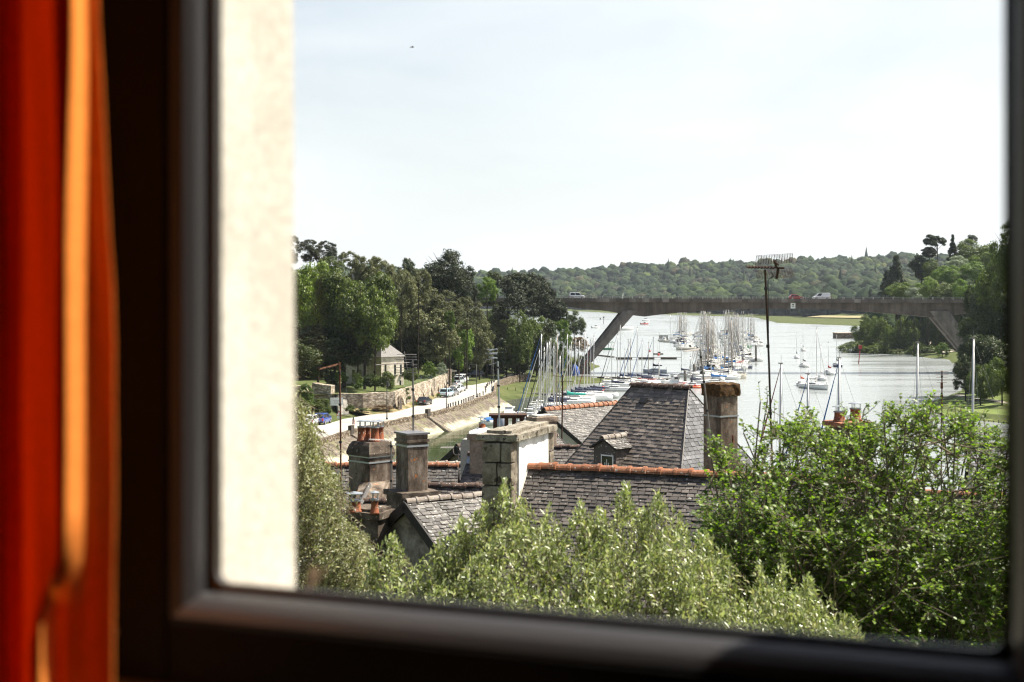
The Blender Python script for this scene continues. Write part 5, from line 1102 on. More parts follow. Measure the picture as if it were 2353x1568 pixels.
# --- granite and limewash chimney on the gable of the large house
A0=MR0+c*1.02; A1=MR0-c*1.78           # along the gable, near and far ends
wd=.72; yawc=math.atan2(c.y,c.x); z0c,z1c=13.2,18.80
mid=(A0+A1)/2-e*(wd/2+.003); Lc=(A0-A1).length
ch=stack(pM,'chimney',(mid.x,mid.y),yawc,Lc-.30,wd-.05,z0c,z1c,M['mortar'])
mb=MB()   # granite blocks: the near end pier and the far end pier
def block(mb,o,eu,ev,w,d,z,h): 
    bm=bmesh.new(); bmesh.ops.create_cube(bm,size=1); bmesh.ops.subdivide_edges(bm,edges=bm.edges[:],cuts=5,use_grid_fill=True); vs=[]
    for v in bm.verts:
        p=v.co; q=Vector((p.x*w,p.y*d,p.z*h)); rr_=.035
        for ax,hf in ((0,w/2),(1,d/2),(2,h/2)): pass
        inx=max(0,abs(q.x)-(w/2-rr_)); iny=max(0,abs(q.y)-(d/2-rr_)); inz=max(0,abs(q.z)-(h/2-rr_))
        ln=math.sqrt(inx*inx+iny*iny+inz*inz)
        if ln>rr_: k=rr_/ln; q=Vector((math.copysign(min(abs(q.x),w/2-rr_)+inx*k,q.x),math.copysign(min(abs(q.y),d/2-rr_)+iny*k,q.y),math.copysign(min(abs(q.z),h/2-rr_)+inz*k,q.z)))
        s=o+eu*q.x+ev*q.y+Vector((0,0,z+q.z)); s+=Vector((mnoise.noise(s*5),mnoise.noise(s*5+Vector((9,0,0))),mnoise.noise(s*5+Vector((0,9,0)))))*.014; vs.append(s)
    bm.verts.index_update(); fs=[tuple(x.index for x in f.verts) for f in bm.faces]; bm.free(); mb.add(vs,fs)
z=z1c-.02; k=0
while z>15.6:
    h=RS.choice((.44,.50,.56)); zc=z-h/2
    sp_=(.40,.60) if k%2 else (.62,.38)
    x=0
    for f in ((sp_[0],sp_[1]) if k!=1 else (.5,.5)):
        w_=wd*f; dpt=(.30 if (x>0.01)==(k%2==0) else .44); o=A0-e*(wd-x-w_/2)-c*(dpt/2-.02)+e*.0; o.z=0
        block(mb,o,e,c,w_-.018,dpt,zc,h-.018); x+=w_
    dq=.30 if k%2 else .44; o=A1+c*(dq/2-.02)-e*(wd/2); o.z=0; block(mb,o,e,c,wd+.03,dq,zc,h-.018)
    z-=h; k+=1
pM('granite_quoins',mb,M['granite'],ch)
mb=MB(); o=A1-c*0+c*.40; pts=[o+e*.012,A0-c*.40+e*.012]   # limewashed face with a ragged lower edge
f0,f1=pts; f0=Vector((f0.x,f0.y,0)); f1=Vector((f1.x,f1.y,0)); mb.obox(f0+Vector((0,0,14.2)),f1-f0,-e*.05,Vector((0,0,z1c-14.2-.01))); pM('limewashed_face',mb,M['limewash'],ch)
cm=(A0+A1)/2-e*(wd/2); mb=MB()
ns_=4
for k in range(ns_):
    f=(k+.5)/ns_; q=A0.lerp(A1,f)-e*(wd/2); sub_=rough_slab((q.x,q.y,z1c+.085),yawc,(Lc+.26)/ns_-.012,wd+.22,.17,seed=k*3.1,amp=.030); b0=len(mb.v); mb.add(sub_.v,sub_.f)
pM('cap',mb,M['granite_cap'],ch)
mb=MB(); q=cm; sb_=rough_slab((q.x,q.y,z1c+.19),yawc,Lc-.3,wd-.12,.10,seed=8,amp=.03); mb.add(sb_.v,sb_.f); pM('cap_mortar',mb,M['granite_cap'],ch)
mb=MB(); v=c*math.cos(R(45))-Vector((0,0,math.sin(R(45)))); mb.obox(MR0+e*.005+Vector((0,0,.02)),e*.035,v*1.9,(c*.7+Vector((0,0,.7)))*.03); pM('flashing',mb,M['stucco_pale'])
# --- hipped house
HA=Vector((4.585,54,18.59)); HB=Vector((6.487,52.2,18.59)); u_=(HB-HA).normalized(); n1=Vector((u_.y,-u_.x,0))
hH=thing('hipped_house','tall house with steep hipped slate roof and small dormer','house',(HA.x,HA.y,6)); 
def pH(nm,mb,mat,par=None): return sub2(mb.build(nm,mat),hH,par)
H_=5.4; ka=.80; kb=.47     # run of the main faces and of the hip ends per metre of fall
def hip_face(o0,o1,fdir,run,ext0,ext1,mat,row,wid):
    u=(o1-o0); ul=u.length; u=u.normalized() if ul>1e-6 else Vector((-fdir.y,fdir.x,0)); v=(fdir*run-Vector((0,0,1))); vl=v.length*H_; v=v.normalized(); nrm=u.cross(v); nrm=nrm if nrm.z>0 else -nrm
    per=H_/vl
    mb=MB(); a,b=o0,o1; cc=o1+fdir*run*H_+u*ext1*H_-Vector((0,0,H_)); d=o0+fdir*run*H_-u*ext0*H_-Vector((0,0,H_)); pts=[a,b,cc,d] if ul>1e-6 else [a,cc,d]
    mb.prism([p-nrm*.008 for p in pts],-nrm*.09); rf=pH('roof',mb,M['slate_under']); mb=MB(); slates(mb,o0,u,v,nrm,vl,row,wid,lambda q:-ext0*per*q,lambda q:ul+ext1*per*q); pH('slates',mb,mat,rf); return rf,u,v,nrm
rf1,u1,v1,nr1=hip_face(HA,HB,n1,ka,kb,kb,M['slate_tall_lifted'],.155,.24)
rf2,_,_,_=hip_face(HB,HB,u_,kb,ka,ka,M['slate_smooth'],.155,.25)
hip_face(HA,HA,-u_,kb,ka,ka,M['slate_smooth'],.2,.3); hip_face(HB,HA,-n1,ka,kb,kb,M['slate'],.25,.4)
mb=MB(); ridge_tiles(mb,HA-u_*.1+Vector((0,0,.05)),HB+u_*.1+Vector((0,0,.05)),.12,.36); pH('ridge_tiles',mb,M['tile_brown'],rf1)
cor=[HA+n1*ka*H_-u_*kb*H_,HB+n1*ka*H_+u_*kb*H_,HB-n1*ka*H_+u_*kb*H_,HA-n1*ka*H_-u_*kb*H_]; ce=sum(cor,Vector())/4
mb=MB(); cs=[Vector((ce.x+(q.x-ce.x)*.95,ce.y+(q.y-ce.y)*.95,6)) for q in cor]; mb.prism(cs,Vector((0,0,HA.z-H_-6.05))); pH('wall',mb,M['stucco_pale'])
mb=MB()
for f in ((HA,cor[0]),(HB,cor[1]),(HB,cor[2]),(HA,cor[3])): mb.tube([f[0]+Vector((0,0,.02)),Vector((f[1].x,f[1].y,HA.z-H_+.02))],.035,6)
pH('hip_flashing',mb,M['slate_dark'])
# dormer: front looks along n1
dd=(G(*Z5(1335,690),0)-Vector((0,0,EYE)))   # sight line
def ray_plane(px,py,o,n): 
    d=P(px,py,1)-Vector((0,0,EYE)); t_=(o-Vector((0,0,EYE))).dot(n)/d.dot(n); return Vector((0,0,EYE))+d*t_
db=ray_plane(*Z5(1335,792),HA,nr1)      # right foot of the dormer front, on the slope
dw,dh,dr=1.02,1.02,.28                     # width, wall height, roof rise
fr=db+n1*.04; fl_=fr-u_*dw; dpth=1.5
mb=MB(); Zv=Vector((0,0,1)); pts=[fl_,fr,fr+Zv*dh,(fl_+fr)/2+Zv*(dh+dr),fl_+Zv*dh]; mb.prism(pts,-n1*dpth); dm=pH('dormer',mb,M['slate_dark'])
mb=MB(); slates(mb,fr+Zv*dh+u_*.006,-n1,-Zv,u_,dh+.25,.13,.2,lambda q:0,lambda q:max(.05,(dh-q)*.9+.25)); pH('cheek_slates',mb,M['slate'],dm)
for s in (1,-1):
    rc=(fl_+fr)/2+Zv*(dh+dr)+n1*.12; vv=(u_*s*(dw/2)-Zv*dr).normalized(); ln=math.hypot(dw/2,dr)+.12; nn_=(vv.cross(n1)); nn_=nn_ if nn_.z>0 else -nn_
    mb=MB(); mb.obox(rc,-n1*(dpth),vv*ln,nn_*.05); rr2=pH('dormer_roof',mb,M['slate_under'],dm); mb=MB(); slates(mb,rc+nn_*.05,-n1,vv,nn_,ln,.13,.2,lambda q:0,lambda q:dpth); pH('dormer_slates',mb,M['slate_lichen'],dm)
mb=MB(); rc=(fl_+fr)/2+Zv*(dh+dr+.10)+n1*.16; ridge_tiles(mb,rc,rc-n1*1.75,.13,.36); pH('dormer_ridge',mb,M['tile_grey'],dm)
mb=MB(); w0=fl_.lerp(fr,.36)+Zv*.05+n1*.012; mb.obox(w0,u_*dw*.56,n1*.02,Zv*.72); pH('window_frame',mb,M['white_paint'],dm)
mb=MB(); mb.obox(w0+u_*.045+Zv*.045+n1*.021,u_*(dw*.56-.09),n1*.008,Zv*.63); pH('window',mb,M['glass_dark'],dm)
mb=MB(); 
for k in range(5): mb.obox(w0+u_*(.10+.08*k)+Zv*.06+n1*.030,u_*.035,n1*.004,Zv*(.5-.12*abs(2-k)))
pH('lace_curtain',mb,M['curtain_lace'],dm)
# roof hatches and slipped slates
mb=MB(); 
for x,y in (Z5(1540,155),): 
    q=ray_plane(x,y,HA,nr1); mb.obox(q+nr1*.02,u1*.34,v1*.22,nr1*.05)
pH('vent_hatch',mb,M['black'],rf1)
# --- house with the second orange ridge, gable end towards the left
B0=P(*Z5(760,245),80); yb=R(46); hB,pB,gB=gable_house('slate house with pale orange ridge and cream gable near the harbour',B0,yb,9,5.2,R(30),2.5,M['slate_lichen'],M['stucco_pale'],M['tile_orange'],.16,.26,overh=.15,rr_=.19,rl=.42,verge=True)
# --- small gable house in front left
G0=P(*Z4(1040,1222),34); yg=R(35)
hG,pG,gG=gable_house('grey stucco gable house with black verge boards and lichened slates',G0,yg,6,3.4,R(31),8,M['slate_lichen'],M['stucco_grey'],M['tile_grey'],.13,.20,overh=.10,rr_=.10,rl=.33,verge=True)
q=G0+gG['c']*1.15+gG['e']*3.6; 
mb=MB(); o=q; 
# --- house with the four pots
N0=P(735,1070,46); hN,pN,gN=gable_house('dark mossy slate house carrying the strapped chimney with four clay pots',N0,R(-2),4.4,4,R(42),8,M['slate_dark'],M['stucco_grey'],M['tile_orange'],.13,.19,overh=.1,rr_=.11,rl=.34)
def corner_stack(part,name,px,ytop,ybot,d,wl,wr,yaw,mat):
    """square shaft whose near vertical edge is seen at px; wl/wr widths of left and right faces; yaw of the right face"""
    q=P(px,ytop,d); er=Vector((math.cos(yaw),math.sin(yaw),0)); el=Vector((-math.sin(yaw),math.cos(yaw),0)); z1=q.z; z0=P(px,ybot,d).z; c0=q+er*wr/2+el*wl/2
    mb=MB(); mb.box((c0.x,c0.y,(z0+z1)/2),(wr,wl,z1-z0),yaw); o=part(name,mb,mat); bev(o,.025,3); return o,Vector((c0.x,c0.y,z1)),er,el
def straps(part,par,c0,yaw,wr,wl,zs,mat='zinc',h=.05):
    mb=MB()
    for z in zs: mb.box((c0.x,c0.y,z),(wr+.03,wl+.03,h),yaw)
    return part('strap',mb,M[mat],par)
y1_=R(45); o1,c1,er,el=corner_stack(pN,'chimney',Z4(695,0)[0],Z4(0,800)[1],Z4(0,1330)[1],41.5,.98,.90,y1_,M['stucco'])
zt=c1.z; mb=MB(); mb.loft([[(c1.x+er.x*a*s1+el.x*b*s2,c1.y+er.y*a*s1+el.y*b*s2,zt+z) for s1,s2 in ((-1,-1),(1,-1),(1,1),(-1,1))] for a,b,z in ((.49,.53,-.10),(.50,.54,-.02),(.44,.47,.20),(.37,.40,.30))]); cp_=pN('cap',mb,M['stucco_dark'],o1)
straps(pN,o1,c1,y1_,.90,.98,[P(0,Z4(0,845)[1],41.2).z,P(0,Z4(0,893)[1],41.2).z],h=.045)
for a,b,hh in ((-.16,.22,.46),(.10,.30,.44),(-.02,-.22,.46),(.26,-.10,.46)):
    pp_=c1+er*a+el*b; clay_pot(pN,o1,(pp_.x,pp_.y,zt+.28),.135,hh)
cn=lambda x,y,d: P(*Z4(x,y),d)     # raking flank of the chimney breast running down the roof
mb=MB(); pl_=[cn(695,1050,41.3),cn(868,1035,41.9),cn(745,1300,40.2),cn(630,1300,39.6)]; mb.prism(pl_,el*.45+Vector((0,0,-.05))); fixn(pN('chimney_flank',mb,M['stucco'],o1))
mb=MB(); pl_=[cn(868,1030,41.8),cn(880,1040,41.8),cn(772,1300,40.1),cn(745,1300,40.1)]; mb.prism([p+Vector((0,-.05,0)) for p in pl_],el*.2); fixn(pN('mortar_fillet',mb,M['stucco'],o1))
mb=MB(); pl_=[cn(700,1045,41.2),cn(716,1080,41.1),cn(628,1255,39.5),cn(606,1240,39.5)]; mb.prism([p+Vector((0,-.03,.0)) for p in pl_],el*.05); fixn(pN('slate_flashing',mb,M['slate_dark'],o1))
# --- tall stained chimney with a strap, and its house
K0=P(800,1150,39.5); hK,pK,gK=gable_house('low slate house under the tall stained chimney with one strap',P(Z4(640,0)[0],Z4(0,1215)[1],40),R(-4),3.2,3,R(40),8,M['slate_dark'],M['stucco_grey'],M['tile_brown'],.13,.19,overh=.05)
y2_=R(31); o2,c2,er2,el2=corner_stack(pK,'chimney',Z4(1025,0)[0],Z4(0,640)[1],Z4(0,1180)[1],38,.70,.62,y2_,M['stucco'])
mb=MB(); mb.box((c2.x,c2.y,c2.z+.02),(.70,.78,.05),y2_); pK('cap',mb,M['slate_smooth'],o2); mb=MB(); mb.box((c2.x,c2.y,P(0,Z4(0,695)[1],38).z),(.68,.76,.07),y2_); pK('band',mb,M['stucco'],o2)
straps(pK,o2,c2,y2_,.62,.70,[P(0,Z4(0,738)[1],38).z],h=.055)
zb_=P(0,Z4(0,1150)[1],38).z; mb=MB(); mb.box((c2.x,c2.y,zb_-1.2),(1.02,1.02,2.4),y2_); bs_=pK('chimney_base',mb,M['stucco_dark'],o2); mb=MB(); sl_=rough_slab((c2.x,c2.y,zb_-.02),y2_,1.16,1.16,.16,4,.02); mb.add(sl_.v,sl_.f); pK('ledge',mb,M['stucco_dark'],o2)
# --- low double-pot chimney
L0=P(Z4(330,0)[0],Z4(0,1330)[1],36); hL,pL,gL=gable_house('dark slate house whose low wide chimney holds two clay pots',P(Z4(250,0)[0],Z4(0,1500)[1],36),YM,5.0,2.6,R(40),8,M['slate_dark'],M['stucco_grey'],M['tile_brown'],.13,.19,overh=.05)
y3_=R(-22); 
cx=P(Z4(770,0)[0],Z4(0,1375)[1],34); er3=Vector((math.cos(y3_),math.sin(y3_),0)); el3=Vector((-er3.y,er3.x,0)); c3=cx-er3*.46+el3*.35
mb=MB(); mb.box((c3.x,c3.y,cx.z-1.6),(.92,.70,3.2),y3_); o3=pL('chimney',mb,M['stucco_dark']); bev(o3,.03)
mb=MB(); sl_=rough_slab((c3.x,c3.y,cx.z+.08),y3_,1.06,.86,.20,6,.02); mb.add(sl_.v,sl_.f); sl_=rough_slab((c3.x,c3.y,cx.z+.20),y3_,.9,.7,.10,7,.03); mb.add(sl_.v,sl_.f); pL('cap',mb,M['stucco_dark'],o3)
q1=P(*Z4(568,1300),34.2); q2=P(*Z4(740,1308),33.9); clay_pot(pL,o3,(q1.x,q1.y,cx.z+.16),.165,.30); clay_pot(pL,o3,(q2.x,q2.y,cx.z+.16),.10,.36)
# --- roofs between the chimneys
hF,pF,gF=gable_house('lower slate house with brown ridge between the stained chimney and the granite one',P(Z4(1150,0)[0],Z4(0,1078)[1],41),YM*.35,2.6,3,R(42),8,M['slate_dark'],M['stucco_grey'],M['tile_brown'],.13,.19,overh=.1)
hE2,pE2,gE2=gable_house('slate house with pale grey ridge behind the tall stained chimney',P(Z4(870,0)[0],Z4(0,896)[1],48),R(4),4.6,3.6,R(43),7,M['slate'],M['stucco_grey'],M['tile_grey'],.14,.2,overh=.1)
hD,pD,gD=gable_house('small slate house with cream parapet and white capped chimney',P(Z4(1560,0)[0],Z4(0,812)[1],44),YM,2.6,3.2,R(46),8,M['slate'],M['stucco_pale'],M['tile_brown'],.13,.19,overh=.02)
eD,cD=gD['e'],gD['c']; qd=P(Z4(1572,0)[0],Z4(0,690)[1],44.1)
mb=MB(); mb.prism([gD['R0']-eD*.34-cD*.12+Vector((0,0,.33)),gD['R0']-eD*.28-cD*.12+Vector((0,0,.47)),gD['R0']+eD*.10-cD*.12+Vector((0,0,.47)),gD['R0']+eD*.10-cD*.12-Vector((0,0,3)),gD['R0']-eD*.34-cD*.12-Vector((0,0,3))],-cD*.45); fixn(pD('parapet',mb,M['stucco_pale']))
cdm=P((1081+1135)/2,1050,43.6); mb=MB(); mb.box((cdm.x,cdm.y,P(0,1020,43.6).z-1.0),(.62,.55,2.6),YM); o4=pD('chimney',mb,M['brick']); bev(o4,.02)
zt4=P(0,1001,43.6).z; mb=MB(); mb.box((cdm.x,cdm.y,zt4-.02),(.74,.66,.18),YM); pD('chimney_cap',mb,M['brick'],o4); mb=MB(); mb.loft([[(cdm.x+x*k,cdm.y+y*k,zt4+z) for x,y in ((-.4,-.36),(.4,-.36),(.4,.36),(-.4,.36))] for k,z in ((1,.07),(1,.10),(.28,.24))]); pD('cone_cap',mb,M['white_paint'],o4); clay_pot(pD,o4,(cdm.x,cdm.y,zt4+.2),.11,.20)
mb=MB(); mb.obox(gD['R0']+eD*.0+cD*.02+Vector((0,0,.02)),eD*.95,cD*.25-Vector((0,0,.25)),Vector((0,0,.03))); pD('lead_flashing',mb,M['zinc'])
hE,pE,gE=gable_house('dark gabled house with black verge behind the cream parapet',P(*Z4(1472,735),60),R(46),6,3.2,R(36),5,M['slate'],M['stucco_grey'],M['tile_brown'],.16,.22,overh=.15,verge=True)
# --- house under the stubby stone chimney
hC,pC,gC=gable_house('slate house with brown ridge between the granite chimney and hipped roof',P(1195,1027,56),R(-3),3.6,3.5,R(42),6,M['slate'],M['stucco_grey'],M['tile_brown'],.15,.22,overh=.1)
y5=R(32); cq=P(Z5(735,0)[0],1060,58); zt5=P(0,Z5(0,318)[1],58).z; mb=MB(); mb.box((cq.x,cq.y+.4,zt5-1.4),(.98,.72,2.8),y5); o5=pC('chimney',mb,M['brick']); bev(o5,.03); mb=MB(); s5=rough_slab((cq.x,cq.y+.4,zt5-.05),y5,1.08,.82,.24,5,.02); mb.add(s5.v,s5.f); pC('cap',mb,M['brick'],o5); mb=MB(); s5=rough_slab((cq.x,cq.y+.4,zt5+.09),y5,.9,.66,.08,5,.02); mb.add(s5.v,s5.f); pC('cap_mortar',mb,M['concrete'],o5)
# --- brown metal smoke hood on legs
qh=P(Z5(455,0)[0],Z5(0,400)[1],47); hd=thing('smoke_hood','brown metal smoke hood on short legs behind the granite cap','chimney hood',(qh.x,qh.y,qh.z-.4)); mb=MB(); mb.box((0,0,.86),(1.25,.8,.05)); mb.box((0,0,.80),(1.1,.68,.07)); mb.build('lid',M['rust_dark'],hd); mb=MB(); 
for x in (-.42,-.05,.2,.45):
    for y in (-.25,.25): mb.box((x,y,.56),(.13,.1,.44))
mb.build('legs',M['rust_dark'],hd); mb=MB(); mb.box((0,0,.22),(1.3,.85,.25),0,0,.85); mb.box((0,0,.05),(1.7,1.0,.12)); mb.box((0,0,-2.2),(1.4,.85,4.4)); mb.build('base',M['rust'],hd)
qf=P(Z4(1848,0)[0],Z4(0,465)[1],52); fp=thing('flue_pipe','short grey metal flue pipe standing behind the smoke hood','flue',(qf.x,qf.y,qf.z-3)); mb=MB(); mb.lathe((0,0,0),[(.13,0),(.13,2.2),(.22,2.25),(.22,3.0),(.16,3.02)],14); mb.build('pipe',M['zinc'],fp,True); mb=MB(); mb.lathe((0,0,2.2),[(.24,0),(.24,.06)],14); mb.build('collar',M['steel_dark'],fp)
# --- mossy chimney on the right and the one among the bush tops
qr=P(1668,890,46); hR=None
hR,pR,gR=gable_house('slate house below the tall mossy chimney, mostly behind leaves',P(1640,1120,46.5),YM,5,2.4,R(40),7,M['slate'],M['stucco_pale'],M['tile_brown'],.14,.2,overh=.05)
y6=R(34); o6,c6,er6,el6=corner_stack(pR,'chimney',Z6(83,0)[0],Z6(0,175)[1],Z6(0,640)[1],45.6,.82,.76,y6,M['stucco'])
mb=MB(); s6=rough_slab((c6.x,c6.y,c6.z+.10),y6,.86,.92,.44,11,.05,14); mb.add(s6.v,s6.f); pR('moss_cap',mb,M['moss'],o6); straps(pR,o6,c6,y6,.76,.82,[P(0,Z6(0,300)[1],45.6).z],h=.05)
mb=MB(); pf=P(*Z6(150,400),45.3); mb.tube([pf,pf+Vector((0,0,-.75))],.035,6); pR('iron_bar',mb,M['rust'],o6)
hQ,pQ,gQ=gable_house('slate house whose chimney with two clay pots shows among the bush tops',P(1850,1120,46),YM,6,2.6,R(42),7,M['slate'],M['stucco_pale'],M['tile_orange'],.14,.2,overh=.05)
y7=R(20); o7,c7,er7,el7=corner_stack(pQ,'chimney',Z6(735,0)[0],Z6(0,352)[1],Z6(0,640)[1],45,.9,1.15,y7,M['stucco_dark']); mb=MB(); s7=rough_slab((c7.x,c7.y,c7.z+.03),y7,1.28,1.02,.18,12,.03); mb.add(s7.v,s7.f); pQ('cap',mb,M['tile_orange'],o7)
for x,y in ((-.33,0),(.30,.05)): pp_=c7+er7*x+el7*y; clay_pot(pQ,o7,(pp_.x,pp_.y,c7.z+.10),.19,.34 if x<0 else .42)
hS,pS,gS=gable_house('low slate house at the far right below the park edge',P(2232,1024,62),YM*.6,7,4,R(38),4,M['slate_smooth'],M['stucco_pale'],M['tile_brown'],.16,.24,overh=.1)
# --- the stone house in the garden on the far bank
t=NT('house_stone'); vo=t.n('ShaderNodeTexVoronoi'); vo.inputs['Scale'].default_value=1.6; mpp=t.n('ShaderNodeMapping'); mpp.inputs['Scale'].default_value=(1,1,1.6); t.l(t.coord(),mpp.inputs[0]); t.l(mpp.outputs[0],vo.inputs['Vector']); cc_=t.ramp(vo.outputs['Color'],[(.1,(.44,.38,.30)),(.85,(.70,.64,.54))]); cc_=t.mix(cc_,t.ramp(t.noise(.4,4),[(.3,.8),(.7,1.1)]),1.0,'MULTIPLY'); m_hs=t.done(t.pbsdf(cc_,.9,0,.2))
hc=P(R3(1150,0)[0],880,261); yh=R(42); eh=Vector((math.cos(yh),math.sin(yh),0)); lh=Vector((-eh.y,eh.x,0)); ww,wl_=5.2,4.4; zE=10.75; zB=4.2
sh_=thing('stone_house','stone house with slate roof standing in the garden under trees','house',(hc.x,hc.y,zB))
def pX(nm,mb,mat,par=None): return sub2(mb.build(nm,mat),sh_,par)
def HX(a,b,z): q=hc+eh*a+lh*b; return Vector((q.x,q.y,z))
mb=MB(); mb.prism([HX(0,0,zB),HX(ww,0,zB),HX(ww,wl_,zB),HX(0,wl_,zB)],Vector((0,0,zE-zB))); pX('wall',mb,m_hs)
mb=MB(); mb.prism([HX(-.2,wl_+.01,zB),HX(2.6,wl_+.01,zB),HX(2.6,wl_+7,zB),HX(-.2,wl_+7,zB)],Vector((0,0,zE-zB+1.2))); pX('wing_wall',mb,m_hs)
ap=[HX(1.7,wl_*.5,zE+2.2),HX(3.5,wl_*.5,zE+2.2)]; ee=[HX(-.3,-.3,zE),HX(ww+.3,-.3,zE),HX(ww+.3,wl_+.3,zE),HX(-.3,wl_+.3,zE)]; mb=MB(); mb.add(ee+ap,[(0,1,5,4),(1,2,5),(2,3,4,5),(3,0,4),(3,2,1,0)]); rfX=fixn(pX('roof',mb,M['slate_dark']))
mb=MB(); q=HX(1.6,wl_*.5,zE+2.4); mb.box(q,(.55,.55,1.9),yh); pX('chimney',mb,M['limewash'],rfX)
ee=[HX(-.4,wl_+.0,zE+1.2),HX(2.8,wl_+.0,zE+1.2),HX(2.8,wl_+7.2,zE+1.2),HX(-.4,wl_+7.2,zE+1.2)]; ap=[HX(1.2,wl_+1.5,zE+3),HX(1.2,wl_+5.5,zE+3)]; mb=MB(); mb.add(ee+ap,[(0,1,4),(1,2,5,4),(2,3,5),(3,0,4,5),(3,2,1,0)]); fixn(pX('roof',mb,M['slate']))
def slit(a,z,w,h,face='r'):
    mb=MB()
    if face=='r': mb.obox(HX(a,-.005,z),eh*w,lh*.02*-1,Vector((0,0,h)))
    else: mb.obox(HX(-.205 if a>wl_ else -.005,a,z),lh*w,eh*-.02,Vector((0,0,h)))
    f=pX('window',mb,M['glass_dark']); mb=MB()
    if face=='r': mb.obox(HX(a-.12,-.03,z-.14),eh*(w+.24),lh*-.1,Vector((0,0,.12)))
    else: mb.obox(HX(-.24 if a>wl_ else -.03,a-.12,z-.14),lh*(w+.24),eh*-.1,Vector((0,0,.12)))
    pX('sill',mb,M['white_paint'],f)
for a,z,h in ((.75,7.7,1.6),(2.95,7.4,1.9),(4.3,7.4,1.9),(4.2,5.4,.9)): slit(a,z,.42,h)
slit(wl_+1.5,6.3,1.0,1.9,'l'); slit(wl_+3.6,6.3,.9,1.8,'l'); slit(1.6,6.4,.9,1.7,'l'); slit(wl_+1.6,9.2,1.1,1.4,'l')
mb=MB(); 
for z in (9.0,): mb.obox(HX(-.24,wl_+1.3,9.0),lh*1.7,eh*-.08,Vector((0,0,1.9)))
pX('white_surround',mb,M['white_paint'])
for a in (2.95,4.3):
    q=HX(a+.2,-.2,7.25); fb_=thing('flower_box','flower box under the %s slit window of the stone house'%('left' if a<4 else 'right'),'flower box',q,yh); mb=MB(); mb.box((0,0,0),(.6,.22,.2)); mb.build('trough',M['wood_dark'],fb_); vs=[];
    mb=MB(); 
    for k in range(40): p=Vector((rnd.uniform(-.35,.35),rnd.uniform(-.2,.1),rnd.uniform(-.3,.25))); mb.add([p,p+Vector((.1,0,.05)),p+Vector((.05,.05,.12))],[(0,1,2)])
    mb.build('flowers',M['lf_dark'],fb_)
# --- aerials
def yagi(mb,o,bd,ed,n,l0,l1,r=.008,br=.014,start=.0,bl=1.5):
    bd=Vector(bd).normalized(); ed=Vector(ed).normalized(); o=Vector(o); mb.tube([o,o+bd*bl],br,5)
    for k in range(n):
        f=start+(1-start)*(k+.5)/n; l=lerp(l0,l1,k/max(1,n-1)); q=o+bd*bl*f; mb.tube([q-ed*l/2,q+ed*l/2],r,4)
def aerial(label,xb,yb_,xt,yt,d,mat,r=.022,extra=None,zdrop=1.2):
    a=P(xb,yb_,d); b=P(xt,yt,d); root=thing('tv_aerial',label,'tv aerial',(a.x,a.y,a.z-zdrop)); mb=MB(); mb.tube([a-Vector((0,0,zdrop)),a,a.lerp(b,.5)+Vector((.01,0,0)),b],r,7); sub2(mb.build('mast',M[mat]),root)
    mb=MB(); 
    for f in (.25,.6,.9): q=a.lerp(b,f); mb.tube([q-Vector((0,0,.03)),q+Vector((0,0,.03))],r*1.7,7)
    sub2(mb.build('clamps',M['black']),root)
    if extra:
        mb=MB(); extra(mb,a,b,d); sub2(mb.build('array',M[mat]),root)
    return root
def ex1(mb,a,b,d):
    t0=P(*Z4(432,22),d); t1=P(*Z4(265,66),d-.6); dv=(t1-t0); yagi(mb,t0,dv,Vector((.4,.8,.35)),14,.24,.18,.0045,.010,.05,dv.length)
aerial('rusty brown aerial with a tilted comb on a tall pole left of the strapped chimney',*Z4(447,930),*Z4(434,4),41.2,'rust',.026,ex1)
def ex2(mb,a,b,d):
    for k,(y,l) in enumerate(((-8,.42),(-2,.44),(4,.44),(16,.46),(22,.46),(28,.44),(33,.44))): q=P(945,825+y-2,d); mb.tube([q-Vector((l*.95,0,-.004)),q+Vector((l*.35,0,0))],.008,4)
    t0=P(950,825+8,d); mb.tube([t0,t0+Vector((-1.0,-.3,-.06))],.013,5)
    for k in range(9): q=t0+Vector((-.3-.08*k,-.09-.024*k,-.018-.004*k)); mb.tube([q-Vector((.015,.09,.0)),q+Vector((.015,.09,0))],.007,4)
    mb.tube([t0+Vector((-.15,0,-.28)),t0+Vector((-.25,0,.30))],.012,5)
aerial('grey aerial with stacked bars rising behind the tall stained chimney',*Z4(1075,640),*Z4(1069,-20),38.9,'steel_dark',.026,ex2)
def ex3(mb,a,b,d):
    for k,(y,l) in enumerate(((0,.30),(9,.34),(25,.30),(37,.22))): q=P(1140,803+y*.8,d); mb.tube([q-Vector((l,0,.03*k)),q+Vector((.06,0,0))],.008,4)
    for k in range(3): q=P(1124,807+7*k,d); mb.tube([q,q+Vector((.25,-.1,.07-.05*k))],.022,6)
aerial('slim grey aerial with three stubby reflectors before the road bend',*Z4(1820,525),*Z4(1807,0),45,'zinc',.030,ex3,1.6)
def ex4(mb,a,b,d):
    for k in range(12): q=P(1291,894+k*3.0,d); mb.tube([q-Vector((.22,0,0)),q+Vector((.12,0,0))],.009,4)
    q=P(1291,866,d); mb.tube([q-Vector((.45,0,-.05)),q+Vector((.1,0,0))],.012,4); q=P(1291,878,d); mb.tube([q-Vector((.3,.1,0)),q+Vector((.5,0,.02))],.012,4)
aerial('thin rusty aerial pole rising from the cream gable in front of the masts',*Z5(893,520),*R1(848,860),66,'rust_dark',.035,ex4,.8)
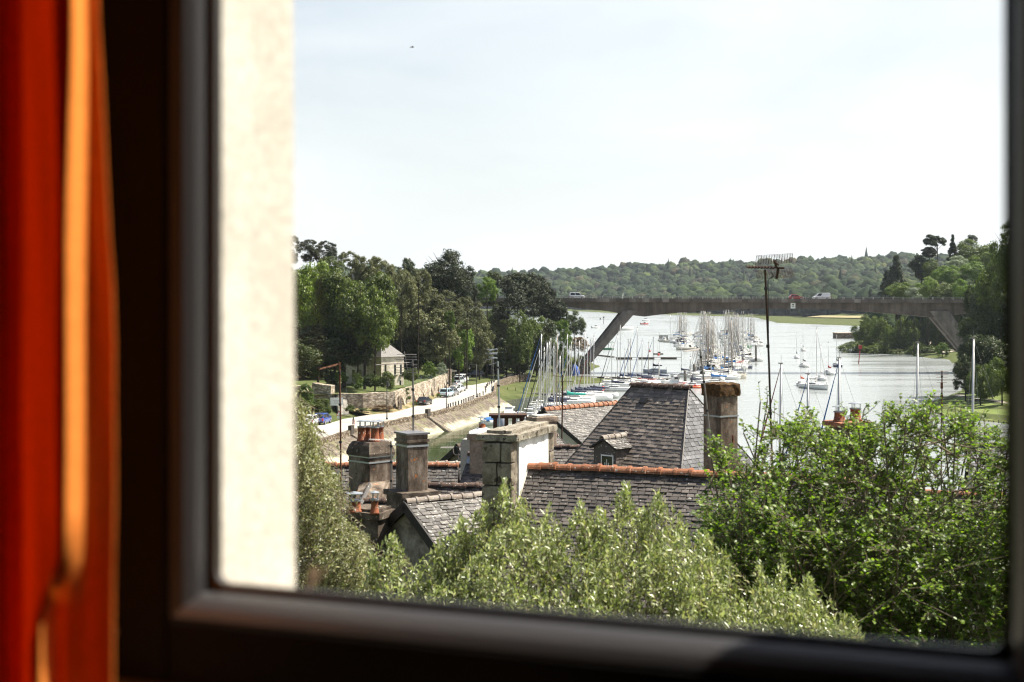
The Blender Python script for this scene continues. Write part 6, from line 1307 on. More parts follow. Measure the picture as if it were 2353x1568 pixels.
# large aerial with a mesh reflector
def ex5(mb,a,b,d):
    t0=P(1716,614,d); t1=P(1802,616,d); mb.tube([t0,t1],.020,6)
    for k in range(9): q=t0.lerp(t1,k/12+.02); mb.tube([q-Vector((0,.14,.02)),q+Vector((0,.14,.03))],.014,5)
    o=P(1738,588,d); u=P(1822,583,d)-o; v=P(1741,608,d)-o; v2=Vector((0,.25,0))
    for k in range(9): f=k/8; mb.tube([o+v*f+v2*f,o+u+v*f+v2*f],.0045,3)
    for k in range(15): f=k/14; mb.tube([o+u*f,o+u*f+v+v2],.0045,3)
    o2=P(1741,622,d); v=P(1741,642,d)-o2
    for k in range(8): f=k/7; mb.tube([o2+v*f+v2*(1-f),o2+u+v*f+v2*(1-f)],.0045,3)
    for k in range(15): f=k/14; mb.tube([o2+u*f+v2,o2+u*f+v],.0045,3)
    mb.obox(P(1777,596,d),Vector((.045,0,-.01)),Vector((0,.03,0)),P(1782,617,d)-P(1777,596,d)); mb.obox(P(1786,616,d),Vector((.045,0,0)),Vector((0,.03,0)),P(1784,641,d)-P(1788,616,d))
    mb.tube([P(1778,600,d),P(1790,610,d)],.015,6)
ae=aerial('big dark aerial with a square mesh reflector against the sky',1774,1060,1758,620,27,'rust_dark',.020,ex5,3.5)
mb=MB(); q=P(1760,632,26.98); mb.tube([q+Vector((.10,0,.05)),q+Vector((.15,0,-.02)),q+Vector((.04,0,-.10)),q+Vector((.05,0,-1.2)),q+Vector((.09,0,-2.4)),q+Vector((.10,0,-3.4))],.009,5); sub2(mb.build('cable',M['black']),ae)
def ex6(mb,a,b,d):
    t0=P(*R2(905,850),d); t1=P(*R2(645,886),d-.8); yagi(mb,t0,t1-t0,(.35,.85,.3),14,.26,.16,.008,.014,.05,(t1-t0).length)
    o=P(*R2(870,880),d+.1); 
    for k in range(6): mb.tube([o+Vector((-.16,0,-.045*k)),o+Vector((0,.1,-.045*k))],.0045,3)
    for k in range(5): mb.tube([o+Vector((-.16+.04*k,.02*k,.0)),o+Vector((-.16+.04*k,.02*k,-.24))],.0045,3)
    mb.tube([P(*R2(850,790),d),P(*R2(880,840),d)],.02,5)
aerial('tilted comb aerial on a leaning pole strapped to the mossy chimney',*Z5(2095,420),*R2(905,845),45.2,'steel_dark',.026,ex6,.4)
def ex7(mb,a,b,d):
    for k,(y,l) in enumerate(((855,.22),(862,.22),(868,.2),(874,.16),(880,.18),(912,.32))): q=P(2164,y,d); mb.tube([q-Vector((l,0,0)),q+Vector((l if y<900 else .08,0,.01))],.007,4)
    for y in (883,890,910,930): q=P(2164,y,d); mb.box(q,(.07,.07,.10))
aerial('thin rusty aerial in front of the rippled water on the right',2163,985,2164.5,852,50,'rust',.022,ex7,3)
def ex8(mb,a,b,d):
    t0=P(*Z4(925,690),d); t1=P(*Z4(690,676),d-.3); dv=t1-t0; mb.tube([t0,t1],.012,5)
    for k in range(17): q=t0.lerp(t1,k/17+.03); mb.tube([q-Vector((.02,.10,.018)),q+Vector((.02,.10,.018))],.005,4)
    mb.tube([P(*Z4(845,730),d),P(*Z4(925,732),d)],.012,5)
aerial('small comb aerial on a galvanised pole between the two tall chimneys',*Z4(882,1150),*Z4(882,690),39.8,'steel_dark',.022,ex8,.1)
def ex9(mb,a,b,d):
    t0=P(*Z4(1425,745),d); t1=P(*Z4(1310,747),d-.5); mb.tube([t0,t1],.016,5)
    for k in range(9): q=t0.lerp(t1,k/9+.05); mb.tube([q-Vector((.02,.12,.02)),q+Vector((.02,.12,.02))],.006,4)
    mb.tube([P(*Z4(1418,750),d),P(*Z4(1425,800),d),P(*Z4(1445,812),d),P(*Z4(1480,812),d)],.02,5)
aerial('short comb aerial bracketed to the cream parapet',*Z4(1468,800),*Z4(1466,745),46.5,'steel_dark',.02,ex9,.2)
# --- small brown dried leaves caught on the outer sill
dl=thing('dried_leaf','curled brown dried leaf on the outer sill at the foot of the cream wall','leaf',W(.0,.30,21.485)); 
vs=[];fs=[];
def curl(mb,o,ln,wd_,a0,bend,yaw):
    n_=10; pts=[]
    for i in range(n_+1):
        f=i/n_; w_=wd_*math.sin(math.pi*min(1,f*.92+.06))**.8; ang=a0+bend*f; 
        p=Vector((0,0,0)) if i==0 else pts[-1][1]+Vector((math.cos(yaw)*math.cos(ang),math.sin(yaw)*math.cos(ang),math.sin(ang)))*(ln/n_)
        s=Vector((-math.sin(yaw),math.cos(yaw),.25)); pts.append((p-s*w_+Vector((0,0,w_*.6)),p,p+s*w_+Vector((0,0,w_*.9))))
    b=[o+q for t_ in pts for q in t_]; mb.add(b,[(3*i+k,3*i+k+1,3*i+k+4,3*i+k+3) for i in range(n_) for k in range(2)])
# ------------------------------------------------------------------ trees
def unit(v): return v/np.maximum(np.linalg.norm(v,axis=-1,keepdims=True),1e-9)
def leaf_quads(cen,nor,size,rng,aspect=1.0,flat=0.0):
    n=len(cen); t=unit(np.cross(nor,unit(rng.normal(size=(n,3))))); b=np.cross(nor,t); s=size[:,None]
    a=cen-t*s*aspect; c=cen+t*s*aspect; d=cen+b*s*.55; e=cen-b*s*.55
    d=d+nor*s*.18; e=e+nor*s*.18
    v=np.stack([a,e,c,d],1).reshape(-1,3); f=np.arange(4*n).reshape(n,4); return v,f
def crown(seed,kind):
    """foliage in unit space: big boughs carrying smaller leafy clumps"""
    rng=np.random.default_rng(seed); V=[];Fc=[];off=0
    nb,ncl,npl,rb0,rb1,rc,ls,asp,fl=dict(broad=(20,11,62,.34,.50,.15,.040,1.0,0),oak=(34,10,46,.20,.34,.105,.030,1.2,0),pine=(26,13,46,.26,.40,.14,.042,2.4,.35),loose=(22,8,48,.26,.40,.14,.042,1.1,.1),cone=(46,6,34,.10,.22,.09,.040,2.2,.3),umbrella=(18,8,44,.22,.36,.12,.045,2.2,.45))[kind]
    for k in range(nb):
        d=rng.normal(size=3); d/=np.linalg.norm(d); rb=rng.uniform(rb0,rb1)
        if kind=='umbrella' and d[2]<0: d[2]*=-.6
        c=d*(1-rb*.95)*rng.uniform(.80,1.02)
        if kind=='cone':
            h=rng.random()**.8; w_=(1-h)*.92+.05; a=rng.uniform(0,6.283); rb=.10+.22*(1-h); q=max(0,w_-rb)*rng.uniform(.7,1); c=np.array([math.cos(a)*q,math.sin(a)*q,-1+1.94*h])
        if k<2: c=c*.2; rb*=1.3
        for m in range(ncl):
            e=rng.normal(size=3)+d*.9+np.array([0,0,.35]); e/=np.linalg.norm(e); r=rc*rng.uniform(.65,1.35); cc=c+e*(rb-r*.6)*rng.uniform(.75,1.08)*np.array([1,1,1-fl])
            n=int(npl*(r/rc)**1.6)+8; dd=unit(rng.normal(size=(n,3))); dd[:,2]=np.where(rng.random(n)<.6,np.abs(dd[:,2]),dd[:,2])
            p=cc+dd*(r*rng.uniform(.35,1.18,n))[:,None]*np.array([1.1,1.1,.85-fl*.4])
            nor=unit(dd*1.0+rng.normal(size=(n,3))*.40+np.array([0,0,.25])) if kind not in('pine','cone','umbrella') else unit(rng.normal(size=(n,3))*.55+dd*.7+np.array([0,0,.25]))
            v,f=leaf_quads(p,nor,ls*rng.uniform(.55,1.3,n),rng,asp*.8); V.append(v);Fc.append(f+off);off+=len(v)
    return np.concatenate(V),np.concatenate(Fc)
CROWNS={}
def crown_mesh(kind,mat,var):
    k=(kind,mat,var)
    if k not in CROWNS:
        v,f=crown(hash((kind,var))%1000 if False else {'broad':11,'oak':23,'pine':37,'loose':41,'cone':53,'umbrella':67}[kind]+var*7,kind); CROWNS[k]=mesh_np('crown_'+kind,v,f,M[mat])
    return CROWNS[k]
WID=1.12
def tree(label,cx,top,bot,hw_px,d,kind='broad',mat='lf_mid',var=0,group=None,cat='tree',name=None,depth=1.0,trunk=True,rz=None):
    """crown placed from its outline in the photograph (photo pixels) at distance d"""
    a=P(cx,top,d); b=P(cx,bot,d); rx=hw_px/F*d*(1.32 if kind=='oak' else 1.2 if kind=='pine' else WID); rz_=(a.z-b.z)/2; cen=(a+b)/2; gz=TH(cen.x,cen.y); gz=min(gz,b.z+rz_*.5)
    nm=name or {'pine':'pine_tree','umbrella':'pine_tree','cone':'conifer_tree','oak':'holm_oak_tree'}.get(kind,'broadleaf_tree')
    root=thing(nm,label,cat,(cen.x,cen.y,gz),0,group)
    o=link('crown',crown_mesh(kind,mat,var),root); o.location=(0,0,cen.z-gz); o.scale=(rx,rx*depth,rz_); o.rotation_euler=(0,0,rz if rz is not None else RT.uniform(0,6.28)) 
    if abs(depth-1)>.01: o.rotation_euler=(0,0,RT.choice((0,math.pi)))
    if trunk:
        H_=cen.z-gz; r=max(.12,rx*(.02 if kind=='oak' else .036)); mb=MB(); j=lambda s:RT.uniform(-s,s)
        mb.tube([(0,0,-.4),(j(.1),j(.1),H_*.4),(j(.3),j(.3),H_),(j(.4),j(.4),H_+rz_*.15)],[r*1.3,r,r*.8,r*.3],8)
        for k in range(7):
            a_=RT.uniform(0,6.28); z0=H_-rz_*RT.uniform(-.2,.7); z0=max(z0,H_*.3); L_=rx*RT.uniform(.5,.8); mb.tube([(0,0,z0),(math.cos(a_)*L_*.5,math.sin(a_)*L_*.5*depth,z0+rz_*.25),(math.cos(a_)*L_,math.sin(a_)*L_*depth,z0+rz_*.55)],[r*.5,r*.35,r*.12],5)
        mb.build('trunk',M['bark'],root)
    return root
RT=random.Random(21)
def interp_(pts,x): return float(np.interp(x,[p[0] for p in pts],[p[1] for p in pts]))
def zt1(x0,x1,y0,y1,d,*a,**k): (xa,ya),(xb,yb__)=Z1(x0,y0),Z1(x1,y1); return ((xa+xb)/2,ya,yb__,(xb-xa)/2,d)
def zt3(x0,x1,y0,y1,d): (xa,ya),(xb,yb__)=Z3(x0,y0),Z3(x1,y1); return ((xa+xb)/2,ya,yb__,(xb-xa)/2,d)
def zt2(x0,x1,y0,y1,d): (xa,ya),(xb,yb__)=Z2(x0,y0),Z2(x1,y1); return ((xa+xb)/2,ya,yb__,(xb-xa)/2,d)
LT=[ # left bank: outline box in zoomed pixels, distance, kind, leaf, label
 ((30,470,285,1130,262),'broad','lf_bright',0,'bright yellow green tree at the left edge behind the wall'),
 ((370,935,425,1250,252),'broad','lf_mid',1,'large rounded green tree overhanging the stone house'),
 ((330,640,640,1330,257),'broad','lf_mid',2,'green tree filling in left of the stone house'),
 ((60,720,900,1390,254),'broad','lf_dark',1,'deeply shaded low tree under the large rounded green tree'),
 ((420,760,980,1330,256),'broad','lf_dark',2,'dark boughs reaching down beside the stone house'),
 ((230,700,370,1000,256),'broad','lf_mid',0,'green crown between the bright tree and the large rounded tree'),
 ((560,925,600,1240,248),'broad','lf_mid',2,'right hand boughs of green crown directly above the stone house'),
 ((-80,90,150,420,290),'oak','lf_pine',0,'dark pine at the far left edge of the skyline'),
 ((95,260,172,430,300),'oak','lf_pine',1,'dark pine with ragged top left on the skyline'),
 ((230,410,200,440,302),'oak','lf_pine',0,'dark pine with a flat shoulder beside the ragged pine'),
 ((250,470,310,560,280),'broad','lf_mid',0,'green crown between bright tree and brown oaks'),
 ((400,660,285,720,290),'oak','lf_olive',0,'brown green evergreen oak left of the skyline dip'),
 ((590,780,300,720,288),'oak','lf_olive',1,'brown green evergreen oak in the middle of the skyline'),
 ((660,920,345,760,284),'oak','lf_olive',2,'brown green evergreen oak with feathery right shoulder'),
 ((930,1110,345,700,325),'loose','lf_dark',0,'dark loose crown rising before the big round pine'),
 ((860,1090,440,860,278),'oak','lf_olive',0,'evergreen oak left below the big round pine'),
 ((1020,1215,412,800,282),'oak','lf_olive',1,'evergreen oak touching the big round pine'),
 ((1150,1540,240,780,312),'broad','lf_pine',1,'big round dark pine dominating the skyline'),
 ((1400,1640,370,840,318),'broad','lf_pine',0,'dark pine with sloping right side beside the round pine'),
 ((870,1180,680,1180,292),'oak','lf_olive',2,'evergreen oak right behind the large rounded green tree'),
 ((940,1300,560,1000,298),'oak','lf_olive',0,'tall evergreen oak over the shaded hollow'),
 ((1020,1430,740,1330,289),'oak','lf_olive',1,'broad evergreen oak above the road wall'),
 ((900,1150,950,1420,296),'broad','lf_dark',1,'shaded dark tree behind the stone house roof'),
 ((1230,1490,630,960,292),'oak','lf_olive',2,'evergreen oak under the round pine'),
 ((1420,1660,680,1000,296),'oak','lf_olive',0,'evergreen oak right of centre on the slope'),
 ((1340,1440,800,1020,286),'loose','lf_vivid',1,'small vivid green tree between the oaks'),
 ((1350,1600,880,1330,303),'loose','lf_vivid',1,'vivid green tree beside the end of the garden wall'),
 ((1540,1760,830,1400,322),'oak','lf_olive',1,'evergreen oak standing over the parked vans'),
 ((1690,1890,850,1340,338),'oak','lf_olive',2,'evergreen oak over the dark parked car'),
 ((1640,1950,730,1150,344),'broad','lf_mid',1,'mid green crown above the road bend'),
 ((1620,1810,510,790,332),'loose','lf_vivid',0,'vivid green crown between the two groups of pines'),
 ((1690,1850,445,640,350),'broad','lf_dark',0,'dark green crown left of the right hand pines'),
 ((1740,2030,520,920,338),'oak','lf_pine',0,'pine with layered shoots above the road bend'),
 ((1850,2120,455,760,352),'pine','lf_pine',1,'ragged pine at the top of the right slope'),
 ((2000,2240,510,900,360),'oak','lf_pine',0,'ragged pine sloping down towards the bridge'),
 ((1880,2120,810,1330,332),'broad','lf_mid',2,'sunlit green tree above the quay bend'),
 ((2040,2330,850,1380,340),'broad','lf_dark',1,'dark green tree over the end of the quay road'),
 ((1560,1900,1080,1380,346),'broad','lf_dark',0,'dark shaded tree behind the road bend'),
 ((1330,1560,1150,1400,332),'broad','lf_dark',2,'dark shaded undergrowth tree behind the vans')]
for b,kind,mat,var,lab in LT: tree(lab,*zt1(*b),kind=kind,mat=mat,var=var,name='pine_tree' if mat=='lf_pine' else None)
for b,kind,mat,var,lab in (((-40,330,295,620,372),'pine','lf_pine',1,'pine leaning over the end of the bridge'),((240,420,380,760,376),'pine','lf_pine',0,'pine covering the left end of the bridge deck'),((330,520,530,800,372),'pine','lf_pine',1,'low pine in front of the bridge girder'),
   ((110,420,650,1130,352),'broad','lf_mid',0,'pale green tree under the left end of the bridge'),((390,570,710,1150,362),'loose','lf_vivid',1,'light feathery green tree beside the bridge leg'),((490,690,655,900,440),'broad','lf_dark',2,'round dark tree overhanging the water by the bridge leg'),
   ((-60,240,820,1240,338),'broad','lf_dark',0,'dark green tree over the quay wall end'),((530,720,880,1040,415),'loose','lf_rust',0,'reddish brown bush at the foot of the bridge leg'),((540,690,1030,1240,398),'broad','lf_mid',1,'green bush on the spit near the blue tarpaulin'),((200,420,960,1220,366),'broad','lf_dark',1,'dark bush below the pale green tree'),((380,560,980,1220,380),'broad','lf_mid',2,'green bush behind the grassy spit')):
    tree(lab,*zt2(*b),kind=kind,mat=mat,var=var)
# the shaded wood behind the front row
SKY_=[(330,560),(600,575),(680,575),(760,590),(800,615),(900,655),(950,650),(1000,640),(1090,650),(1150,690),(1230,715),(1300,790),(1360,900)]
fill=[]
for gy_ in np.arange(246,440,8.5):
    for gx_ in np.arange(-150,40,7.5):
        x=gx_+RT.uniform(-3,3); y=gy_+RT.uniform(-3.5,3.5); s_=float(river_sd(np.array([x]),np.array([y]))[0]); px=1176.5+x/y*F
        if s_<30 or px<330 or px>1330: continue
        if x>-58 and y<272 and x<-8: continue
        if x>-30 and y<290: continue
        if x>-24 and y<328: continue
        g=TH(x,y); top=min(g+RT.uniform(8,12),EYE-(interp_(SKY_,px)-680)/F*y); h=top-g
        if h<3.5: continue
        fill.append((x,y,g,h))
for gy_ in np.arange(215,430,10):      # and the hillside behind the right bank
    for gx_ in np.arange(90,330,9.5):
        x=gx_+RT.uniform(-3.5,3.5); y=gy_+RT.uniform(-4,4); s_=float(river_sd(np.array([x]),np.array([y]))[0]); px=1176.5+x/y*F
        if s_<34 or px<2290 or px>2850: continue
        if abs(y-394)<9 and TH(x,y)<17: continue
        fill.append((x,y,TH(x,y),RT.uniform(8,13)))
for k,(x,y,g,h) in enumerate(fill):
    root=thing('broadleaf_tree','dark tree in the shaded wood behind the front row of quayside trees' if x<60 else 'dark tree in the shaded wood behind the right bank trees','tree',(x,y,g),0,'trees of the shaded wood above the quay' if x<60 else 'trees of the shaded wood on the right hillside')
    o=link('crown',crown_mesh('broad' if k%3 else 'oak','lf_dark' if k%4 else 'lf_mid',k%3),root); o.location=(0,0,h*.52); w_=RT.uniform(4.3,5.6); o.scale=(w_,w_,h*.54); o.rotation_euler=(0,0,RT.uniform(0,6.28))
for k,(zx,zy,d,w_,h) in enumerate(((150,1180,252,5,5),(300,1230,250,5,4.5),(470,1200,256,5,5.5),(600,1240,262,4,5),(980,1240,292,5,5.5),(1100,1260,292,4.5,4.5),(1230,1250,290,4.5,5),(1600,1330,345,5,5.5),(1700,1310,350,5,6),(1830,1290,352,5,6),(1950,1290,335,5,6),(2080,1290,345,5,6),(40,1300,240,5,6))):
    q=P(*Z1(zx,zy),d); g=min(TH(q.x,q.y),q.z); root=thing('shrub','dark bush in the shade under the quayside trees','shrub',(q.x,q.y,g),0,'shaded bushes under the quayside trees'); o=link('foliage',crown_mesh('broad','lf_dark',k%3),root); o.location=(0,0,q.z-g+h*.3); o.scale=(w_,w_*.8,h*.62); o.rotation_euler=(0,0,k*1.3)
# right bank
for b,kind,mat,var,lab in (((1300,1500,108,330,545),'umbrella','lf_pine',0,'flat topped pine highest on the right skyline'),((1285,1400,225,330,550),'pine','lf_pine',1,'small dark pine under the flat topped pine'),((1460,1590,140,380,552),'cone','lf_pine',0,'pointed dark conifer right of the flat topped pine'),((1550,1850,155,400,556),'broad','lf_mid',1,'broad green crown on the right skyline'),((1630,1720,130,220,575),'broad','lf_dark',0,'dark crown peeping over the right skyline'),
   ((1195,1360,285,520,548),'pine','lf_pine',0,'dark pine left of the sunlit right bank'),((1280,1460,330,520,540),'broad','lf_mid',2,'mid green crown below the flat topped pine'),((1480,1650,300,430,535),'loose','lf_silver',0,'silvery willow crown on the right bank'),((1660,1860,265,420,530),'broad','lf_bright',1,'pale green crown right of the silvery willow'),
   ((930,1230,308,660,560),'cone','lf_pine',1,'pointed conifer standing clear at the left of the right bank'),((920,1080,420,650,570),'cone','lf_pine',0,'dark conifer shoulder behind the clear pointed one'),((1370,1590,360,540,525),'broad','lf_vivid',0,'vivid maple crown above the bridge'),((1570,1840,350,540,520),'broad','lf_vivid',2,'vivid green crown left of the dark near tree'),
   ((1000,1220,495,660,520),'broad','lf_bright',0,'yellow green crown just above the bridge railing'),((1150,1290,550,660,505),'loose','lf_silver',1,'greyish bush crown above the bridge railing'),((1240,1420,470,660,512),'broad','lf_bright',2,'bright crown above the bridge behind the haunch'),((1380,1600,500,680,508),'broad','lf_mid',0,'green crown above the right bridge leg'),((1520,1720,470,720,500),'broad','lf_vivid',1,'vivid crown touching the right end of the bridge'),
   ((735,930,770,1085,538),'broad','lf_mid',2,'dense green tree at the tip of the wooded point'),((850,1040,740,1105,531),'broad','lf_mid',0,'dense tree second on the wooded point'),((1000,1180,765,1125,524),'broad','lf_mid',1,'dense sunlit tree third on the wooded point'),((1110,1290,760,1135,520),'broad','lf_mid',0,'dense tree under the middle of the right haunch'),((1240,1420,790,1130,520),'broad','lf_dark',2,'dark tree behind the right bridge leg'),((1330,1600,760,1060,530),'broad','lf_dark',0,'dark shaded tree under the right end of the bridge'),((1500,1700,880,1130,505),'broad','lf_dark',1,'dark tree beside the footpath under the bridge'),
   ((1385,1500,985,1125,484),'loose','lf_vivid',0,'small bright bush by the footpath'),
   ((1625,1880,400,940,300),'broad','lf_dark',1,'large dark leaning tree cutting off the bridge'),((1720,2050,240,900,285),'broad','lf_mid',0,'very large dark tree at the right edge'),((1830,2090,30,620,280),'broad','lf_mid',2,'tall dark treetop at the right edge of the window'),((1740,2010,780,1230,290),'broad','lf_dark',1,'dark low crown below the leaning tree'),
   ((1520,1730,1085,1440,272),'broad','lf_dark',2,'dark round park tree nearest the water'),((1640,1850,1120,1470,262),'broad','lf_mid',0,'park tree with trunk showing on the lawn'),((1790,2040,1080,1480,258),'broad','lf_mid',1,'park tree beside the lawn path')):
    tree(lab,*zt3(*b),kind=kind,mat=mat,var=var,depth=.75)
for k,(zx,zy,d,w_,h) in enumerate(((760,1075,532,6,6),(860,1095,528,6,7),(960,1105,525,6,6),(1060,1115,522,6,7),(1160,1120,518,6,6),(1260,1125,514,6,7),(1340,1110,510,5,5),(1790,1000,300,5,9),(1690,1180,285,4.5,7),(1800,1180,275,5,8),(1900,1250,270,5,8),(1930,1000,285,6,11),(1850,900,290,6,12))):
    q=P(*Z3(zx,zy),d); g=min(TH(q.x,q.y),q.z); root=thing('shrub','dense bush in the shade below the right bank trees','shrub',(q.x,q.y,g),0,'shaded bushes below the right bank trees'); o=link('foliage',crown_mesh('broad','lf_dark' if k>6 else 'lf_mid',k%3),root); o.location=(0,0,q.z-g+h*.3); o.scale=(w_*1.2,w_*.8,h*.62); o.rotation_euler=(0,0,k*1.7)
# garden shrubs and ferns
def zt_3(x0,x1,y0,y1,d): (xa,ya),(xb,yb__)=R3(x0,y0),R3(x1,y1); return ((xa+xb)/2,ya,yb__,(xb-xa)/2,d)
for b,kind,mat,var,lab in (((1040,1340,400,720,246),'broad','lf_mid',1,'big rounded shrub in front of the stone house'),((880,1080,430,660,250),'broad','lf_dark',0,'dark shrub left of the big rounded shrub'),((500,700,415,620,246),'loose','lf_vivid',0,'bright yellow green shrub behind the rubble wall'),((730,900,430,690,244),'loose','lf_mid',1,'small open garden tree by the wall steps'),((770,900,570,680,243),'broad','lf_vivid',2,'low bright shrub on the garden lawn'),((390,570,400,660,248),'broad','lf_dark',1,'dark shrub above the grey wall corner'),((170,320,370,560,250),'loose','lf_vivid',1,'light green sapling behind the sunlit wall end'),
   ((1430,1660,360,580,255),'broad','lf_mid',0,'green shrub right of the stone house'),((1700,1900,280,560,270),'loose','lf_vivid',0,'climbing bright greenery above the buttressed wall'),((1880,2040,300,520,275),'loose','lf_silver',0,'pale fronded plant above the end of the garden wall'),((1340,1560,630,860,249),'loose','lf_mid',1,'creeper hanging over the arched niche wall'),
   ((-60,240,560,960,224),'broad','lf_vivid',1,'ferny green bank growth left of the rubble wall'),((120,480,760,1080,226),'broad','lf_mid',0,'bracken slope behind the white and blue cars'),((-80,220,780,1080,222),'broad','lf_mid',2,'green bank growth behind the white car'),((650,800,880,1000,233),'loose','lf_mid',0,'leafy border plants beside the wall steps'),((800,990,920,1020,234),'loose','lf_dark',1,'dark border plants at the foot of the niche wall'),((2080,2140,510,600,292),'loose','lf_vivid',1,'bright shrub at the end pier of the garden wall'),((1570,1650,830,910,250),'loose','lf_mid',0,'weeds by the wall behind the black saloon'),((1890,1960,720,800,268),'loose','lf_vivid',0,'weeds at the wall foot behind the light blue car'),((1000,1330,880,980,237),'loose','lf_rust',0,'dry brown grasses under the niche wall')):
    tree(lab,*zt_3(*b),kind=kind,mat=mat,var=var,trunk=False,cat='shrub',name='shrub',depth=.7)
# fence of netting on the garden wall
mb=MB(); fp_=[R3(1440,610),R3(1650,560),R3(1850,500),R3(2050,420)]; fps=[P(x,y,d) for (x,y),d in zip(fp_,(256,266,277,290))]
fn=thing('mesh_fence','green mesh fence along the top of the long garden wall','fence',fps[0])
for a,b in zip(fps,fps[1:]):
    for k in range(5): mb.tube([a.lerp(b,k/5)-Vector((0,0,.9)),a.lerp(b,k/5)+Vector((0,0,.7))],.03,5)
sub(mb.build('posts',M['steel_dark']),fn); mb=MB()
for a,b in zip(fps,fps[1:]):
    for k in range(6): mb.tube([a+Vector((0,0,.6-.28*k)),b+Vector((0,0,.6-.28*k))],.015,4)
sub(mb.build('mesh_wires',plain('green_wire',(.10,.16,.13),.6)),fn)
# far woods: one mass of crowns covering the hills
rng=np.random.default_rng(4)
def blob(n_sub=2):
    bm=bmesh.new(); bmesh.ops.create_icosphere(bm,subdivisions=n_sub,radius=1); v=np.array([x.co[:] for x in bm.verts]); bm.verts.index_update(); f=np.array([[x.index for x in q.verts] for q in bm.faces]); bm.free(); return v,f
bv,bf=blob(3)
vars_=[]
for k in range(7):
    r=np.array([1+.30*mnoise.noise(Vector(p*1.7)+Vector((k*5,0,0)))+.20*mnoise.noise(Vector(p*3.7)+Vector((k*9,3,0)))+.12*mnoise.noise(Vector(p*8)+Vector((k,1,7))) for p in bv]); q=bv*r[:,None]
    if k==6: h=(q[:,2]+1)/2; q=np.stack([q[:,0]*(1.0-h)*.9,q[:,1]*(1.0-h)*.9,q[:,2]*1.25],-1)
    vars_.append(q)
cand=[]
xs_=np.arange(-420,1000,10.5); ys_=np.arange(560,2700,11.5)
gx,gy=np.meshgrid(xs_,ys_); gx=gx+rng.uniform(-4,4,gx.shape); gy=gy+rng.uniform(-4,4,gy.shape)
gx,gy=gx.ravel(),gy.ravel()
ok=(np.abs(gx/gy)<.40)&(gx/gy>-.13); gx,gy=gx[ok],gy[ok]; s=river_sd(gx,gy); hh=terrain_h(gx,gy)
fld=(np.abs(gx-FIELD[0]-8)<34)&(gy>FIELD[1]-200)&(gy<FIELD[1]+160)
ok=((s>48)|((s>8)&(gy<720)&(gx>100)))&(~fld)&((gy>780)|(gx>165)); gx,gy,s,hh=gx[ok],gy[ok],s[ok],hh[ok]
# keep trees on slopes that face the river (and thin out what the front rows hide)
keep=rng.random(len(gx))<np.clip(1.05-(s-60)/1400,.45,1); gx,gy,s,hh=gx[keep],gy[keep],s[keep],hh[keep]
FV=[];FF=[];off=0
for i in range(len(gx)):
    k=int(rng.integers(0,6)) if rng.random()>.015 else 6; R_=3.8+8.0*rng.random()**2; H2=rng.uniform(.8,1.15)*R_*(1.5 if k==6 else 1)
    a=rng.uniform(0,6.28); ca,sa=math.cos(a),math.sin(a); v=vars_[k]; 
    if k==6: R_*=.75
    w_=np.stack([v[:,0]*ca-v[:,1]*sa,v[:,0]*sa+v[:,1]*ca,v[:,2]],-1)*np.array([R_,R_,H2])+np.array([gx[i],gy[i],hh[i]+H2*.6+rng.uniform(1.5,5.0)])
    FV.append(w_); FF.append(bf+off); off+=len(w_)
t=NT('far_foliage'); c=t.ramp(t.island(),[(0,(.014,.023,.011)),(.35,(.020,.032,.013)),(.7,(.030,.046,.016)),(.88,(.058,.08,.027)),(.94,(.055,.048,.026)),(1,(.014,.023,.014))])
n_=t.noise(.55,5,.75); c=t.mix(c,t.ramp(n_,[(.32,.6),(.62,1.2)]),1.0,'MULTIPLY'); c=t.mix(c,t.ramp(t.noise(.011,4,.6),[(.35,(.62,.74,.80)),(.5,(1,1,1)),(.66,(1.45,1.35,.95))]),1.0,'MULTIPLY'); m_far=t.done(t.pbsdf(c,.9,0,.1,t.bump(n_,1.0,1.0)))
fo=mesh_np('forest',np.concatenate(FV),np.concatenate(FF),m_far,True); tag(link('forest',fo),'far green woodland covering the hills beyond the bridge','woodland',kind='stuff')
print('forest trees',len(gx))
# single trees that stand out on the far skyline
def skyline_tree(lab,xa,ya,hw_,kind,mat,var,dmax=2600):
    best=None
    for d in range(1150,dmax,40):
        x=(xa-1176.5)/F*d; v=(TH(x,d)+9-EYE)/d
        if best is None or v>best[0]: best=(v,d)
    d=best[1]; x=(xa-1176.5)/F*d; can=TH(x,d)+8; top=max(can+3,min(can+13,EYE-(ya-680)/F*d)); h=top-can+7
    tree(lab,xa,680-(top-EYE)/d*F,680-(top-h-EYE)/d*F,hw_,d,kind=kind,mat=mat,var=var)
for x,y0,y1,hw_,d,kind,mat,lab in ((240,198,262,40,2000,'umbrella','lf_dark','dark broad crown standing out at the left of the far skyline'),(72,200,262,30,1950,'cone','lf_dark','pointed dark tree far left on the far skyline'),(380,228,262,12,2000,'cone','lf_dark','tiny spire tree on the far skyline'),(675,220,250,30,2050,'umbrella','lf_dark','low dark crown on the far skyline left of centre'),(828,232,262,14,2050,'cone','lf_dark','pointed tree before the dip in the far skyline'),(950,220,275,36,2000,'cone','lf_dark','dark double crown above the dip in the far skyline'),(1575,240,285,18,2050,'cone','lf_dark','pointed tree in the middle of the far skyline'),(1675,236,270,30,2050,'umbrella','lf_dark','flat dark crown in the middle of the far skyline'),(1760,228,280,28,2050,'cone','lf_dark','dark pointed crown right of centre on the far skyline'),(2045,238,262,10,2100,'cone','lf_dark','tiny spire tree near the big aerial')):
    xa,ya=Z2(x,y0); skyline_tree(lab,xa,ya,hw_/3.1357*K,kind,mat,0)
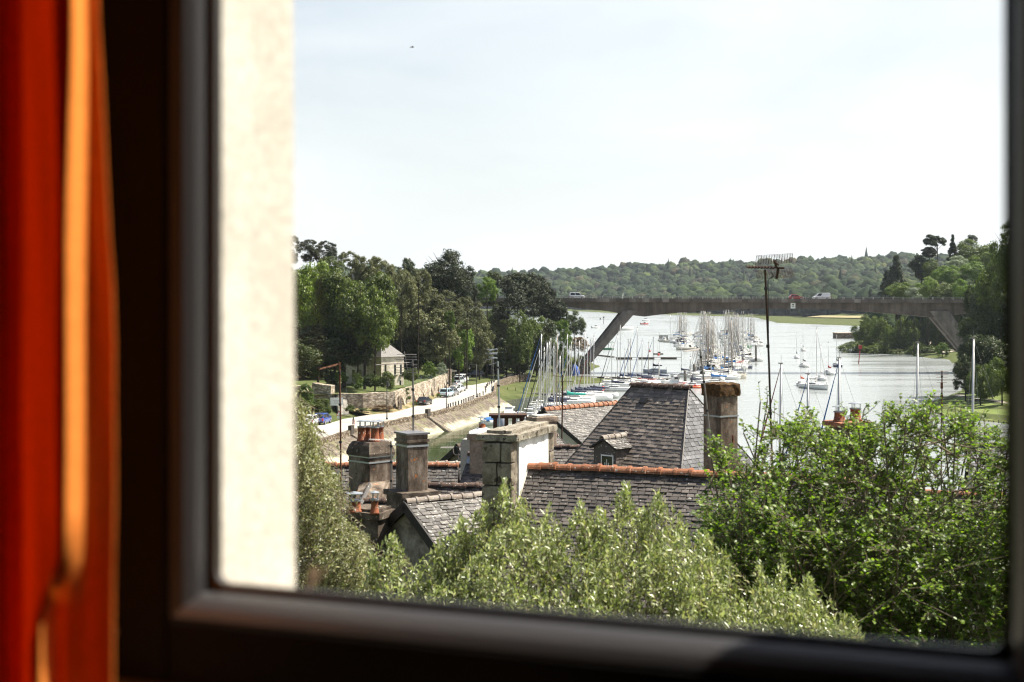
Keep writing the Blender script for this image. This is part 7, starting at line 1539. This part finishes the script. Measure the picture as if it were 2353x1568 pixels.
for k,(x,y0,hw_) in enumerate(((285,365,20),(355,352,22),(440,340,24),(513,337,26),(570,345,22),(688,340,36))):
    xa,ya=Z3(x,y0); skyline_tree('dark fir tree, %s from the left on the hill right of the aerial'%('first','second','third','fourth','fifth','sixth')[k],xa,ya,hw_/2.851*K*1.1,'cone','lf_dark',k%2)
# ------------------------------------------------------------------ near bushes, leaf by leaf
def blades(base,dirv,nor,ln,wd,rng,fold=.35):
    """folded leaf blades: base points, direction, face normal, length, width -> verts, tris"""
    n=len(base); side=unit(np.cross(dirv,nor)); nor=np.cross(side,dirv); m=base+dirv*(ln*.48)[:,None]; tip=base+dirv*ln[:,None]-nor*(ln*.10)[:,None]
    l=m+side*(wd*.5)[:,None]+nor*(wd*fold*.5)[:,None]; r=m-side*(wd*.5)[:,None]+nor*(wd*fold*.5)[:,None]
    v=np.stack([base,r,tip,l],1).reshape(-1,3); i=np.arange(n)*4
    f=np.concatenate([np.stack([i,i+1,i+2],1),np.stack([i,i+2,i+3],1)]); return v,f
def shoots(rng,tips,dirs,length,nleaf,ll,lw,spread,bend=.25,start=.1):
    """leafy shoots: leaves in a spiral along each shoot"""
    B=[];D=[];N_=[];LL=[];LW=[]; stems=[]
    for tip,dr,L_ in zip(tips,dirs,length):
        base=tip-dr*L_; sag=rng.normal(size=3)*bend*L_*.3; k=nleaf; f=np.linspace(start,1,k)+rng.uniform(-.01,.01,k); p=base+np.outer(f,dr*L_)+np.outer(np.sin(f*np.pi)*.5,sag)
        a=np.arange(k)*2.4+rng.uniform(0,6.28); u=np.cross(dr,[.3,.5,.8]); u/=np.linalg.norm(u); w_=np.cross(dr,u); rad=np.outer(np.cos(a),u)+np.outer(np.sin(a),w_)
        sp=spread*(1.1-.5*f)[:,None]+rng.uniform(-.15,.15,(k,1)); dv=unit(dr*(1-sp*.6)+rad*sp+rng.normal(size=(k,3))*.12); nv=unit(dr-rad*.3+rng.normal(size=(k,3))*.25)
        sz=rng.uniform(.5,1.25,k)*(1-.35*(f>.92)); B.append(p);D.append(dv);N_.append(nv);LL.append(ll*sz);LW.append(lw*sz*rng.uniform(.8,1.2,k)); stems.append((base,base+dr*L_*.5+sag*.5,tip))
    return np.concatenate(B),np.concatenate(D),np.concatenate(N_),np.concatenate(LL),np.concatenate(LW),stems
def stem_mesh(mb,stems,r0,r1,n=4):
    for a,b,c in stems: mb.tube([a,b,c],[r0,(r0+r1)/2,r1],n,cap=False)
def interp(pts,x): return np.interp(x,[p[0] for p in pts],[p[1] for p in pts])
def near_leaf(name,cols,trans,rough,spec,tint):
    return leafmat(name,cols,trans,rough,.05,tint,spec)
def Pv(px,py,d): return np.stack([(px-1176.5)/F*d,d,EYE-(py-680.)/F*d],-1)
BUSHES=dict(
 center=dict(seed=5,top=[(700,1390),(800,1330),(850,1275),(900,1240),(960,1270),(1010,1235),(1060,1180),(1110,1160),(1155,1105),(1195,1150),(1260,1165),(1330,1150),(1370,1175),(1435,1120),(1470,1170),(1510,1135),(1560,1180),(1620,1230),(1680,1275),(1740,1300),(1800,1290),(1850,1330),(1890,1385),(1940,1405),(1990,1440),(2040,1500)],
   x=(690,2030),d=(12.6,14.4),n=4600,nl=18,ll=.070,lw=.0255,L=(.28,.62),spread=.62,up=.9),
 left=dict(seed=9,top=None,x=(600,860),d=(14.6,16.2),n=2800,nl=22,ll=.054,lw=.0165,L=(.22,.5),spread=.75,up=.45))
m_c=near_leaf('leaf_grey_green',[(.10,.13,.045),(.20,.24,.09),(.34,.38,.17),(.46,.48,.29),(.40,.37,.16)],.30,.34,.7,(1.2,1.35,.6))
m_l=near_leaf('leaf_olive_tree',[(.09,.105,.045),(.20,.215,.095),(.33,.34,.18),(.48,.48,.32),(.36,.32,.13)],.22,.42,.5,(1.2,1.3,.6))
m_r=near_leaf('leaf_fresh_green',[(.04,.07,.010),(.085,.14,.016),(.15,.22,.026),(.22,.29,.045)],.48,.42,.42,(1.2,1.45,.45))
def bush(name,label,cfg,mat,ground,edge=None,cx=None):
    rng=np.random.default_rng(cfg['seed']); root=thing(name,label,'bush',ground); n=cfg['n']
    if edge is None:      # plumes of shoots with gaps between them
        npl=215; pxs=rng.uniform(*cfg['x'],npl); tp=interp(cfg['top'],pxs)+22; fr=rng.uniform(0,1,npl)**.85; fr[:34]=rng.uniform(0,.12,34); pys=tp+20+fr*(1590-tp); pd=cfg['d'][1]-np.clip((pys-1120)/480,0,1)*(cfg['d'][1]-cfg['d'][0])+rng.uniform(-.6,.7,npl)
        k=rng.integers(0,npl,n); x=pxs[k]+rng.normal(size=n)*24; top=interp(cfg['top'],x)-18; y=pys[k]+np.abs(rng.normal(size=n))*46-18; lead=rng.random(n)<.14; y=np.where(lead,y-rng.uniform(0,22,n),y); y=np.maximum(y,top+rng.uniform(0,14,n)); d=pd[k]+rng.normal(size=n)*.18+np.clip(np.abs(x-pxs[k])/60,0,1)*.25
        back=rng.random(n)<.22; d=np.where(back,d+rng.uniform(.3,.8,n),d); y=np.where(back,y+rng.uniform(10,50,n),y)
        ld=np.array([(852,1268),(905,1228),(1010,1225),(1058,1180),(1112,1150),(1158,1098),(1196,1140),(1262,1158),(1332,1142),(1378,1165),(1437,1108),(1475,1165),(1512,1128),(1562,1172),(1622,1222),(1662,1255),(1742,1285),(1800,1278),(1856,1320),(1945,1395)]); j=rng.integers(0,len(ld),n); il=rng.random(n)<.10; h=np.abs(rng.normal(size=n))*40; x=np.where(il,ld[j,0]+rng.normal(size=n)*(3+h*.22),x); y=np.where(il,ld[j,1]+h,y); d=np.where(il,cfg['d'][1]-.3+rng.normal(size=n)*.12,d)
        un=rng.random(n)<.08; x=np.where(un,rng.uniform(*cfg['x'],n),x); tu=interp(cfg['top'],x); y=np.where(un,tu+30+rng.random(n)*(1560-tu),y); d=np.where(un,cfg['d'][1]-np.clip((y-1120)/480,0,1)*(cfg['d'][1]-cfg['d'][0])+rng.uniform(.3,.9,n),d)
    else:
        y=rng.uniform(860,1600,n); ex=interp(edge,y); x=ex-np.abs(rng.normal(size=n))*(.55*(ex-560))*.7; lead=rng.random(n)<.15; x=np.where(lead,ex-rng.uniform(0,15,n),x); ok=x>560; x,y,ex,lead=x[ok],y[ok],ex[ok],lead[ok]; n=len(x); d=cfg['d'][0]+rng.uniform(0,1,n)*(cfg['d'][1]-cfg['d'][0])
    tips=Pv(x,y,d); 
    dirs=unit(np.stack([rng.normal(size=n)*.35+(.25 if edge is not None else 0),rng.normal(size=n)*.35-.2,np.full(n,cfg['up'])+rng.normal(size=n)*.2],-1)); L_=rng.uniform(*cfg['L'],n)*np.where(lead,1.25,1)
    B,D,N_,LL,LW,st=shoots(rng,tips,dirs,L_,cfg['nl'],cfg['ll'],cfg['lw'],cfg['spread'])
    v,f=blades(B,D,N_,LL,LW,rng); o=np_mesh('foliage',v,f,mat); sub(o,root)
    mb=MB(); stem_mesh(mb,st[::1],.0045,.0018,3); g=Vector(ground)
    rr=random.Random(cfg['seed'])
    for k in range(60):
        a,b,c=st[rr.randrange(len(st))]; a=Vector(a); m_=Vector((g.x+(a.x-g.x)*.45+rr.uniform(-.2,.2),g.y+(a.y-g.y)*.5,g.z+(a.z-g.z)*.55)); mb.tube([g+Vector((rr.uniform(-.3,.3),rr.uniform(-.2,.2),-.1)),m_,a],[.03,.018,.006],5)
    sub(mb.build('stems',M['twig']),root); return root
gc=Pv(np.array([1400.]),np.array([1560.]),np.array([13.8]))[0]; gz_=TH(gc[0],gc[1])
bush('pale_green_bush','broad pale grey green bush with upright shoots under the slate roof',BUSHES['center'],m_c,(gc[0],gc[1]+.3,gz_))
edge=[(860,640),(900,672),(930,690),(960,700),(990,722),(1010,742),(1030,718),(1060,742),(1090,775),(1120,782),(1150,765),(1200,796),(1230,850),(1255,838),(1290,846),(1330,840),(1370,860),(1600,880)]
gc=Pv(np.array([640.]),np.array([1600.]),np.array([15.4]))[0]
bush('olive_tree','olive leaved tree rising along the cream wall at the left',BUSHES['left'],m_l,(gc[0],gc[1],TH(gc[0],gc[1])),edge)
# the open leafy shrub on the right: arching branches carrying broad leaves
rng=np.random.default_rng(17); rr=random.Random(17)
top_r=[(1590,1230),(1620,1100),(1640,1010),(1660,1040),(1690,1020),(1720,965),(1752,885),(1775,930),(1800,975),(1840,965),(1862,945),(1890,1000),(1925,1010),(1938,925),(1952,1000),(1985,935),(2005,990),(2020,975),(2060,930),(2100,935),(2140,930),(2180,945),(2230,960),(2290,975),(2330,1020),(2420,1080)]
gR_=Pv(np.array([2040.]),np.array([1700.]),np.array([17.0]))[0]; gr=Vector((gR_[0],gR_[1],TH(gR_[0],gR_[1])))
rb=thing('leafy_shrub','large open leafy green shrub with arching branches at the right','bush',gr)
mb=MB(); LB=[];LD=[];LN=[];LS=[]
def cap_(t):
    px=1176.5+t.x/t.y*F; py=680-(t.z-EYE)/t.y*F; ty=float(interp(top_r,px))+6
    if py<ty: t.z-=(ty-py+rr.uniform(0,25))/F*t.y
    if px<1625: t.x+=(1625-px)/F*t.y
    return t
def leafy(p,dr,n,L_):
    dr=dr.normalized(); q=p+dr*L_; mb.tube([p,p.lerp(q,.5)+Vector((rr.gauss(0,.02),rr.gauss(0,.02),.01)),q],[.0055,.004,.002],3,cap=False)
    for k in range(n):
        f=(k+.6)/n; b=p.lerp(q,f); a=rr.uniform(0,6.28); s=Vector((math.cos(a),math.sin(a),rr.uniform(-.2,.5))); dv=(dr*.5+s).normalized(); LB.append(tuple(b)); LD.append(tuple(dv)); nv=Vector((rr.gauss(0,.35),rr.gauss(0,.35)-.15,1)).normalized(); LN.append(tuple(nv)); LS.append(rr.uniform(.6,1.15))
def grow(p,tip,r,lev):
    p,tip=Vector(p),cap_(Vector(tip)); ln=(tip-p).length; pts=[p]; n=5
    bow=Vector((rr.gauss(0,.05),rr.gauss(0,.05),.02))*ln
    for k in range(1,n+1): f=k/n; pts.append(p.lerp(tip,f)+bow*math.sin(f*math.pi)+Vector((rr.gauss(0,.012),rr.gauss(0,.012),rr.gauss(0,.012)))*ln*(k<n))
    mb.tube(pts,[r*(1-.72*k/n) for k in range(n+1)],5 if lev else 7,cap=False)
    ax=(tip-p).normalized()
    if lev<2:
        m=8 if lev==0 else 5
        for k in range(m):
            f=rr.uniform(.32,.97); i=min(n-1,int(f*n)); q=pts[i].lerp(pts[i+1],f*n-i); s=Vector((rr.gauss(0,1),rr.gauss(0,.8),rr.gauss(.25,.7))).normalized(); L2=ln*rr.uniform(.14,.30)*(1 if lev==0 else .95); grow(q,q+(ax*.8+s).normalized()*L2,r*.42,lev+1)
    else:
        pass
    if lev>=1:
        for k in range(5):
            f=rr.uniform(.25,1); i=min(n-1,int(f*n)); q=pts[i].lerp(pts[i+1],f*n-i); leafy(q,ax+Vector((rr.gauss(0,.7),rr.gauss(0,.7),rr.gauss(.1,.5))),rr.randint(4,6),rr.uniform(.10,.22))
    leafy(tip,ax,6,rr.uniform(.12,.26))
N_main=72
for k in range(N_main):
    px=1600+(k+.5)/N_main*800+rr.uniform(-10,10); ty=float(interp(top_r,px)); fr=0 if k%3==0 else rr.uniform(.12,.6)
    py=ty+fr*(1500-ty)+4; d=rr.uniform(15.6,18.2); tip=Vector(Pv(np.array([px]),np.array([py]),np.array([d]))[0]); base=gr+Vector((rr.uniform(-.9,.9)+(px-2040)*.0012,rr.uniform(-.5,.5),0))
    base=base.lerp(tip,.28) if False else base; grow(base,tip,.030,0)
# low inner growth that closes the lower part
for k in range(2300):
    px=rr.uniform(1640,2420); ty=float(interp(top_r,px)); py=rr.uniform(max(ty+150,1190),1600); d=rr.uniform(15.4,18.3); p=Vector(Pv(np.array([px]),np.array([py]),np.array([d]))[0])
    if px<1700+(1300-min(py,1300))*.0 and py>1330 and px<1900: d=17.8; p=Vector(Pv(np.array([px]),np.array([py]),np.array([d]))[0])
    for q in range(3): leafy(p+Vector((rr.gauss(0,.06),rr.gauss(0,.1),rr.gauss(0,.06))),Vector((rr.gauss(0,.7),rr.gauss(0,.7),rr.gauss(.5,.5))),6,rr.uniform(.14,.3))
B=np.array(LB);D=np.array(LD);N_=np.array(LN);S_=np.array(LS)
def broad(base,dirv,nor,ln,wd):
    n=len(base); side=unit(np.cross(dirv,nor)); nor=np.cross(side,dirv); e=lambda f,w_,h:base+dirv*(ln*f)[:,None]+side*(wd*w_)[:,None]+nor*(wd*h)[:,None]
    v=np.stack([base,e(.28,-.44,.12),e(.62,-.46,.10),e(1.0,0,-.12),e(.62,.46,.10),e(.28,.44,.12),e(.5,0,-.04)],1).reshape(-1,3); i=np.arange(n)*7
    f=np.concatenate([np.stack([i+a,i+b,i+6],1) for a,b in ((0,1),(1,2),(2,3),(3,4),(4,5),(5,0))]); return v,f
v,f=broad(B,D,N_,.054*S_,.045*S_); print('right leaves',len(B)); sub(np_mesh('foliage',v,f,m_r),rb); sub(mb.build('branches',M['twig']),rb)
# dried leaf on the sill
mb=MB(); o=W(.0,.30,21.485)
curl(mb,o,.045,.007,R(80),1.1,2.6); curl(mb,o+Vector((.006,.01,0)),.042,.008,R(25),.9,.15); curl(mb,o+Vector((.0,.0,-.01)),.05,.008,R(70),-.5,1.2)
lf_o=mb.build('blade',plain('dried_leaf_brown',(.20,.13,.085),.8,0,.2,.4,60)); lf_o.modifiers.new('t','SOLIDIFY').thickness=.0012; sub2(lf_o,dl)
mb=MB(); mb.tube([o+Vector((0,0,-.02)),o+Vector((.005,0,.02))],.003,5); sub2(mb.build('stalk',M['twig']),dl)
# a gull far up in the sky
q=P(947,109,160); gl_=thing('bird','small dark bird gliding high in the pale sky','bird',q,.5); 
mb=MB(); mb.loft([[(x,r*math.cos(2*math.pi*k/8),r*math.sin(2*math.pi*k/8)*.9+z) for k in range(8)] for x,r,z in ((-.26,.01,0),(-.16,.035,0),(0,.06,0),(.12,.045,.01),(.19,.035,.02),(.25,.012,.015))]); 
for s in (-1,1):
    mb.loft([[(.07-.02*a,s*y,z+.012),(-.07-b,s*y,z),(.07-.02*a,s*y,z-.006)] for y,z,a,b in ((.03,.0,0,.02),(.18,.10,0,.0),(.34,.085,1,-.02),(.50,.02,4,-.02))])
mb.loft([[(-.24,-.015,0),(-.24,.015,0),(-.24,0,.01)],[(-.36,-.06,0),(-.36,.06,0),(-.36,0,.008)]])
gb=fixn(mb.build('body',plain('gull_grey',(.10,.10,.11),.8),gl_,True)); mb=MB(); mb.lathe((.26,0,.012),[(.001,-.01),(.01,0),(.001,.01)],6); mb.build('beak',M['sign_red'],gl_)
# ------------------------------------------------------------------ air
mb=MB(); mb.box((300,1300,70),(3600,3200,152)); hz_=mb.build('haze',None); hz_.data.materials.clear()
t=NT('haze_air'); pv=t.n('ShaderNodeVolumePrincipled'); pv.inputs['Color'].default_value=(.80,.88,1,1); pv.inputs['Density'].default_value=.000045; pv.inputs['Anisotropy'].default_value=.2; t.l(pv.outputs[0],t.out.inputs['Volume']); hz_.data.materials.append(t.m); tag(hz_,kind='stuff')
